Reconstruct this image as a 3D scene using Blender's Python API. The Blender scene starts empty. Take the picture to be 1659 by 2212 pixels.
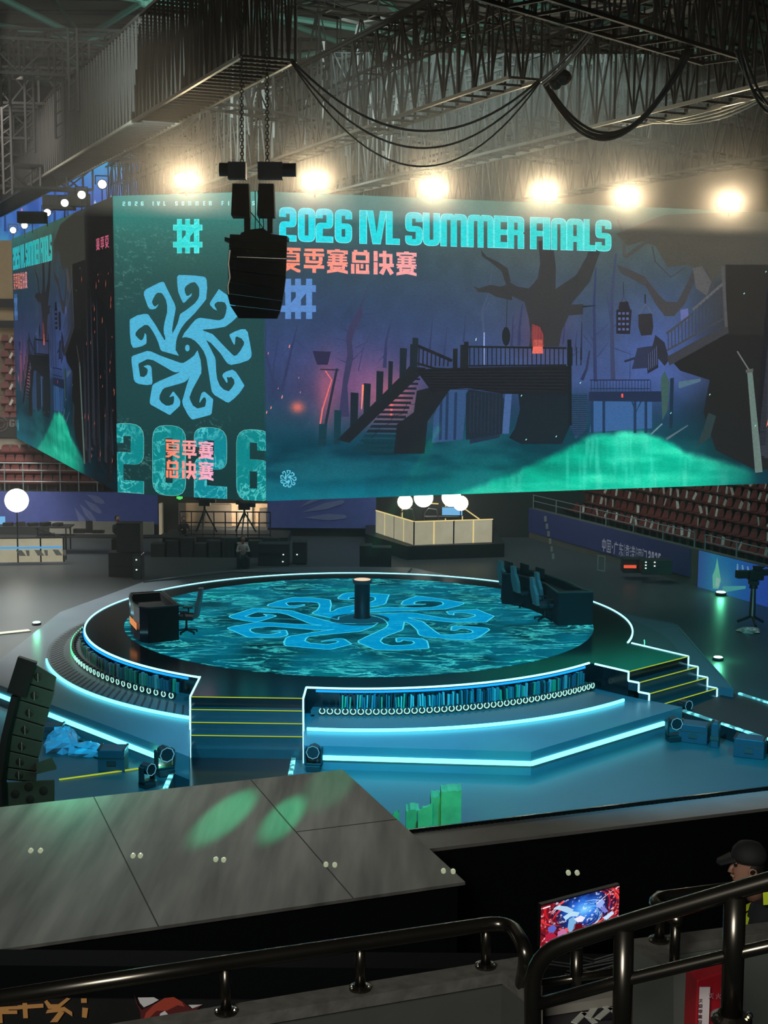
import bpy, math, random
import numpy as np
from mathutils import Vector, Matrix
from mathutils.geometry import tessellate_polygon

# ---------------------------------------------------------------- camera, world, exposure
scene = bpy.context.scene
col = scene.collection
F_PX, CAM_H = 3000.0, 9.9
PITCH, ROLL = math.atan(394/F_PX), math.radians(0.43)
ROT = Matrix.Rotation(math.pi/2-PITCH, 3, 'X') @ Matrix.Rotation(ROLL, 3, 'Z')
cam_data = bpy.data.cameras.new('camera')
cam_data.sensor_fit = 'HORIZONTAL'
cam_data.sensor_width = 36.0
cam_data.lens = F_PX/1659*36.0
cam_data.clip_end = 400
cam = bpy.data.objects.new('camera', cam_data)
cam.matrix_world = Matrix.Translation((0, 0, CAM_H)) @ ROT.to_4x4()
col.objects.link(cam)
scene.camera = cam
scene.view_settings.view_transform = 'Standard'
scene.view_settings.look = 'None'
scene.view_settings.exposure = 0.0
scene.view_settings.gamma = 1.0
scene.view_settings.use_curve_mapping = False
cy = scene.cycles
cy.use_denoising = True
cy.max_bounces = 4; cy.diffuse_bounces = 2; cy.glossy_bounces = 3
cy.transmission_bounces = 4; cy.volume_bounces = 0; cy.transparent_max_bounces = 8
cy.sample_clamp_indirect = 3.0
cy.caustics_reflective = False; cy.caustics_refractive = False
cy.use_adaptive_sampling = True; cy.adaptive_threshold = 0.05
world = bpy.data.worlds.new('world'); scene.world = world
world.use_nodes = True
world.node_tree.nodes['Background'].inputs[0].default_value = (0.02, 0.03, 0.03, 1)
world.node_tree.nodes['Background'].inputs[1].default_value = 0.3

def srgb(r, g, b):
    return tuple(((c/255)/12.92 if c/255 <= 0.04045 else (((c/255)+0.055)/1.055)**2.4) for c in (r, g, b))

def light(kind, loc, target, energy, color, size=1.0, spot=None, blend=0.5, name='stage_or_fill_light'):
    d = bpy.data.lights.new(name, kind)
    d.energy = energy; d.color = color
    if kind == 'AREA': d.shape = 'RECTANGLE'; d.size = size; d.size_y = size
    else: d.shadow_soft_size = size
    if kind == 'SPOT': d.spot_size = math.radians(spot); d.spot_blend = blend
    o = bpy.data.objects.new(name, d)
    o.location = loc
    o.rotation_euler = (Vector(target)-Vector(loc)).to_track_quat('-Z', 'Y').to_euler()
    col.objects.link(o)
    return o

# unseen house lights and fills added to brighten floor, roof and walls
light('AREA', (-14, 50, 23), (-14, 52, 0), 300, (1.0, .95, .85), 10)
light('SPOT', (-24, 50, 20), (-14.5, 45, 0), 110000, (1.0, .98, .94), 1.5, 48, 1)
light('SPOT', (-5, 27, 15), (-5.5, 17.6, 3), 2500, (.94, 1.0, .98), 1.0, 58, .6)
light('SPOT', (9, 27, 15), (8.5, 18.6, 2.6), 2200, (.94, 1.0, .98), 1.0, 46, .6)
light('AREA', (-3.5, -7, 15), (1, 6, 6.4), 1500, (1.0, .97, .9), 4)  # added fill behind the camera for the parapets
light('AREA', (10, 78, 24), (6, 95, 22), 1500, (1.0, .95, .82), 14)
light('AREA', (-20, 60, 18), (-16, 75, 4), 1500, (1.0, .92, .82), 8)
light('AREA', (-8, 48, 21), (-8, 66, 28), 1100, (.85, 1.0, .92), 10)
light('AREA', (-15, 58, 9), (-15, 66, 2.5), 1600, (1.0, .98, .92), 5)  # added fill for the white board and left back wall
light('AREA', (6, 58, 6), (8, 66, 2), 90, (.9, .95, 1), 4)
light('AREA', (18, 46, 12), (20, 60, 3), 260, (.85, 1.0, .98), 5)
light('AREA', (4, 58, 21), (4, 62, 0), 1900, (.72, 1.0, .98), 12)  # added overhead fill for the far floor and haze
light('AREA', (-4, 62, 21.5), (-2, 80, 28), 2600, (.8, 1.0, .92), 9)  # added fill to brighten the roof sheeting
# moving heads washing the floor round the stage
light('SPOT', (2, 20, 13), (3.5, 29.5, 0), 52000, (.0, .30, .56), .5, 72, 1)
light('SPOT', (11, 23, 14), (6.5, 28.5, 0), 14000, (.0, .36, .50), .5, 60, 1)
light('SPOT', (-9, 22, 13), (-5.5, 29.5, 0), 24000, (.0, .34, .56), .5, 48, 1)
light('SPOT', (16, 26, 15), (13, 40, 0), 10000, (.03, .45, .5), .6, 75, 1)
light('SPOT', (-2, 22, 13), (-1, 32.5, .5), 26000, (.0, .36, .62), .5, 42, 1)

def ray(px, py):
    return ROT @ Vector(((px-829.5)/F_PX, -(py-1106)/F_PX, -1))
def PZ(px, py, z=0.0):
    d = ray(px, py); t = (z-CAM_H)/d.z
    return Vector((t*d.x, t*d.y, z))
def PY(px, py, Y):
    d = ray(px, py); t = Y/d.y
    return Vector((t*d.x, Y, CAM_H+t*d.z))
def PXL(px, P, u):
    """Along the plan line P + s*u, the point seen in pixel column px (near the horizon)."""
    d = ray(px, 712)
    s = (P.y*d.x/d.y - P.x)/(u.x - u.y*d.x/d.y)
    return P + u*s

for tx, ty, en, sz in ((488, 1760, 22000, 2.3), (612, 1766, 18000, 1.9), (715, 1690, 3000, 3.0), (250, 1720, 900, 5.0)):
    # green pools thrown by the stage's moving heads
    light('SPOT', (1.5, 36, 7.6), PZ(tx, ty, 3.0), en, (.02, 1.0, .42), .06, sz, .7)

for tx, ty, z_, en, sz in ((1080, 1640, .2, 5200, 7), (130, 1524, .4, 5200, 5), (1060, 1745, 0, 2600, 6), (1330, 1600, .3, 2400, 6), (1480, 1665, 0, 1500, 9), (860, 1650, .2, 1600, 7)):
    light('SPOT', (4, 19, 9), PZ(tx, ty, z_), en, (.03, 1.0, .35), .08, sz, 1)

# ---------------------------------------------------------------- materials
MATS = {}
def pbr(name, rgb, rough=.6, metal=0.0, noise=0.0, nscale=4.0, spec=.5, stretch=None, emit=None, estr=0.0, bump=0.0):
    if name in MATS: return MATS[name]
    m = bpy.data.materials.new(name); m.use_nodes = True
    nt = m.node_tree; b = nt.nodes['Principled BSDF']
    b.inputs['Roughness'].default_value = rough
    b.inputs['Metallic'].default_value = metal
    b.inputs['Specular IOR Level'].default_value = spec
    c = srgb(*rgb)
    tc = nt.nodes.new('ShaderNodeTexCoord')
    tx = nt.nodes.new('ShaderNodeTexNoise'); tx.inputs['Scale'].default_value = nscale
    tx.inputs['Detail'].default_value = 4
    if stretch:
        mp = nt.nodes.new('ShaderNodeMapping'); mp.inputs['Scale'].default_value = stretch[:3]
        if len(stretch) > 3: mp.inputs['Rotation'].default_value = (0, 0, stretch[3])
        nt.links.new(tc.outputs['Object'], mp.inputs[0]); nt.links.new(mp.outputs[0], tx.inputs[0])
    else:
        nt.links.new(tc.outputs['Object'], tx.inputs[0])
    rp = nt.nodes.new('ShaderNodeValToRGB')
    n = max(noise, .06)
    rp.color_ramp.elements[0].position = .3; rp.color_ramp.elements[1].position = .7
    rp.color_ramp.elements[0].color = (*[v*(1-n) for v in c], 1)
    rp.color_ramp.elements[1].color = (*[min(1, v*(1+n)) for v in c], 1)
    nt.links.new(tx.outputs[0], rp.inputs[0]); nt.links.new(rp.outputs[0], b.inputs['Base Color'])
    if bump:
        bp = nt.nodes.new('ShaderNodeBump'); bp.inputs['Strength'].default_value = bump
        bp.inputs['Distance'].default_value = .02
        nt.links.new(tx.outputs[0], bp.inputs['Height']); nt.links.new(bp.outputs[0], b.inputs['Normal'])
    if emit:
        b.inputs['Emission Color'].default_value = (*srgb(*emit), 1)
        b.inputs['Emission Strength'].default_value = estr
    MATS[name] = m
    return m
def glow(name, rgb, strength, sample=True):
    if name in MATS: return MATS[name]
    m = bpy.data.materials.new(name); m.use_nodes = True
    nt = m.node_tree; nt.nodes.clear()
    o = nt.nodes.new('ShaderNodeOutputMaterial'); e = nt.nodes.new('ShaderNodeEmission')
    e.inputs[0].default_value = (*srgb(*rgb), 1); e.inputs[1].default_value = strength
    nt.links.new(e.outputs[0], o.inputs[0])
    if not sample: m.cycles.emission_sampling = 'NONE'
    MATS[name] = m
    return m
def dashed(name, rgb, strength, scale):
    """LED tape with dark gaps between its segments."""
    m = glow(name, rgb, strength); nt = m.node_tree
    e = [n for n in nt.nodes if n.type == 'EMISSION'][0]
    tc = nt.nodes.new('ShaderNodeTexCoord'); mp = nt.nodes.new('ShaderNodeMapping')
    mp.inputs['Scale'].default_value = (scale,)*3
    w = nt.nodes.new('ShaderNodeTexVoronoi'); w.voronoi_dimensions = '3D'
    w.inputs['Scale'].default_value = 1
    r = nt.nodes.new('ShaderNodeMapRange'); r.inputs[1].default_value = .25; r.inputs[2].default_value = .6
    r.inputs[3].default_value = strength; r.inputs[4].default_value = strength*.15
    nt.links.new(tc.outputs['Object'], mp.inputs[0]); nt.links.new(mp.outputs[0], w.inputs['Vector'])
    nt.links.new(w.outputs['Distance'], r.inputs[0]); nt.links.new(r.outputs[0], e.inputs[1])
    return m
def display_mat(name, strength, streak=(0, 0, 0), sscale=1.5, grain=.12, stretch=(1, 1, 1), distort=1.1):
    """Emissive picture from the mesh's colours; alpha 0..1 asks for water streaks."""
    m = bpy.data.materials.new(name); m.use_nodes = True
    nt = m.node_tree; nt.nodes.clear(); N = nt.nodes.new; L = nt.links.new
    o = N('ShaderNodeOutputMaterial'); e = N('ShaderNodeEmission')
    at = N('ShaderNodeVertexColor'); at.layer_name = 'Col'
    tc = N('ShaderNodeTexCoord')
    nz = N('ShaderNodeTexNoise'); nz.inputs['Scale'].default_value = sscale
    nz.inputs['Detail'].default_value = 6; nz.inputs['Distortion'].default_value = distort; nz.inputs['Roughness'].default_value = .62
    sm_ = N('ShaderNodeMapping'); sm_.inputs['Scale'].default_value = stretch
    L(tc.outputs['Object'], sm_.inputs[0]); L(sm_.outputs[0], nz.inputs[0])
    a1 = N('ShaderNodeMath'); a1.operation = 'SUBTRACT'; a1.inputs[1].default_value = .5
    a2 = N('ShaderNodeMath'); a2.operation = 'ABSOLUTE'
    mr = N('ShaderNodeMapRange'); mr.inputs[1].default_value = 0; mr.inputs[2].default_value = .035
    mr.inputs[3].default_value = 1; mr.inputs[4].default_value = 0
    L(nz.outputs[0], a1.inputs[0]); L(a1.outputs[0], a2.inputs[0]); L(a2.outputs[0], mr.inputs[0])
    big = N('ShaderNodeTexNoise'); big.inputs['Scale'].default_value = sscale*.45
    L(tc.outputs['Object'], big.inputs[0])
    m2 = N('ShaderNodeMapRange'); m2.inputs[1].default_value = .36; m2.inputs[2].default_value = .56
    L(big.outputs[0], m2.inputs[0])
    mm = N('ShaderNodeMath'); mm.operation = 'MULTIPLY'
    L(mr.outputs[0], mm.inputs[0]); L(m2.outputs[0], mm.inputs[1])
    mk = N('ShaderNodeMath'); mk.operation = 'MULTIPLY'
    L(mm.outputs[0], mk.inputs[0]); L(at.outputs['Alpha'], mk.inputs[1])
    sc = N('ShaderNodeVectorMath'); sc.operation = 'SCALE'; sc.inputs[0].default_value = streak
    L(mk.outputs[0], sc.inputs['Scale'])
    gr = N('ShaderNodeTexNoise'); gr.inputs['Scale'].default_value = 9
    mp = N('ShaderNodeMapping'); mp.inputs['Scale'].default_value = (1, 1, 2.2)
    L(tc.outputs['Object'], mp.inputs[0]); L(mp.outputs[0], gr.inputs[0])
    g2 = N('ShaderNodeMapRange'); g2.inputs[1].default_value = .3; g2.inputs[2].default_value = .7
    g2.inputs[3].default_value = 1-grain; g2.inputs[4].default_value = 1+grain
    L(gr.outputs[0], g2.inputs[0])
    ad = N('ShaderNodeVectorMath'); ad.operation = 'ADD'
    L(at.outputs['Color'], ad.inputs[0]); L(sc.outputs[0], ad.inputs[1])
    s2 = N('ShaderNodeVectorMath'); s2.operation = 'SCALE'
    L(ad.outputs[0], s2.inputs[0]); L(g2.outputs[0], s2.inputs['Scale'])
    L(s2.outputs[0], e.inputs[0]); e.inputs[1].default_value = strength
    L(e.outputs[0], o.inputs[0])
    m.cycles.emission_sampling = 'NONE'
    return m

BLACK = pbr('black_paint', (22, 24, 25), .55)
MATTE = pbr('matte_black', (12, 14, 14), .85, noise=.2)
GLOSS = pbr('black_stage_vinyl', (16, 18, 20), .16, spec=.5)
STEEL = pbr('brushed_steel', (120, 118, 110), .28, 1.0)
DARKMETAL = pbr('dark_truss_metal', (30, 29, 26), .6, .0)
ALU = pbr('bare_aluminium', (185, 182, 170), .4, .6)

# ---------------------------------------------------------------- mesh helpers
class MB:
    def __init__(s): s.v = []; s.f = []; s.c = []; s.smooth = False
    def add(s, vs, fs):
        n = len(s.v); s.v += [tuple(v) for v in vs]; s.f += [tuple(i+n for i in f) for f in fs]
        return s
    def box(s, c, d, rz=0.0, M=None):
        x, y, z = d[0]/2, d[1]/2, d[2]/2
        vs = [Vector((a*x, b*y, e*z)) for a in (-1, 1) for b in (-1, 1) for e in (-1, 1)]
        if M is None: M = Matrix.Rotation(rz, 3, 'Z')
        vs = [M @ v + Vector(c) for v in vs]
        return s.add(vs, [(0, 1, 3, 2), (4, 6, 7, 5), (0, 4, 5, 1), (2, 3, 7, 6), (0, 2, 6, 4), (1, 5, 7, 3)])
    def prism(s, pts, z0, z1):
        n = len(pts)
        vs = [(p[0], p[1], z0) for p in pts]+[(p[0], p[1], z1) for p in pts]
        fs = [tuple(range(n))[::-1], tuple(range(n, 2*n))]
        fs += [(i, (i+1) % n, n+(i+1) % n, n+i) for i in range(n)]
        return s.add(vs, fs)
    def beam(s, p, q, w, h=None):
        h = h or w; p = Vector(p); q = Vector(q); d = (q-p)
        if d.length < 1e-5: return s
        d.normalize(); up = Vector((0, 0, 1)) if abs(d.z) < .95 else Vector((0, 1, 0))
        a = d.cross(up).normalized()*w/2; b = a.cross(d).normalized()*h/2
        vs = [e+k*a+l*b for e in (p, q) for k, l in ((-1, -1), (1, -1), (1, 1), (-1, 1))]
        return s.add(vs, [(3, 2, 1, 0), (4, 5, 6, 7)]+[(i, (i+1) % 4, 4+(i+1) % 4, 4+i) for i in range(4)])
    def tube(s, path, r, n=8, cap=True):
        P = [Vector(p) for p in path]; m = len(P); rings = []
        rr = r if hasattr(r, '__len__') else [r]*m
        d0 = (P[1]-P[0]).normalized(); up = Vector((0, 0, 1)) if abs(d0.z) < .9 else Vector((0, 1, 0))
        a = d0.cross(up).normalized(); base = len(s.v)
        for i, p in enumerate(P):
            d = (P[min(i+1, m-1)]-P[max(i-1, 0)]).normalized()
            a = (a-d*a.dot(d)).normalized(); b = d.cross(a)
            for k in range(n):
                t = 2*math.pi*k/n; s.v.append(tuple(p+(a*math.cos(t)+b*math.sin(t))*rr[i]))
        for i in range(m-1):
            for k in range(n):
                s.f.append((base+i*n+k, base+i*n+(k+1) % n, base+(i+1)*n+(k+1) % n, base+(i+1)*n+k))
        if cap:
            s.f.append(tuple(base+k for k in range(n))[::-1]); s.f.append(tuple(base+(m-1)*n+k for k in range(n)))
        return s
    def lathe(s, c, prof, n=24, axis='Z', M=None):
        base = len(s.v); m = len(prof); c = Vector(c)
        for r, z in prof:
            for k in range(n):
                t = 2*math.pi*k/n; v = Vector((r*math.cos(t), r*math.sin(t), z))
                if axis == 'Y': v = Vector((v.x, v.z, v.y))
                if axis == 'X': v = Vector((v.z, v.x, v.y))
                if M is not None: v = M @ v
                s.v.append(tuple(c+v))
        for i in range(m-1):
            for k in range(n):
                s.f.append((base+i*n+k, base+i*n+(k+1) % n, base+(i+1)*n+(k+1) % n, base+(i+1)*n+k))
        s.f.append(tuple(base+k for k in range(n))[::-1]); s.f.append(tuple(base+(m-1)*n+k for k in range(n)))
        return s
    def ball(s, c, r, n=12, sq=(1, 1, 1)):
        prof = [(max(1e-4, math.sin(math.pi*i/n)), -math.cos(math.pi*i/n)) for i in range(n+1)]
        M = Matrix.Diagonal((r*sq[0], r*sq[1], r*sq[2]))
        return s.lathe(c, prof, n*2, 'Z', M)
    def torus(s, c, R, r, M=None, a0=0, a1=2*math.pi, n=20, k=6):
        pts = []
        for i in range(n+1):
            t = a0+(a1-a0)*i/n; v = Vector((R*math.cos(t), R*math.sin(t), 0))
            if M is not None: v = M @ v
            pts.append(Vector(c)+v)
        return s.tube(pts, r, k)
    def build(s, name, mat, parent=None, smooth=False, bevel=0):
        off = Vector(parent.location) if parent is not None else Vector((0, 0, 0))
        q = parent.parent if parent is not None else None
        while q is not None: off = off+Vector(q.location); q = q.parent
        if parent is None:
            A = np.array(s.v); off = Vector((float(A[:, 0].mean()), float(A[:, 1].mean()), float(A[:, 2].min())))
        me = bpy.data.meshes.new(name)
        me.from_pydata([tuple(Vector(v)-off) for v in s.v], [], s.f)
        me.materials.append(mat); me.validate()
        if smooth: me.polygons.foreach_set('use_smooth', [True]*len(me.polygons))
        o = bpy.data.objects.new(name, me); col.objects.link(o)
        if parent is not None: o.parent = parent
        else: o.location = off
        if bevel:
            b = o.modifiers.new('edge', 'BEVEL'); b.width = bevel; b.segments = 2; b.limit_method = 'ANGLE'
        return o
def tag(o, label=None, cat=None, group=None, kind=None):
    if label: o['label'] = label
    if cat: o['category'] = cat
    if group: o['group'] = group
    if kind: o['kind'] = kind
    return o
def thing(name, loc, label, cat, group=None):
    o = bpy.data.objects.new(name, None); o.empty_display_size = .1
    o.location = loc; col.objects.link(o)
    return tag(o, label, cat, group)
def copy_tree(o, parent=None):
    c = o.copy(); col.objects.link(c)
    if parent is not None: c.parent = parent
    for ch in o.children: copy_tree(ch, c)
    return c
def place(o, loc, rz, first, label=None, group=None, scale=None):
    t = o if first else copy_tree(o)
    t.location = loc; t.rotation_euler = (0, 0, rz)
    if scale: t.scale = scale
    if label: t['label'] = label
    if group: t['group'] = group
    return t
def struct(mb, name, mat, **k): return tag(mb.build(name, mat, **k), kind='structure')
def arc(c, R, a0, a1, n):
    return [Vector((c[0]+R*math.cos(a0+(a1-a0)*i/n), c[1]+R*math.sin(a0+(a1-a0)*i/n), 0)) for i in range(n+1)]

# ---------------------------------------------------------------- numpy noise for the screens' pictures
def vnoise(X, Y, s, seed):
    rng = np.random.RandomState(seed); G = rng.rand(128, 128)
    x = X/s; y = Y/s; xi = np.floor(x).astype(int); yi = np.floor(y).astype(int)
    fx = x-xi; fy = y-yi; fx = fx*fx*(3-2*fx); fy = fy*fy*(3-2*fy)
    g = lambda a, b: G[a % 128, b % 128]
    return (g(xi, yi)*(1-fx)+g(xi+1, yi)*fx)*(1-fy)+(g(xi, yi+1)*(1-fx)+g(xi+1, yi+1)*fx)*fy
def fbm(X, Y, s, seed, o=4):
    r = 0; a = .5
    for i in range(o): r = r+a*vnoise(X, Y, s/2**i, seed+i); a /= 2
    return r/(1-.5**o)
def lin(c):
    c = np.clip(np.asarray(c, float)/255, 0, 1)
    return np.where(c <= .04045, c/12.92, ((c+.055)/1.055)**2.4)
def sm(x, a, b):
    t = np.clip((x-a)/(b-a), 0, 1); return t*t*(3-2*t)
def keys(t, ks):
    """Piecewise colour ramp: ks = [(pos, (r,g,b)), ...]."""
    p = [k[0] for k in ks]
    return np.stack([np.interp(t, p, [k[1][i] for k in ks]) for i in range(3)], -1)
def mixc(A, c, m):
    return A*(1-m[..., None])+np.asarray(c, float)*m[..., None]

class Art:
    """A flat lit picture on a plane: fn maps photo-free picture coordinates to plane (u, v)."""
    def __init__(s, uv, rect):
        s.uv = uv; s.rect = rect; s.v = []; s.f = []; s.c = []
    def grid(s, xs, ys, color, alpha=None):
        nx, ny = len(xs), len(ys); X, Y = np.meshgrid(xs, ys)
        C = lin(color(X, Y)); A = np.zeros_like(X) if alpha is None else alpha(X, Y)
        n = len(s.v)
        u0, u1, v0, v1 = s.rect
        for j in range(ny):
            for i in range(nx):
                u, v = s.uv(xs[i], ys[j])
                s.v.append((min(max(u, u0), u1), min(max(v, v0), v1), 0)); s.c.append((*C[j, i], A[j, i]))
        for j in range(ny-1):
            for i in range(nx-1):
                a = n+j*nx+i; s.f.append((a, a+1, a+nx+1, a+nx))
    def clip(s, tri):
        u0, u1, v0, v1 = s.rect
        for ax, lim, sg in ((0, u0, 1), (0, u1, -1), (1, v0, 1), (1, v1, -1)):
            out = []
            for i in range(len(tri)):
                a, b = tri[i], tri[(i+1) % len(tri)]
                da, db = sg*(a[ax]-lim), sg*(b[ax]-lim)
                if da >= 0: out.append(a)
                if da*db < 0:
                    t = da/(da-db); out.append((a[0]+(b[0]-a[0])*t, a[1]+(b[1]-a[1])*t))
            tri = out
            if len(tri) < 3: return None
        return tri
    def poly(s, pts, rgb, layer=1, holes=(), alpha=0.0, raw=False):
        loops = [[Vector((*(p if raw else s.uv(*p)), 0)) for p in lp] for lp in [pts, *holes]]
        flat = [q for lp in loops for q in lp]
        col_fn = rgb if callable(rgb) else None
        src = [p for lp in [pts, *holes] for p in lp]
        for t in tessellate_polygon(loops):
            tri = [(flat[i].x, flat[i].y) for i in t]
            cs = [lin(col_fn(*src[i])) if col_fn else lin(rgb) for i in t]
            ct = s.clip(tri)
            if not ct: continue
            n = len(s.v)
            mean = sum(cs)/3
            for k, q in enumerate(ct):
                s.v.append((q[0], q[1], layer))
                s.c.append((*(cs[tri.index(q)] if q in tri else mean), alpha))
            s.f.append(tuple(range(n, n+len(ct))))
    def line(s, pts, w, rgb, layer=1, w1=None):
        m = len(pts); L = []; Rr = []
        for i, p in enumerate(pts):
            a = pts[max(i-1, 0)]; b = pts[min(i+1, m-1)]
            dx, dy = b[0]-a[0], b[1]-a[1]; d = math.hypot(dx, dy) or 1
            ww = (w+((w1 if w1 is not None else w)-w)*i/(m-1))/2
            L.append((p[0]-dy/d*ww, p[1]+dx/d*ww)); Rr.append((p[0]+dy/d*ww, p[1]-dx/d*ww))
        for i in range(m-1): s.poly([L[i], L[i+1], Rr[i+1], Rr[i]], rgb, layer)
    def mesh(s, name, eps=.004, horizontal=False):
        me = bpy.data.meshes.new(name)
        if horizontal: vs = [(u, v, l*eps) for u, v, l in s.v]
        else: vs = [(u, -l*eps, v) for u, v, l in s.v]
        me.from_pydata(vs, [], s.f)
        at = me.color_attributes.new('Col', 'FLOAT_COLOR', 'POINT')
        at.data.foreach_set('color', np.array(s.c, dtype=np.float32).ravel())
        return me

# block lettering: outline with optional rounded corners ((x, y, r)), holes
G_ = {
 '2': (10, [[(0,14.3),(0,20,4),(10,20,4),(10,8.2,3.4),(3.9,8.2),(3.9,3.6),(10,3.6),(10,0),(0,0),(0,11.7,3.4),(6.1,11.7),(6.1,16.4),(3.9,16.4),(3.9,14.3)]], []),
 '0': (10, [[(0,0,4),(10,0,4),(10,20,4),(0,20,4)]], [[(3.9,3.6),(3.9,16.4),(6.1,16.4),(6.1,3.6)]]),
 '6': (10, [[(0,0,4),(10,0,4),(10,11.7,3.4),(3.9,11.7),(3.9,16.4),(6.1,16.4),(6.1,14.3),(10,14.3),(10,20,4),(0,20,4)]], [[(3.9,3.6),(3.9,8.4),(6.1,8.4),(6.1,3.6)]]),
 'I': (4, [[(0,0),(4,0),(4,20),(0,20)]], []),
 'V': (11.4, [[(0,20),(3.8,20),(5.7,6.5),(7.6,20),(11.4,20),(8,0),(3.4,0)]], []),
 'L': (8.2, [[(0,20),(4,20),(4,3.6),(8.2,3.6),(8.2,0),(0,0)]], []),
 'S': (10, [[(0,5.7),(0,0,4),(10,0,4),(10,11.7,3.6),(3.9,11.7),(3.9,16.4),(6.1,16.4),(6.1,14.3),(10,14.3),(10,20,4),(0,20,4),(0,8.2,3.6),(6.1,8.2),(6.1,3.6),(3.9,3.6),(3.9,5.7)]], []),
 'U': (10, [[(0,20),(3.9,20),(3.9,3.6),(6.1,3.6),(6.1,20),(10,20),(10,0,4),(0,0,4)]], []),
 'M': (16.4, [[(0,0),(0,20,3.5),(7.3,20),(8.2,19.2),(9.1,20),(16.4,20,3.5),(16.4,0),(12.6,0),(12.6,16.4),(10.1,16.4),(10.1,0),(6.3,0),(6.3,16.4),(3.8,16.4),(3.8,0)]], []),
 'E': (8.4, [[(0,0),(8.4,0),(8.4,3.6),(4,3.6),(4,8.2),(8,8.2),(8,11.6),(4,11.6),(4,16.4),(8.4,16.4),(8.4,20),(0,20)]], []),
 'R': (9.8, [[(0,0),(0,20),(9.8,20,3),(9.8,10.6),(9,9.8),(9.8,9),(9.8,0),(6,0),(6,8.4),(3.9,8.4),(3.9,0)]], [[(3.9,11.6),(3.9,16.4),(6,16.4),(6,11.6)]]),
 'F': (8.2, [[(0,0),(4,0),(4,8.2),(8,8.2),(8,11.6),(4,11.6),(4,16.4),(8.2,16.4),(8.2,20),(0,20)]], []),
 'N': (10, [[(0,0),(0,20,4),(10,20,4),(10,0),(6.1,0),(6.1,16.4),(3.9,16.4),(3.9,0)]], []),
 'A': (10, [[(0,0),(0,20,3.5),(10,20,3.5),(10,0),(6.1,0),(6.1,5.5),(3.9,5.5),(3.9,0)]], [[(3.9,9),(3.9,16.4),(6.1,16.4),(6.1,9)]]),
 'G': (10, [[(0,0,4),(10,0,4),(10,10.5),(5.4,10.5),(5.4,7.4),(6.1,7.4),(6.1,3.6),(3.9,3.6),(3.9,16.4),(6.1,16.4),(6.1,14.3),(10,14.3),(10,20,4),(0,20,4)]], []),
 '5': (10, [[(0,5.7),(0,0,4),(10,0,4),(10,12,3.6),(3.9,12),(3.9,16.4),(9.6,16.4),(9.6,20),(0,20),(0,8.4),(6.1,8.4),(6.1,3.6),(3.9,3.6),(3.9,5.7)]], []),
}
def rounded(loop, k=4):
    out = []; n = len(loop)
    for i, p in enumerate(loop):
        if len(p) == 2: out.append(p); continue
        a, b = loop[i-1], loop[(i+1) % n]; c = Vector(p[:2]); r = p[2]
        da = (Vector(a[:2])-c); db = (Vector(b[:2])-c)
        p0 = c+da.normalized()*min(r, da.length*.5); p1 = c+db.normalized()*min(r, db.length*.5)
        for j in range(k+1):
            t = j/k; q = p0*(1-t)**2+c*2*t*(1-t)+p1*t*t; out.append((q.x, q.y))
    return out
def glyph(art, ch, x0, x1, top, bot, rgb, layer=3, alpha=0.0):
    """top(x), bot(x): baseline functions in picture pixels."""
    w, outs, holes = G_[ch]
    def m(q):
        x = x0+(x1-x0)*q[0]/w; return (x, bot(x)+(top(x)-bot(x))*q[1]/20)
    for o in outs: art.poly([m(q) for q in rounded(o)], rgb, layer, [[m(q) for q in h] for h in holes], alpha)
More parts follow.
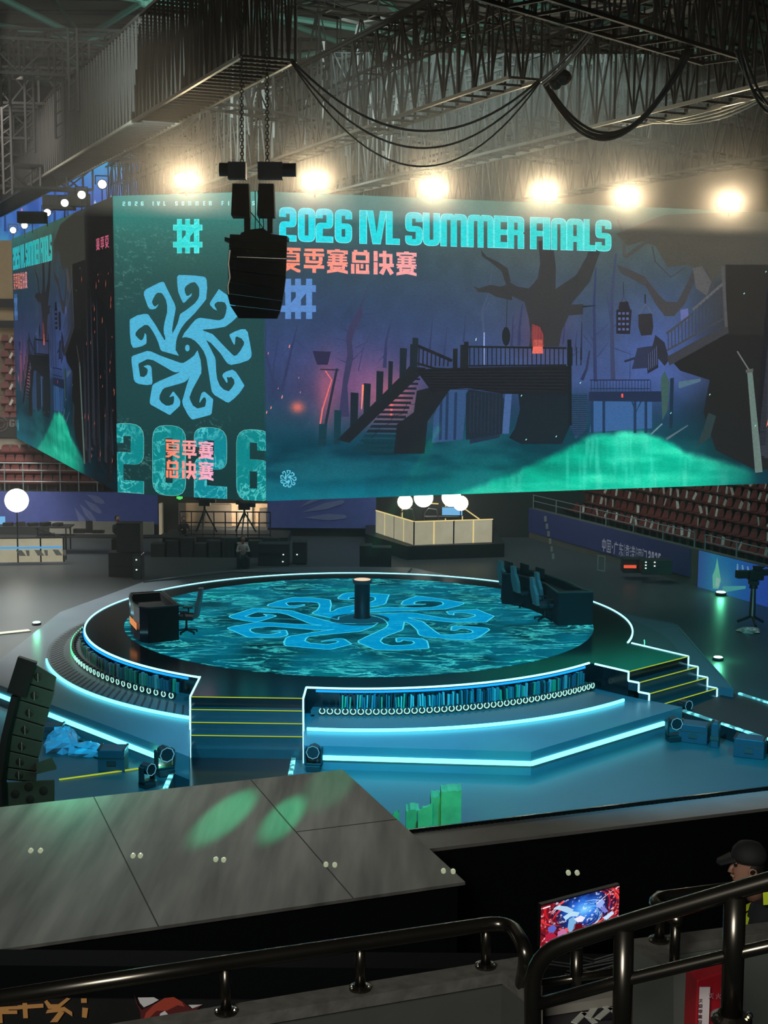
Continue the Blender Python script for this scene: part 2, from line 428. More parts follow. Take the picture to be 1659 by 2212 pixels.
# Chinese characters as bold strokes on a 100 x 100 cell (y down): rectangles and quads
R4 = lambda a, b, c, d: [(a, b), (c, b), (c, d), (a, d)]
H_ = {
 'xia': [R4(0,0,100,13), R4(43,10,60,24), R4(4,20,21,58), R4(78,20,95,58), R4(4,20,95,27), R4(18,33,80,39), R4(4,50,95,58), R4(2,62,96,71),
         [(55,66),(78,72),(22,100),(0,98),(0,90),(16,88)], [(20,74),(38,72),(100,90),(98,100),(84,100)], [(10,78),(30,66),(40,70),(16,84)]],
 'ji': [[(4,2),(94,0),(98,4),(98,12),(4,13)], R4(0,20,100,32), R4(42,8,58,46), R4(8,34,27,50), R4(73,34,92,50), R4(8,50,90,61), [(90,55),(90,62),(74,71),(56,71)], R4(0,68,100,82), R4(42,70,60,100)],
 'sai': [R4(38,0,62,8), [(0,4),(100,4),(100,20),(88,20),(76,13),(24,13),(12,20),(0,20)], R4(14,18,86,26), R4(5,29,96,37), R4(5,41,96,48), R4(0,52,100,60),
         R4(24,18,40,60), R4(60,18,76,60), [(14,58),(86,58),(100,66),(94,72),(82,67),(18,67),(6,72),(0,66)], R4(14,64,28,82), R4(72,64,86,82), R4(28,71,72,77), [(42,76),(58,76),(100,88),(100,100),(50,92),(0,100),(0,88)]],
 'zong': [R4(15,0,33,14), R4(66,0,84,14), R4(5,8,95,22), R4(5,42,95,53), R4(5,8,25,53), R4(76,8,95,53), R4(0,58,18,98), R4(25,58,43,98), R4(25,84,95,98), R4(50,58,64,76), R4(76,58,93,98)],
 'jue': [R4(0,2,20,44), R4(0,48,20,98), R4(45,0,63,66), R4(27,12,93,26), R4(78,12,93,60), R4(27,52,100,66), [(50,62),(66,66),(48,100),(27,92)], [(56,62),(76,62),(100,90),(82,100)]],
 'zhong': [R4(8,14,92,28), R4(8,62,92,74), R4(8,14,24,74), R4(76,14,92,74), R4(42,0,58,100)],
 'guo': [R4(2,2,98,14), R4(2,86,98,98), R4(2,2,14,98), R4(86,2,98,98), R4(24,24,76,34), R4(24,46,76,56), R4(24,68,76,78), R4(44,24,56,78)],
 'guang': [R4(44,0,58,16), R4(12,14,98,26), R4(12,14,26,70), [(12,66),(26,66),(14,100),(0,96)]],
 'dong': [R4(4,14,96,24), [(36,0),(50,0),(26,50),(12,50)], R4(12,44,94,54), R4(50,30,62,100), [(26,62),(38,66),(16,96),(4,90)], [(70,66),(82,62),(98,90),(86,96)]],
 'xiang': [R4(12,8,88,16), R4(44,0,56,48), R4(2,22,98,31), [(38,30),(48,34),(12,54),(4,48)], [(52,34),(62,30),(96,48),(88,54)], R4(22,54,78,62), R4(22,90,78,98), R4(22,54,34,98), R4(66,54,78,98), R4(22,72,78,79)],
 'gang': [R4(0,8,14,24), R4(0,38,14,54), [(6,66),(18,70),(12,100),(0,96)], R4(28,12,98,22), R4(22,36,100,46), R4(44,0,56,46), R4(70,0,82,46), R4(36,56,86,65), R4(36,56,48,98), R4(36,88,94,98), R4(74,56,86,78), R4(36,72,86,80)],
 'ao': [R4(0,8,14,24), R4(0,38,14,54), [(6,66),(18,70),(12,100),(0,96)], R4(28,8,98,18), R4(28,8,38,62), R4(88,8,98,62), R4(44,30,82,38), R4(58,22,68,58), R4(22,66,100,76), [(56,76),(66,80),(36,100),(26,94)], [(62,76),(72,76),(98,94),(88,100)]],
 'men': [R4(8,0,24,16), R4(4,22,18,100), R4(34,8,96,20), R4(82,8,96,100), R4(66,88,90,100)],
 'mie': [R4(4,4,96,16), R4(44,16,58,60), R4(14,34,28,54), R4(72,34,88,50), [(42,54),(58,58),(20,100),(4,94)], [(50,58),(62,54),(98,92),(86,100)]],
 'huo': [R4(10,26,24,50), R4(76,22,92,46), [(42,0),(58,0),(56,50),(24,100),(6,94),(42,46)], [(50,46),(60,44),(98,92),(84,100)]],
 'qi': [R4(8,4,44,12), R4(8,30,44,38), R4(8,4,18,38), R4(36,4,44,38), R4(56,4,92,12), R4(56,30,92,38), R4(56,4,64,38), R4(82,4,92,38), R4(0,46,100,54), R4(8,62,44,70), R4(8,90,44,98), R4(8,62,18,98), R4(36,62,44,98), R4(56,62,92,70), R4(56,90,92,98), R4(56,62,64,98), R4(82,62,92,98)],
}
def hanzi(art, key, x0, x1, top, bot, rgb, layer=4):
    for q in H_[key]:
        def m(p):
            x = x0+(x1-x0)*p[0]/100; return (x, top(x)+(bot(x)-top(x))*p[1]/100)
        art.poly([m(p) for p in q], rgb, layer)
LN = lambda x0, y0, x1, y1: (lambda x: y0+(y1-y0)*(x-x0)/(x1-x0))
HASH = [R4(525,430,655,1355), R4(745,430,875,735), R4(745,1045,875,1355), R4(990,430,1125,1355), R4(420,580,1210,735), R4(420,1045,1210,1195),
        [(760,735),(1010,735),(875,910),(875,1045),(655,1045),(655,980),(760,850)]]
def hash_logo(art, x0, x1, y0, y1, rgb, layer=3, sk=0.0, alpha=0.0):
    for q in HASH:
        art.poly([(x0+(x1-x0)*(a-420)/790, y0+(y1-y0)*(b-430)/925+sk*(x1-x0)*(a-420)/790) for a, b in q], rgb, layer, (), alpha)
TILE = {'A': (270, 580, .08439), 'B': (400, 580, .09644), 'C': (270, 740, .08439), 'D': (400, 730, .09644)}
def parse_outline(s):
    out = []; t = None
    for w in s.split():
        if w[0] in TILE: t = TILE[w[0]]; w = w[1:]
        x, y = map(float, w.split(',')); out.append((t[0]+x*t[2], t[1]+y*t[2]))
    return out
EMB = [parse_outline(s) for s in (
  'C1365,340 1275,185 1290,0 A1285,1890 1330,1720 1420,1530 1540,1371 B200,1000 400,760 455,685 478,430 465,255 440,200 390,180 200,155 0,145 A1360,165 1315,210 1320,400 1345,600 1400,740 1460,865 1485,880 1520,860 B60,670 125,610 133,545 100,580 50,612 0,620 A1600,705 1555,690 1520,620 1505,520 1540,450 1600,405 B20,380 100,325 170,305 210,310 265,375 300,450 300,600 280,670 200,780 100,860 0,925 A1659,985 1540,1070 1400,1160 1385,1190 1330,1400 1260,1550 1195,1665 1190,1560 1220,1350 1260,1150 1280,1010 1250,900 1190,780 1050,500 980,350 940,340 870,355 520,530 470,590 465,680 490,760 570,980 620,1040 690,1045 770,1025 815,970 838,905 770,965 730,970 700,930 672,860 690,800 750,680 810,620 900,620 950,660 1030,800 1060,950 1060,1120 1000,1350 970,1530 975,1650 1010,1760 1015,1810 1000,1840 940,1750 760,1440 580,1180 540,1165 480,1160 300,1195 110,1300 100,1350 105,1650 125,1850 C135,30 185,130 270,132 420,90 520,35 A535,1880 530,1700 485,1650 475,1720 440,1810 390,1840 340,1810 250,1710 255,1640 330,1550 480,1445 560,1445 620,1500 700,1620 780,1770 835,1900 C840,20 890,185 930,220',
  'A1440,1775 1500,1650 1659,1465 B60,1320 210,1150 270,1115 330,1105 520,1130 700,1158 770,1155 850,1110 890,1020 915,890 905,820 870,760 800,745 710,745 650,785 640,830 700,940 620,905 545,820 535,780 580,700 740,460 960,620 1080,700 1165,1070 1020,1205 880,1305 620,1350 370,1370 400,1395 600,1470 660,1530 800,1680 D980,311 1080,405 1140,385 1220,290 1300,150 1305,90 B1300,1640 1250,1570 1140,1520 1110,1550 1105,1650 1095,1700 1075,1705 1040,1640 975,1500 985,1470 1100,1410 1240,1360 1330,1358 1385,1420 1430,1640 D1475,340 1465,430 1400,500 1200,570 1010,605 940,575 890,520 780,350 680,240 560,110 455,50 560,250 655,440 668,520 680,760 700,920 760,1070 850,1160 960,1195 1040,1110 1090,1020 1080,940 1020,870 985,885 915,880 935,960 930,1010 900,990 815,850 840,795 910,750 1040,710 1120,760 1200,880 1315,1070 1200,1240 1080,1360 960,1450 900,1435 640,1280 580,1200 545,1000 500,700 460,450 400,300 300,160 200,60 B100,1560 0,1530 A1600,1750 1520,1755',
  'D262,275 330,500 350,700 345,790 270,930 150,1150 80,1330 100,1400 160,1520 260,1580 420,1545 440,1500 455,1400 440,1340 400,1330 350,1390 315,1450 300,1440 310,1380 350,1240 400,1205 440,1220 605,1365 612,1400 580,1690 540,1730 150,1830 110,1805 0,1640 C1600,1860 1470,1620 1445,1500 1480,1380 1560,1100 1640,860 1590,950 1510,1010 1400,1050 1000,1160 940,1210 870,1350 860,1450 920,1540 1030,1615 1120,1615 1210,1580 1235,1500 1240,1400 1215,1365 1170,1385 1115,1400 1150,1340 1210,1255 1240,1270 1380,1450 1400,1520 1385,1620 1140,1850 1110,1850 640,1590 615,1540 620,1450 680,1110 720,1060 850,990 1050,905 1300,800 1390,750 1280,765 1200,740 1000,620 700,450 600,430 540,430 330,535 325,580 370,870 470,880 540,820 565,720 550,670 455,605 550,575 630,590 660,640 685,1000 670,1070 540,1090 330,1060 240,1010 205,940 150,500 150,370 190,335 540,215 640,225 900,340 1400,520 1480,520 1659,415 D0,530 100,460 190,390 230,320')]
EMB.append([(403.2+5*math.cos(a*math.pi/6), 751.8+7.4*math.sin(a*math.pi/6)) for a in range(12)])
def emblem(art, fn, rgb, layer=3, alpha=0.0, raw=False):
    for pl in EMB: art.poly([fn(*p) for p in pl], rgb, layer, (), alpha, raw)

# ---------------------------------------------------------------- the hanging LED cube
ZB, ZT = 4.311, 14.225
P0 = Vector((-3.876, 45.0, 0)); PR = (PZ(1659, 1045, ZB)+PZ(1659, 458, ZT))/2; PR.z = 0
U_MAIN = (PR-P0).normalized()
PL = (PZ(251, 1058, ZB)+PZ(243, 417, ZT))/2; PL.z = 0
U_NAR = (P0-PL).normalized(); L_NAR = (P0-PL).length
PF = (PZ(38, 945, ZB)+PZ(18, 515, ZT))/2; PF.z = 0
U_LEFT = (PL-PF).normalized(); L_LEFT = (PL-PF).length
L_MAIN = L_LEFT
def on_face(P, u):
    n = Vector((u.y, -u.x, 0))
    def f(px, py):
        d = ray(px, py); o = Vector((0, 0, CAM_H)); t = (P-o).dot(n)/d.dot(n); q = o+t*d
        return ((q-P).dot(u), q.z)
    return f
uv_main = on_face(P0, U_MAIN); uv_nar = on_face(PL, U_NAR)

def screen(name, P, u, L, me, mat, label):
    """LED wall: cabinet shell behind a lit picture, hung with its left foot at P."""
    ang = math.atan2(u.y, u.x)
    o = thing(name, (P.x, P.y, ZB), label, 'screen')
    o.rotation_euler = (0, 0, ang)
    cab = MB(); cab.box((L/2, .33, (ZT-ZB)/2), (L-.5, .5, ZT-ZB)); cab.box((L/2, .1, (ZT-ZB)/2), (L-.04, .04, ZT-ZB))
    for i in range(1, int(L/1.0)):
        cab.box((min(L-.05, i*1.0+.03), .62, (ZT-ZB)/2), (.06, .1, ZT-ZB))
    for j in range(6): cab.box((L/2, .64, j*(ZT-ZB)/5*.98+.08), (L-1, .1, .06))
    m_ = bpy.data.meshes.new('cabinet'); m_.from_pydata(cab.v, [], cab.f); m_.materials.append(MATTE)
    c = bpy.data.objects.new('cabinet', m_); col.objects.link(c); c.parent = o
    if not me.materials: me.materials.append(mat)
    d = bpy.data.objects.new('display', me); col.objects.link(d); d.parent = o
    d.location = (0, .06, -ZB); d.material_slots[0].link = 'OBJECT'; d.material_slots[0].material = mat
    return o

# --- picture of the forest with the title, in the photo's pixel measure of the main wall
A = Art(uv_main, (0, L_MAIN, ZB, ZT))
def forest(X, Y):
    n = fbm(X, Y, 160, 3); n2 = fbm(X*.35, Y*1.6, 60, 11); n3 = fbm(X, Y, 26, 23)
    y0 = Y+20*(n-.5)
    left = keys(y0, [(410, (64,138,132)), (470, (58,104,104)), (560, (48,76,90)), (660, (46,68,100)), (760, (52,70,114)), (840, (44,62,98)), (900, (36,70,92)), (960, (16,74,92)), (1010, (14,78,96)), (1075, (14,112,132))])
    mid = keys(y0, [(430, (76,128,112)), (500, (78,92,86)), (600, (60,78,92)), (720, (58,76,112)), (820, (64,84,134)), (880, (34,60,90)), (940, (18,62,78)), (1000, (10,96,100)), (1070, (10,150,130))])
    rgt = keys(y0, [(440, (90,118,104)), (520, (84,84,74)), (620, (58,58,56)), (760, (40,40,44)), (880, (30,36,40)), (960, (22,44,50)), (1060, (14,62,78))])
    C = left*(1-sm(X, 780, 1180))[..., None]+mid*sm(X, 780, 1180)[..., None]
    w = sm(X+60*(n-.5), 1440, 1600)
    C = C*(1-w[..., None])+rgt*w[..., None]
    far = sm(X, 1640, 1760)
    C = mixc(C, (24, 24, 28), far*.92)
    for cx, cy_, rx, ry, c, a in ((775, 835, 115, 75, (160, 92, 140), .62), (850, 865, 50, 50, (225, 115, 115), .6), (644, 880, 14, 12, (255, 120, 100), .8),
                                 (705, 850, 20, 70, (220, 100, 110), .4), (1170, 720, 60, 60, (130, 60, 80), .3), (1420, 760, 90, 110, (86, 110, 190), .45)):
        C = mixc(C, c, a*np.exp(-((X-cx)/rx)**2-((Y-cy_)/ry)**2))
    # mist and swamp bottom
    fog = sm(Y, 900, 960)*sm(n2, .4, .75)
    C = mixc(C, (40, 120, 130), fog*.35*(1-w))
    C = mixc(C, (12, 50, 66), sm(Y, 915, 985)*(1-sm(Y, 1010, 1060))*(1-sm(n2, .35, .6))*.65)
    # green pool
    top = np.interp(X, [560, 900, 1000, 1100, 1180, 1248, 1275, 1335, 1390, 1430, 1487, 1570, 1640, 1700], [1200, 1105, 1058, 1022, 985, 952, 937, 927, 926, 941, 973, 990, 1016, 1040])
    g = sm(Y-top+10*(n3-.5), -3, 16)*(1-sm(X, 1610, 1650))
    gc = keys(n2, [(.3, (4, 150, 125)), (.5, (8, 190, 155)), (.75, (60, 235, 190))])
    rip = sm(fbm(X*2.2, Y*.25, 20, 41), .5, .8)
    gc = mixc(gc, (120, 245, 215), rip*.35)
    fade = np.interp(X, [900, 1100, 1250, 1480, 1560, 1640], [.35, .8, 1, 1, .7, .3])
    C = C*(1-(g*fade)[..., None])+gc*(g*fade)[..., None]
    C = C*(1+.16*(n3-.5))[..., None]
    return np.clip(C, 0, 255)
xs = list(np.arange(566, 1664, 3.0))+list(np.arange(1664, 2250, 8.0))
A.grid(xs, list(np.arange(402, 1092, 3.0)), forest)
c5 = lambda *p: [(570+a*.3315, 420+b*.3315) for a, b in p]
c6 = lambda *p: [(1100+a*.3370, 420+b*.3370) for a, b in p]
FAR, MIDT, DK, DK2 = (50, 58, 96), (40, 48, 74), (30, 36, 42), (22, 30, 36)
# distant trees and spires
for p, w in (((230,820,190,980,120,1280),22), ((20,850,10,1010,70,1250),14), ((835,810,800,960,790,1130),26), ((1105,795,1095,900,1085,1010),14), ((1200,860,1185,980,1175,1080),12),
             ((1320,785,1312,880,1305,960),12), ((1632,790,1625,900,1620,990),12), ((100,930,70,1100,60,1300),10), ((700,900,650,1000,620,1150),5)):
    A.line(c5(*[(p[i], p[i+1]) for i in (0, 2, 4)]), 1, FAR, 1, w*.33)
for p in ((215,950,300,1040), (200,960,120,1050), (640,785,770,765), (600,880,700,845), (560,900,430,830), (570,960,440,930), (600,1000,680,960), (548,1100,460,1060), (545,890,470,800), (790,1050,740,1100),
          (650,700,700,640), (580,1080,660,1000)):
    A.line(c5(p[:2], p[2:]), 2.2, FAR, 1, .5)
A.poly(c5((490,1450),(560,1450),(548,1250),(586,1060),(576,960),(602,870),(648,792),(640,740),(694,560),(622,752),(560,858),(538,932),(548,1040),(520,1200)), (58,58,92), 1)
A.line(c5((1495,470),(1470,640),(1425,760),(1438,900)), 1.5, (70,84,112), 1, 5)
A.line(c5((1440,760),(1500,660)), 3, (70,84,112), 1, 1)
A.line(c5((1440,900),(1438,1110)), 2.5, (150,170,230), 1)
for a, b, r in ((1385,945,5), (30,1035,4), (168,990,6), (120,1320,6), (48,1390,5), (230,1195,3), (95,1265,3), (20,1420,5), (240,1290,3)):
    x, y = c5((a, b))[0]; A.poly([(x-r*.25, y+r*.5), (x+r*.1, y-r*.7), (x+r*.35, y-r*.4), (x+r*.1, y+r*.6)], (255, 150, 130) if a < 1000 else (230, 240, 255), 3)
# glowing hut posts
A.line(c5((480,1135),(445,1300),(405,1500)), 5, (40,46,64), 2, 6)
A.line(c5((370,1140),(495,1145)), 2.5, (46,44,64), 2)
A.line(c5((405,1150),(445,1210),(385,1400),(370,1500)), 2.5, (235,110,110), 1, 3.5)
A.line(c5((650,1240),(640,1400)), 5, (255,140,110), 1, 2)
A.line(c5((840,1320),(832,1450)), 8, (235,110,110), 1, 4)
A.poly(c5((320,1020),(440,1025),(420,1110),(350,1110)), (44,44,74), 2)
# stairway
for a, b, c, d in ((362,1495,415,1640), (462,1405,508,1630), (568,1290,620,1530), (655,1230,700,1440), (737,1150,783,1360), (815,1085,845,1290), (890,1000,936,1190), (957,975,1000,1140), (972,932,1010,1140)):
    A.poly(c5((a,b),(c,b+4),(c-8,d),(a-4,d)), (28,40,50) if b < 1400 else (22,58,70), 4)
A.poly(c5((480,1600),(560,1620),(1010,1190),(1060,1130),(950,1120),(900,1180)), DK, 4)
for i in range(16):
    t = i/15; y = 1195+t*460; xl = 925-t*330; xr = 1020-t*170
    A.poly(c5((xl,y),(xr,y+2),(xr,y+16+t*8),(xl-14,y+14+t*8)), (30,40,52) if t < .75 else (20,58,70), 3)
A.poly(c5((1000,1280),(1120,1250),(1240,1150),(1345,1150),(1210,1280),(1070,1480),(1050,1690),(850,1690),(870,1500),(980,1420)), DK, 4)
A.poly(c5((640,1600),(860,1600),(880,1700),(700,1700)), (18,52,64), 2)
for i in range(6): A.line(c5((700+i*82,1215+75*(5-i)),(740+i*82,1250+60*(5-i)),(775+i*82,1150+70*(5-i))), 1.4, DK, 4)
# railing from the head of the stair to the deck
A.line(c5((1000,985),(1130,1040),(1230,1085)), 7, DK, 4)
A.line(c5((1000,1100),(1120,1135),(1200,1140)), 5, DK, 4)
for i in range(8):
    x = 1015+i*27; A.line(c5((x,1000+i*12),(x-3,1120)), 3, DK, 4)
for x, y in ((1250,1005),(1298,980),(1322,960)): A.poly(c5((x-14,y),(x+16,y),(x+14,1150),(x-16,1150)), DK, 4)
A.line([*c5((1290,992)), *c6((370,985))], 4.5, DK, 4)
A.line([*c5((1330,1118)), *c6((370,1095))], 4, DK, 4)
for i in range(26):
    x = 1345+i*29; A.line(c5((x,995),(x,1115)), 2.4, DK, 4)
A.poly([*c5((990,1140),(1330,1128)), *c6((400,1100),(400,1285)), *c5((1560,1300),(1330,1262),(1230,1270),(1100,1290))], (28,32,38), 5)
A.poly(c5((1340,1270),(1400,1280),(1560,1300),(1560,1560),(1320,1600),(1320,1300)), (30,42,56), 4)
A.poly(c5((1575,1300),(1620,1300),(1600,1560),(1555,1560)), (70,100,150), 4)
A.poly(c5((1180,1275),(1330,1275),(1300,1600),(1100,1620),(1110,1450)), (52,82,124), 2)
for x in (1160, 1200, 1255): A.line(c5((x,1290),(x-8,1600)), 6, (36,56,88), 3)
for i in range(14): A.line([*c5((1020+i*6,1150+i*9)), *c6((395-i*3,1120+i*11))], 1.0, (40,44,52) if i % 2 else (20,24,30), 6)
for i in range(9): A.line(c5((1350+i*24,1290),(1345+i*24,1555)), 1.2, (44,56,72), 5)
# the great tree
A.poly([*c5((1365,595),(1405,612),(1480,588),(1540,600),(1582,590),(1552,500),(1480,440),(1425,405),(1418,360),(1452,402),(1530,440),(1592,482),(1612,570)),
        *c6((0,560),(60,592),(130,602),(185,540),(202,440),(190,300),(280,280),(302,460),(300,605),(430,520),(500,400),(520,330),(600,330),(560,440),(520,560),(420,680),(400,706),(478,703),(475,768),(385,776),(342,870),(322,975),(130,975),(140,900),(128,790),(100,690),(20,650)),
        *c5((1620,690),(1510,665),(1470,640),(1400,636))], (50,52,56), 5)
A.poly(c6((150,830),(200,850),(222,900),(225,975),(150,975),(146,900)), (140,62,66), 6)
A.poly(c6((160,930),(215,930),(220,1020),(150,1020)), (235,110,95), 6)
for i in range(5): A.line(c6((155+i*18,820),(152+i*17,970)), 1.2, (60,40,44), 6)
A.line(c6((475,720),(560,712)), 4, DK, 5, 1)
A.line(c5((1590,640),(1585,860)), 1.2, DK, 4)
cx, cy_ = c5((1582,925))[0]
A.poly([(cx+9*math.cos(t), cy_+21*math.sin(t)) for t in np.linspace(0, 6.0, 14)], DK, 4)
# trunk under the deck, undergrowth
A.poly(c6((60,1270),(400,1270),(395,1480),(340,1600),(80,1600),(0,1560),(40,1500),(72,1380)), (26,36,46), 5)
A.poly(c6((-250,1280),(-60,1290),(10,1330),(0,1400),(-60,1560),(-250,1600)), (34,50,70), 3)
A.poly(c6((375,930),(402,930),(404,1480),(386,1480)), DK2, 6)
# middle distance: trunks, steps, far deck
for p, w, c in (((560,470,548,700,556,1200),20,FAR), ((690,380,662,640,664,960,670,1190),26,(58,66,98)), ((30,780,22,900,14,970),8,FAR), ((90,700,70,850,66,970),18,FAR), ((470,820,465,1060),12,MIDT), ((440,870,425,1000),8,FAR),
                ((740,830,745,900),2,FAR), ((520,1000,500,1120,470,1190),20,(44,52,84)), ((630,640,660,850),5,FAR), ((780,1000,778,1190),4,FAR), ((360,830,350,960),10,FAR)):
    A.line(c6(*[(p[i], p[i+1]) for i in range(0, len(p), 2)]), w*.16, c, 2, w*.4)
for p in ((560,900,640,830), (570,1040,640,950), (555,960,500,860), (660,980,800,1030), (665,760,640,680), (665,860,720,800), (20,870,60,820), (480,900,540,980), (400,1040,460,1000), (60,900,100,960)):
    A.line(c6(p[:2], p[2:]), 2.4, FAR, 2, .7)
A.poly(c6((395,1275),(505,1275),(505,1500),(430,1570),(395,1490)), (44,70,100), 3)
for i in range(22): A.line(c6((398,1290+i*12),(503,1290+i*12)), 1.6, (26,44,66), 4)
A.poly(c6((545,1325),(920,1325),(920,1500),(520,1525)), (58,98,150), 2)
A.poly(c6((515,1265),(985,1262),(985,1330),(515,1325)), (34,46,74), 4)
A.line(c6((520,1190),(905,1190)), 2.4, (34,44,72), 4)
A.line(c6((520,1245),(905,1245)), 1.8, (34,44,72), 4)
for i in range(20): A.line(c6((530+i*20,1190),(530+i*20,1262)), 1.3, (34,44,72), 4)
for x in (535, 610, 810, 880): A.line(c6((x,1325),(x,1530)), 6, (34,54,86), 4)
A.line(c6((790,1325),(815,1400),(850,1325)), 3, (34,54,86), 4)
A.poly(c6((722,1278),(734,1278),(734,1302),(722,1302)), (255,90,70), 5)
# hanging cages
A.line(c6((735,560),(738,650)), 1.2, DK, 4); A.line(c6((705,725),(738,650),(775,725)), 1.6, DK, 4)
A.poly(c6((710,690),(765,685),(778,735),(790,740),(778,895),(690,893),(690,740),(705,735)), (40,38,48), 4)
for i in range(4):
    for j in range(3): A.poly(c6((702+j*26,755+i*34),(718+j*26,755+i*34),(718+j*26,770+i*34),(702+j*26,770+i*34)), (84,100,150), 5)
A.line(c6((875,640),(876,700)), 3, DK, 4); A.line(c6((835,770),(876,700),(920,765)), 1.8, (100,104,110), 4)
A.poly(c6((832,768),(920,762),(928,850),(918,900),(850,905),(832,850)), (46,46,52), 4)
# right-hand branches and dark canopy
A.poly(c6((690,250),(760,330),(860,300),(940,330),(1020,465),(1150,450),(1300,560),(1380,460),(1800,460),(1800,100),(1000,130),(820,200)), lambda x, y: (70,70,64), 3)
A.line(c6((700,160),(735,260),(745,400)), 5, (72,76,74), 3, 9)
A.line(c6((745,405),(860,320),(960,260)), 8, (70,70,68), 4)
A.line(c6((920,330),(940,430),(1040,530),(1130,470)), 3, (62,62,66), 4)
A.poly(c6((690,450),(770,480),(870,525),(960,640),(1010,688),(1080,690),(1150,560),(1190,455),(1270,470),(1310,600),(1240,640),(1190,560),(1130,700),(1060,780),(1000,780),(940,700),(880,590),(720,505)), (64,64,68), 5)
A.poly(c6((1180,470),(1240,460),(1300,560),(1270,650),(1200,600)), (86,86,88), 6)
# balcony and hut on the right
A.poly(c6((1030,1050),(1400,860),(1700,860),(1700,1760),(1590,1770),(1330,1640),(1250,1400),(1290,1190),(1100,1130)), (34,34,36), 3)
A.poly(c6((1390,450),(1800,450),(1800,900),(1400,900)), (40,40,40), 4)
A.poly(c6((1015,1040),(1400,830),(1412,885),(1030,1098)), (58,60,66), 6)
A.line(c6((1012,892),(1180,765)), 5, (66,70,78), 6); A.line(c6((1180,740),(1388,560)), 5.5, (92,94,98), 6)
A.line(c6((1015,1000),(1390,790)), 4, (66,68,72), 6)
for i in range(17):
    x = 1022+i*22; yt = 885-(x-1012)*.76 if x < 1180 else 740-(x-1180)*.87
    A.line(c6((x,yt),(x+2,1000-(x-1015)*.56)), 2.2, (60,64,72), 6)
A.poly(c6((1362,460),(1382,460),(1405,850),(1385,850)), (80,80,82), 7)
A.poly(c6((1100,740),(1150,730),(1155,800),(1105,830)), (96,104,160), 5)
A.poly(c6((885,1030),(955,950),(960,1110),(890,1150)), (40,44,60), 5)
A.poly(c6((740,1065),(930,1000),(930,1020),(745,1078)), (40,46,70), 4)
A.poly(c6((825,985),(920,970),(930,1110),(790,1120)), (46,52,78), 4)
A.poly(c6((915,1000),(940,900),(1000,950),(1030,1060),(1000,1100)), (44,46,58), 5)
for i in range(5): A.line(c6((895+i*13,1020-i*12),(897+i*13,1125-i*8)), 1.5, (80,90,130), 6)
A.poly(c6((975,1180),(1000,1130),(1030,1200),(1020,1380),(985,1450)), (60,90,86), 5)
A.poly(c6((1090,1200),(1230,1180),(1230,1200),(1090,1245)), (80,110,130), 5)
A.poly(c6((1035,1180),(1060,1175),(1050,1500),(1030,1500)), (30,48,66), 5)
A.line(c6((910,1540),(985,1470)), 3, (110,140,150), 5); A.line(c6((1010,1570),(1150,1480)), 5, (90,110,120), 5, 2)
A.poly(c6((1280,1400),(1330,1420),(1290,1560),(1200,1620),(1250,1500)), (44,60,64), 5)
A.poly(c6((1528,1130),(1562,1128),(1628,1780),(1580,1785)), (104,124,118), 6)
A.line(c6((1465,1005),(1540,1125)), 3, (110,112,108), 6); A.poly(c6((1518,1125),(1568,1115),(1566,1140),(1520,1145)), (86,90,86), 7)
for x, y in ((110,1572),(303,1552),(1508,635),(1288,1283),(1580,1483),(1648,495),(80,1290),(1038,1402),(458,1208)):
    q = c6((x, y))[0]; A.poly([(q[0]-1.6, q[1]+1), (q[0]+1, q[1]-2.4), (q[0]+2, q[1]-.6), (q[0], q[1]+2)], (150, 240, 220), 7)
# title
xt = [(605, 640, '2'), (645.1, 680.8, '0'), (684.1, 719.4, '2'), (724.9, 760, '6'), (778, 792.3, 'I'), (793.4, 834.9, 'V'), (835.3, 863.2, 'L'),
      (877.3, 912.2, 'S'), (915.2, 950.2, 'U'), (953.2, 1009, 'M'), (1011.9, 1066, 'M'), (1069, 1096.6, 'E'), (1097.8, 1132, 'R'), (1147, 1174, 'F'), (1174.8, 1188.4, 'I'), (1192.1, 1224, 'N'), (1226, 1260, 'A'), (1262.7, 1287.3, 'L'), (1288.2, 1320.5, 'S')]
tt, tb = LN(605, 447.8, 1320, 476.6), LN(605, 519.6, 1320, 542.4)
tcol = lambda x, y: (28+45*max(0, (x-1000)/320), 222-6*(x-600)/720, 240-32*(x-600)/720)
ocol = (128, 250, 255)
for a, b, ch in xt:
    glyph(A, ch, a-1.2, b+1.2, lambda x: tt(x)-1.2, lambda x: tb(x)+1.2, ocol, 7)
    glyph(A, ch, a, b, tt, tb, tcol, 8)
ht, hb = LN(605, 534, 900, 544), LN(605, 587, 900, 596.5)
hcol = lambda x, y: (255, 142+(x-600)*.09, 112+(x-600)*.2)
for i, (a, b, k) in enumerate(((607, 650, 'xia'), (656.7, 701, 'ji'), (707, 752, 'sai'), (758.8, 800.5, 'zong'), (807.6, 851.5, 'jue'), (857, 900.5, 'sai'))):
    hanzi(A, k, a, b, ht, hb, hcol, 8)
hash_logo(A, 606.5, 683, 602, 689, (92, 140, 204), 8)
def emb_small(x, y): return (623.5+(x-410)*.1345, 1034.5+(y-749)*.122)
emblem(A, emb_small, (96, 200, 226), 8)
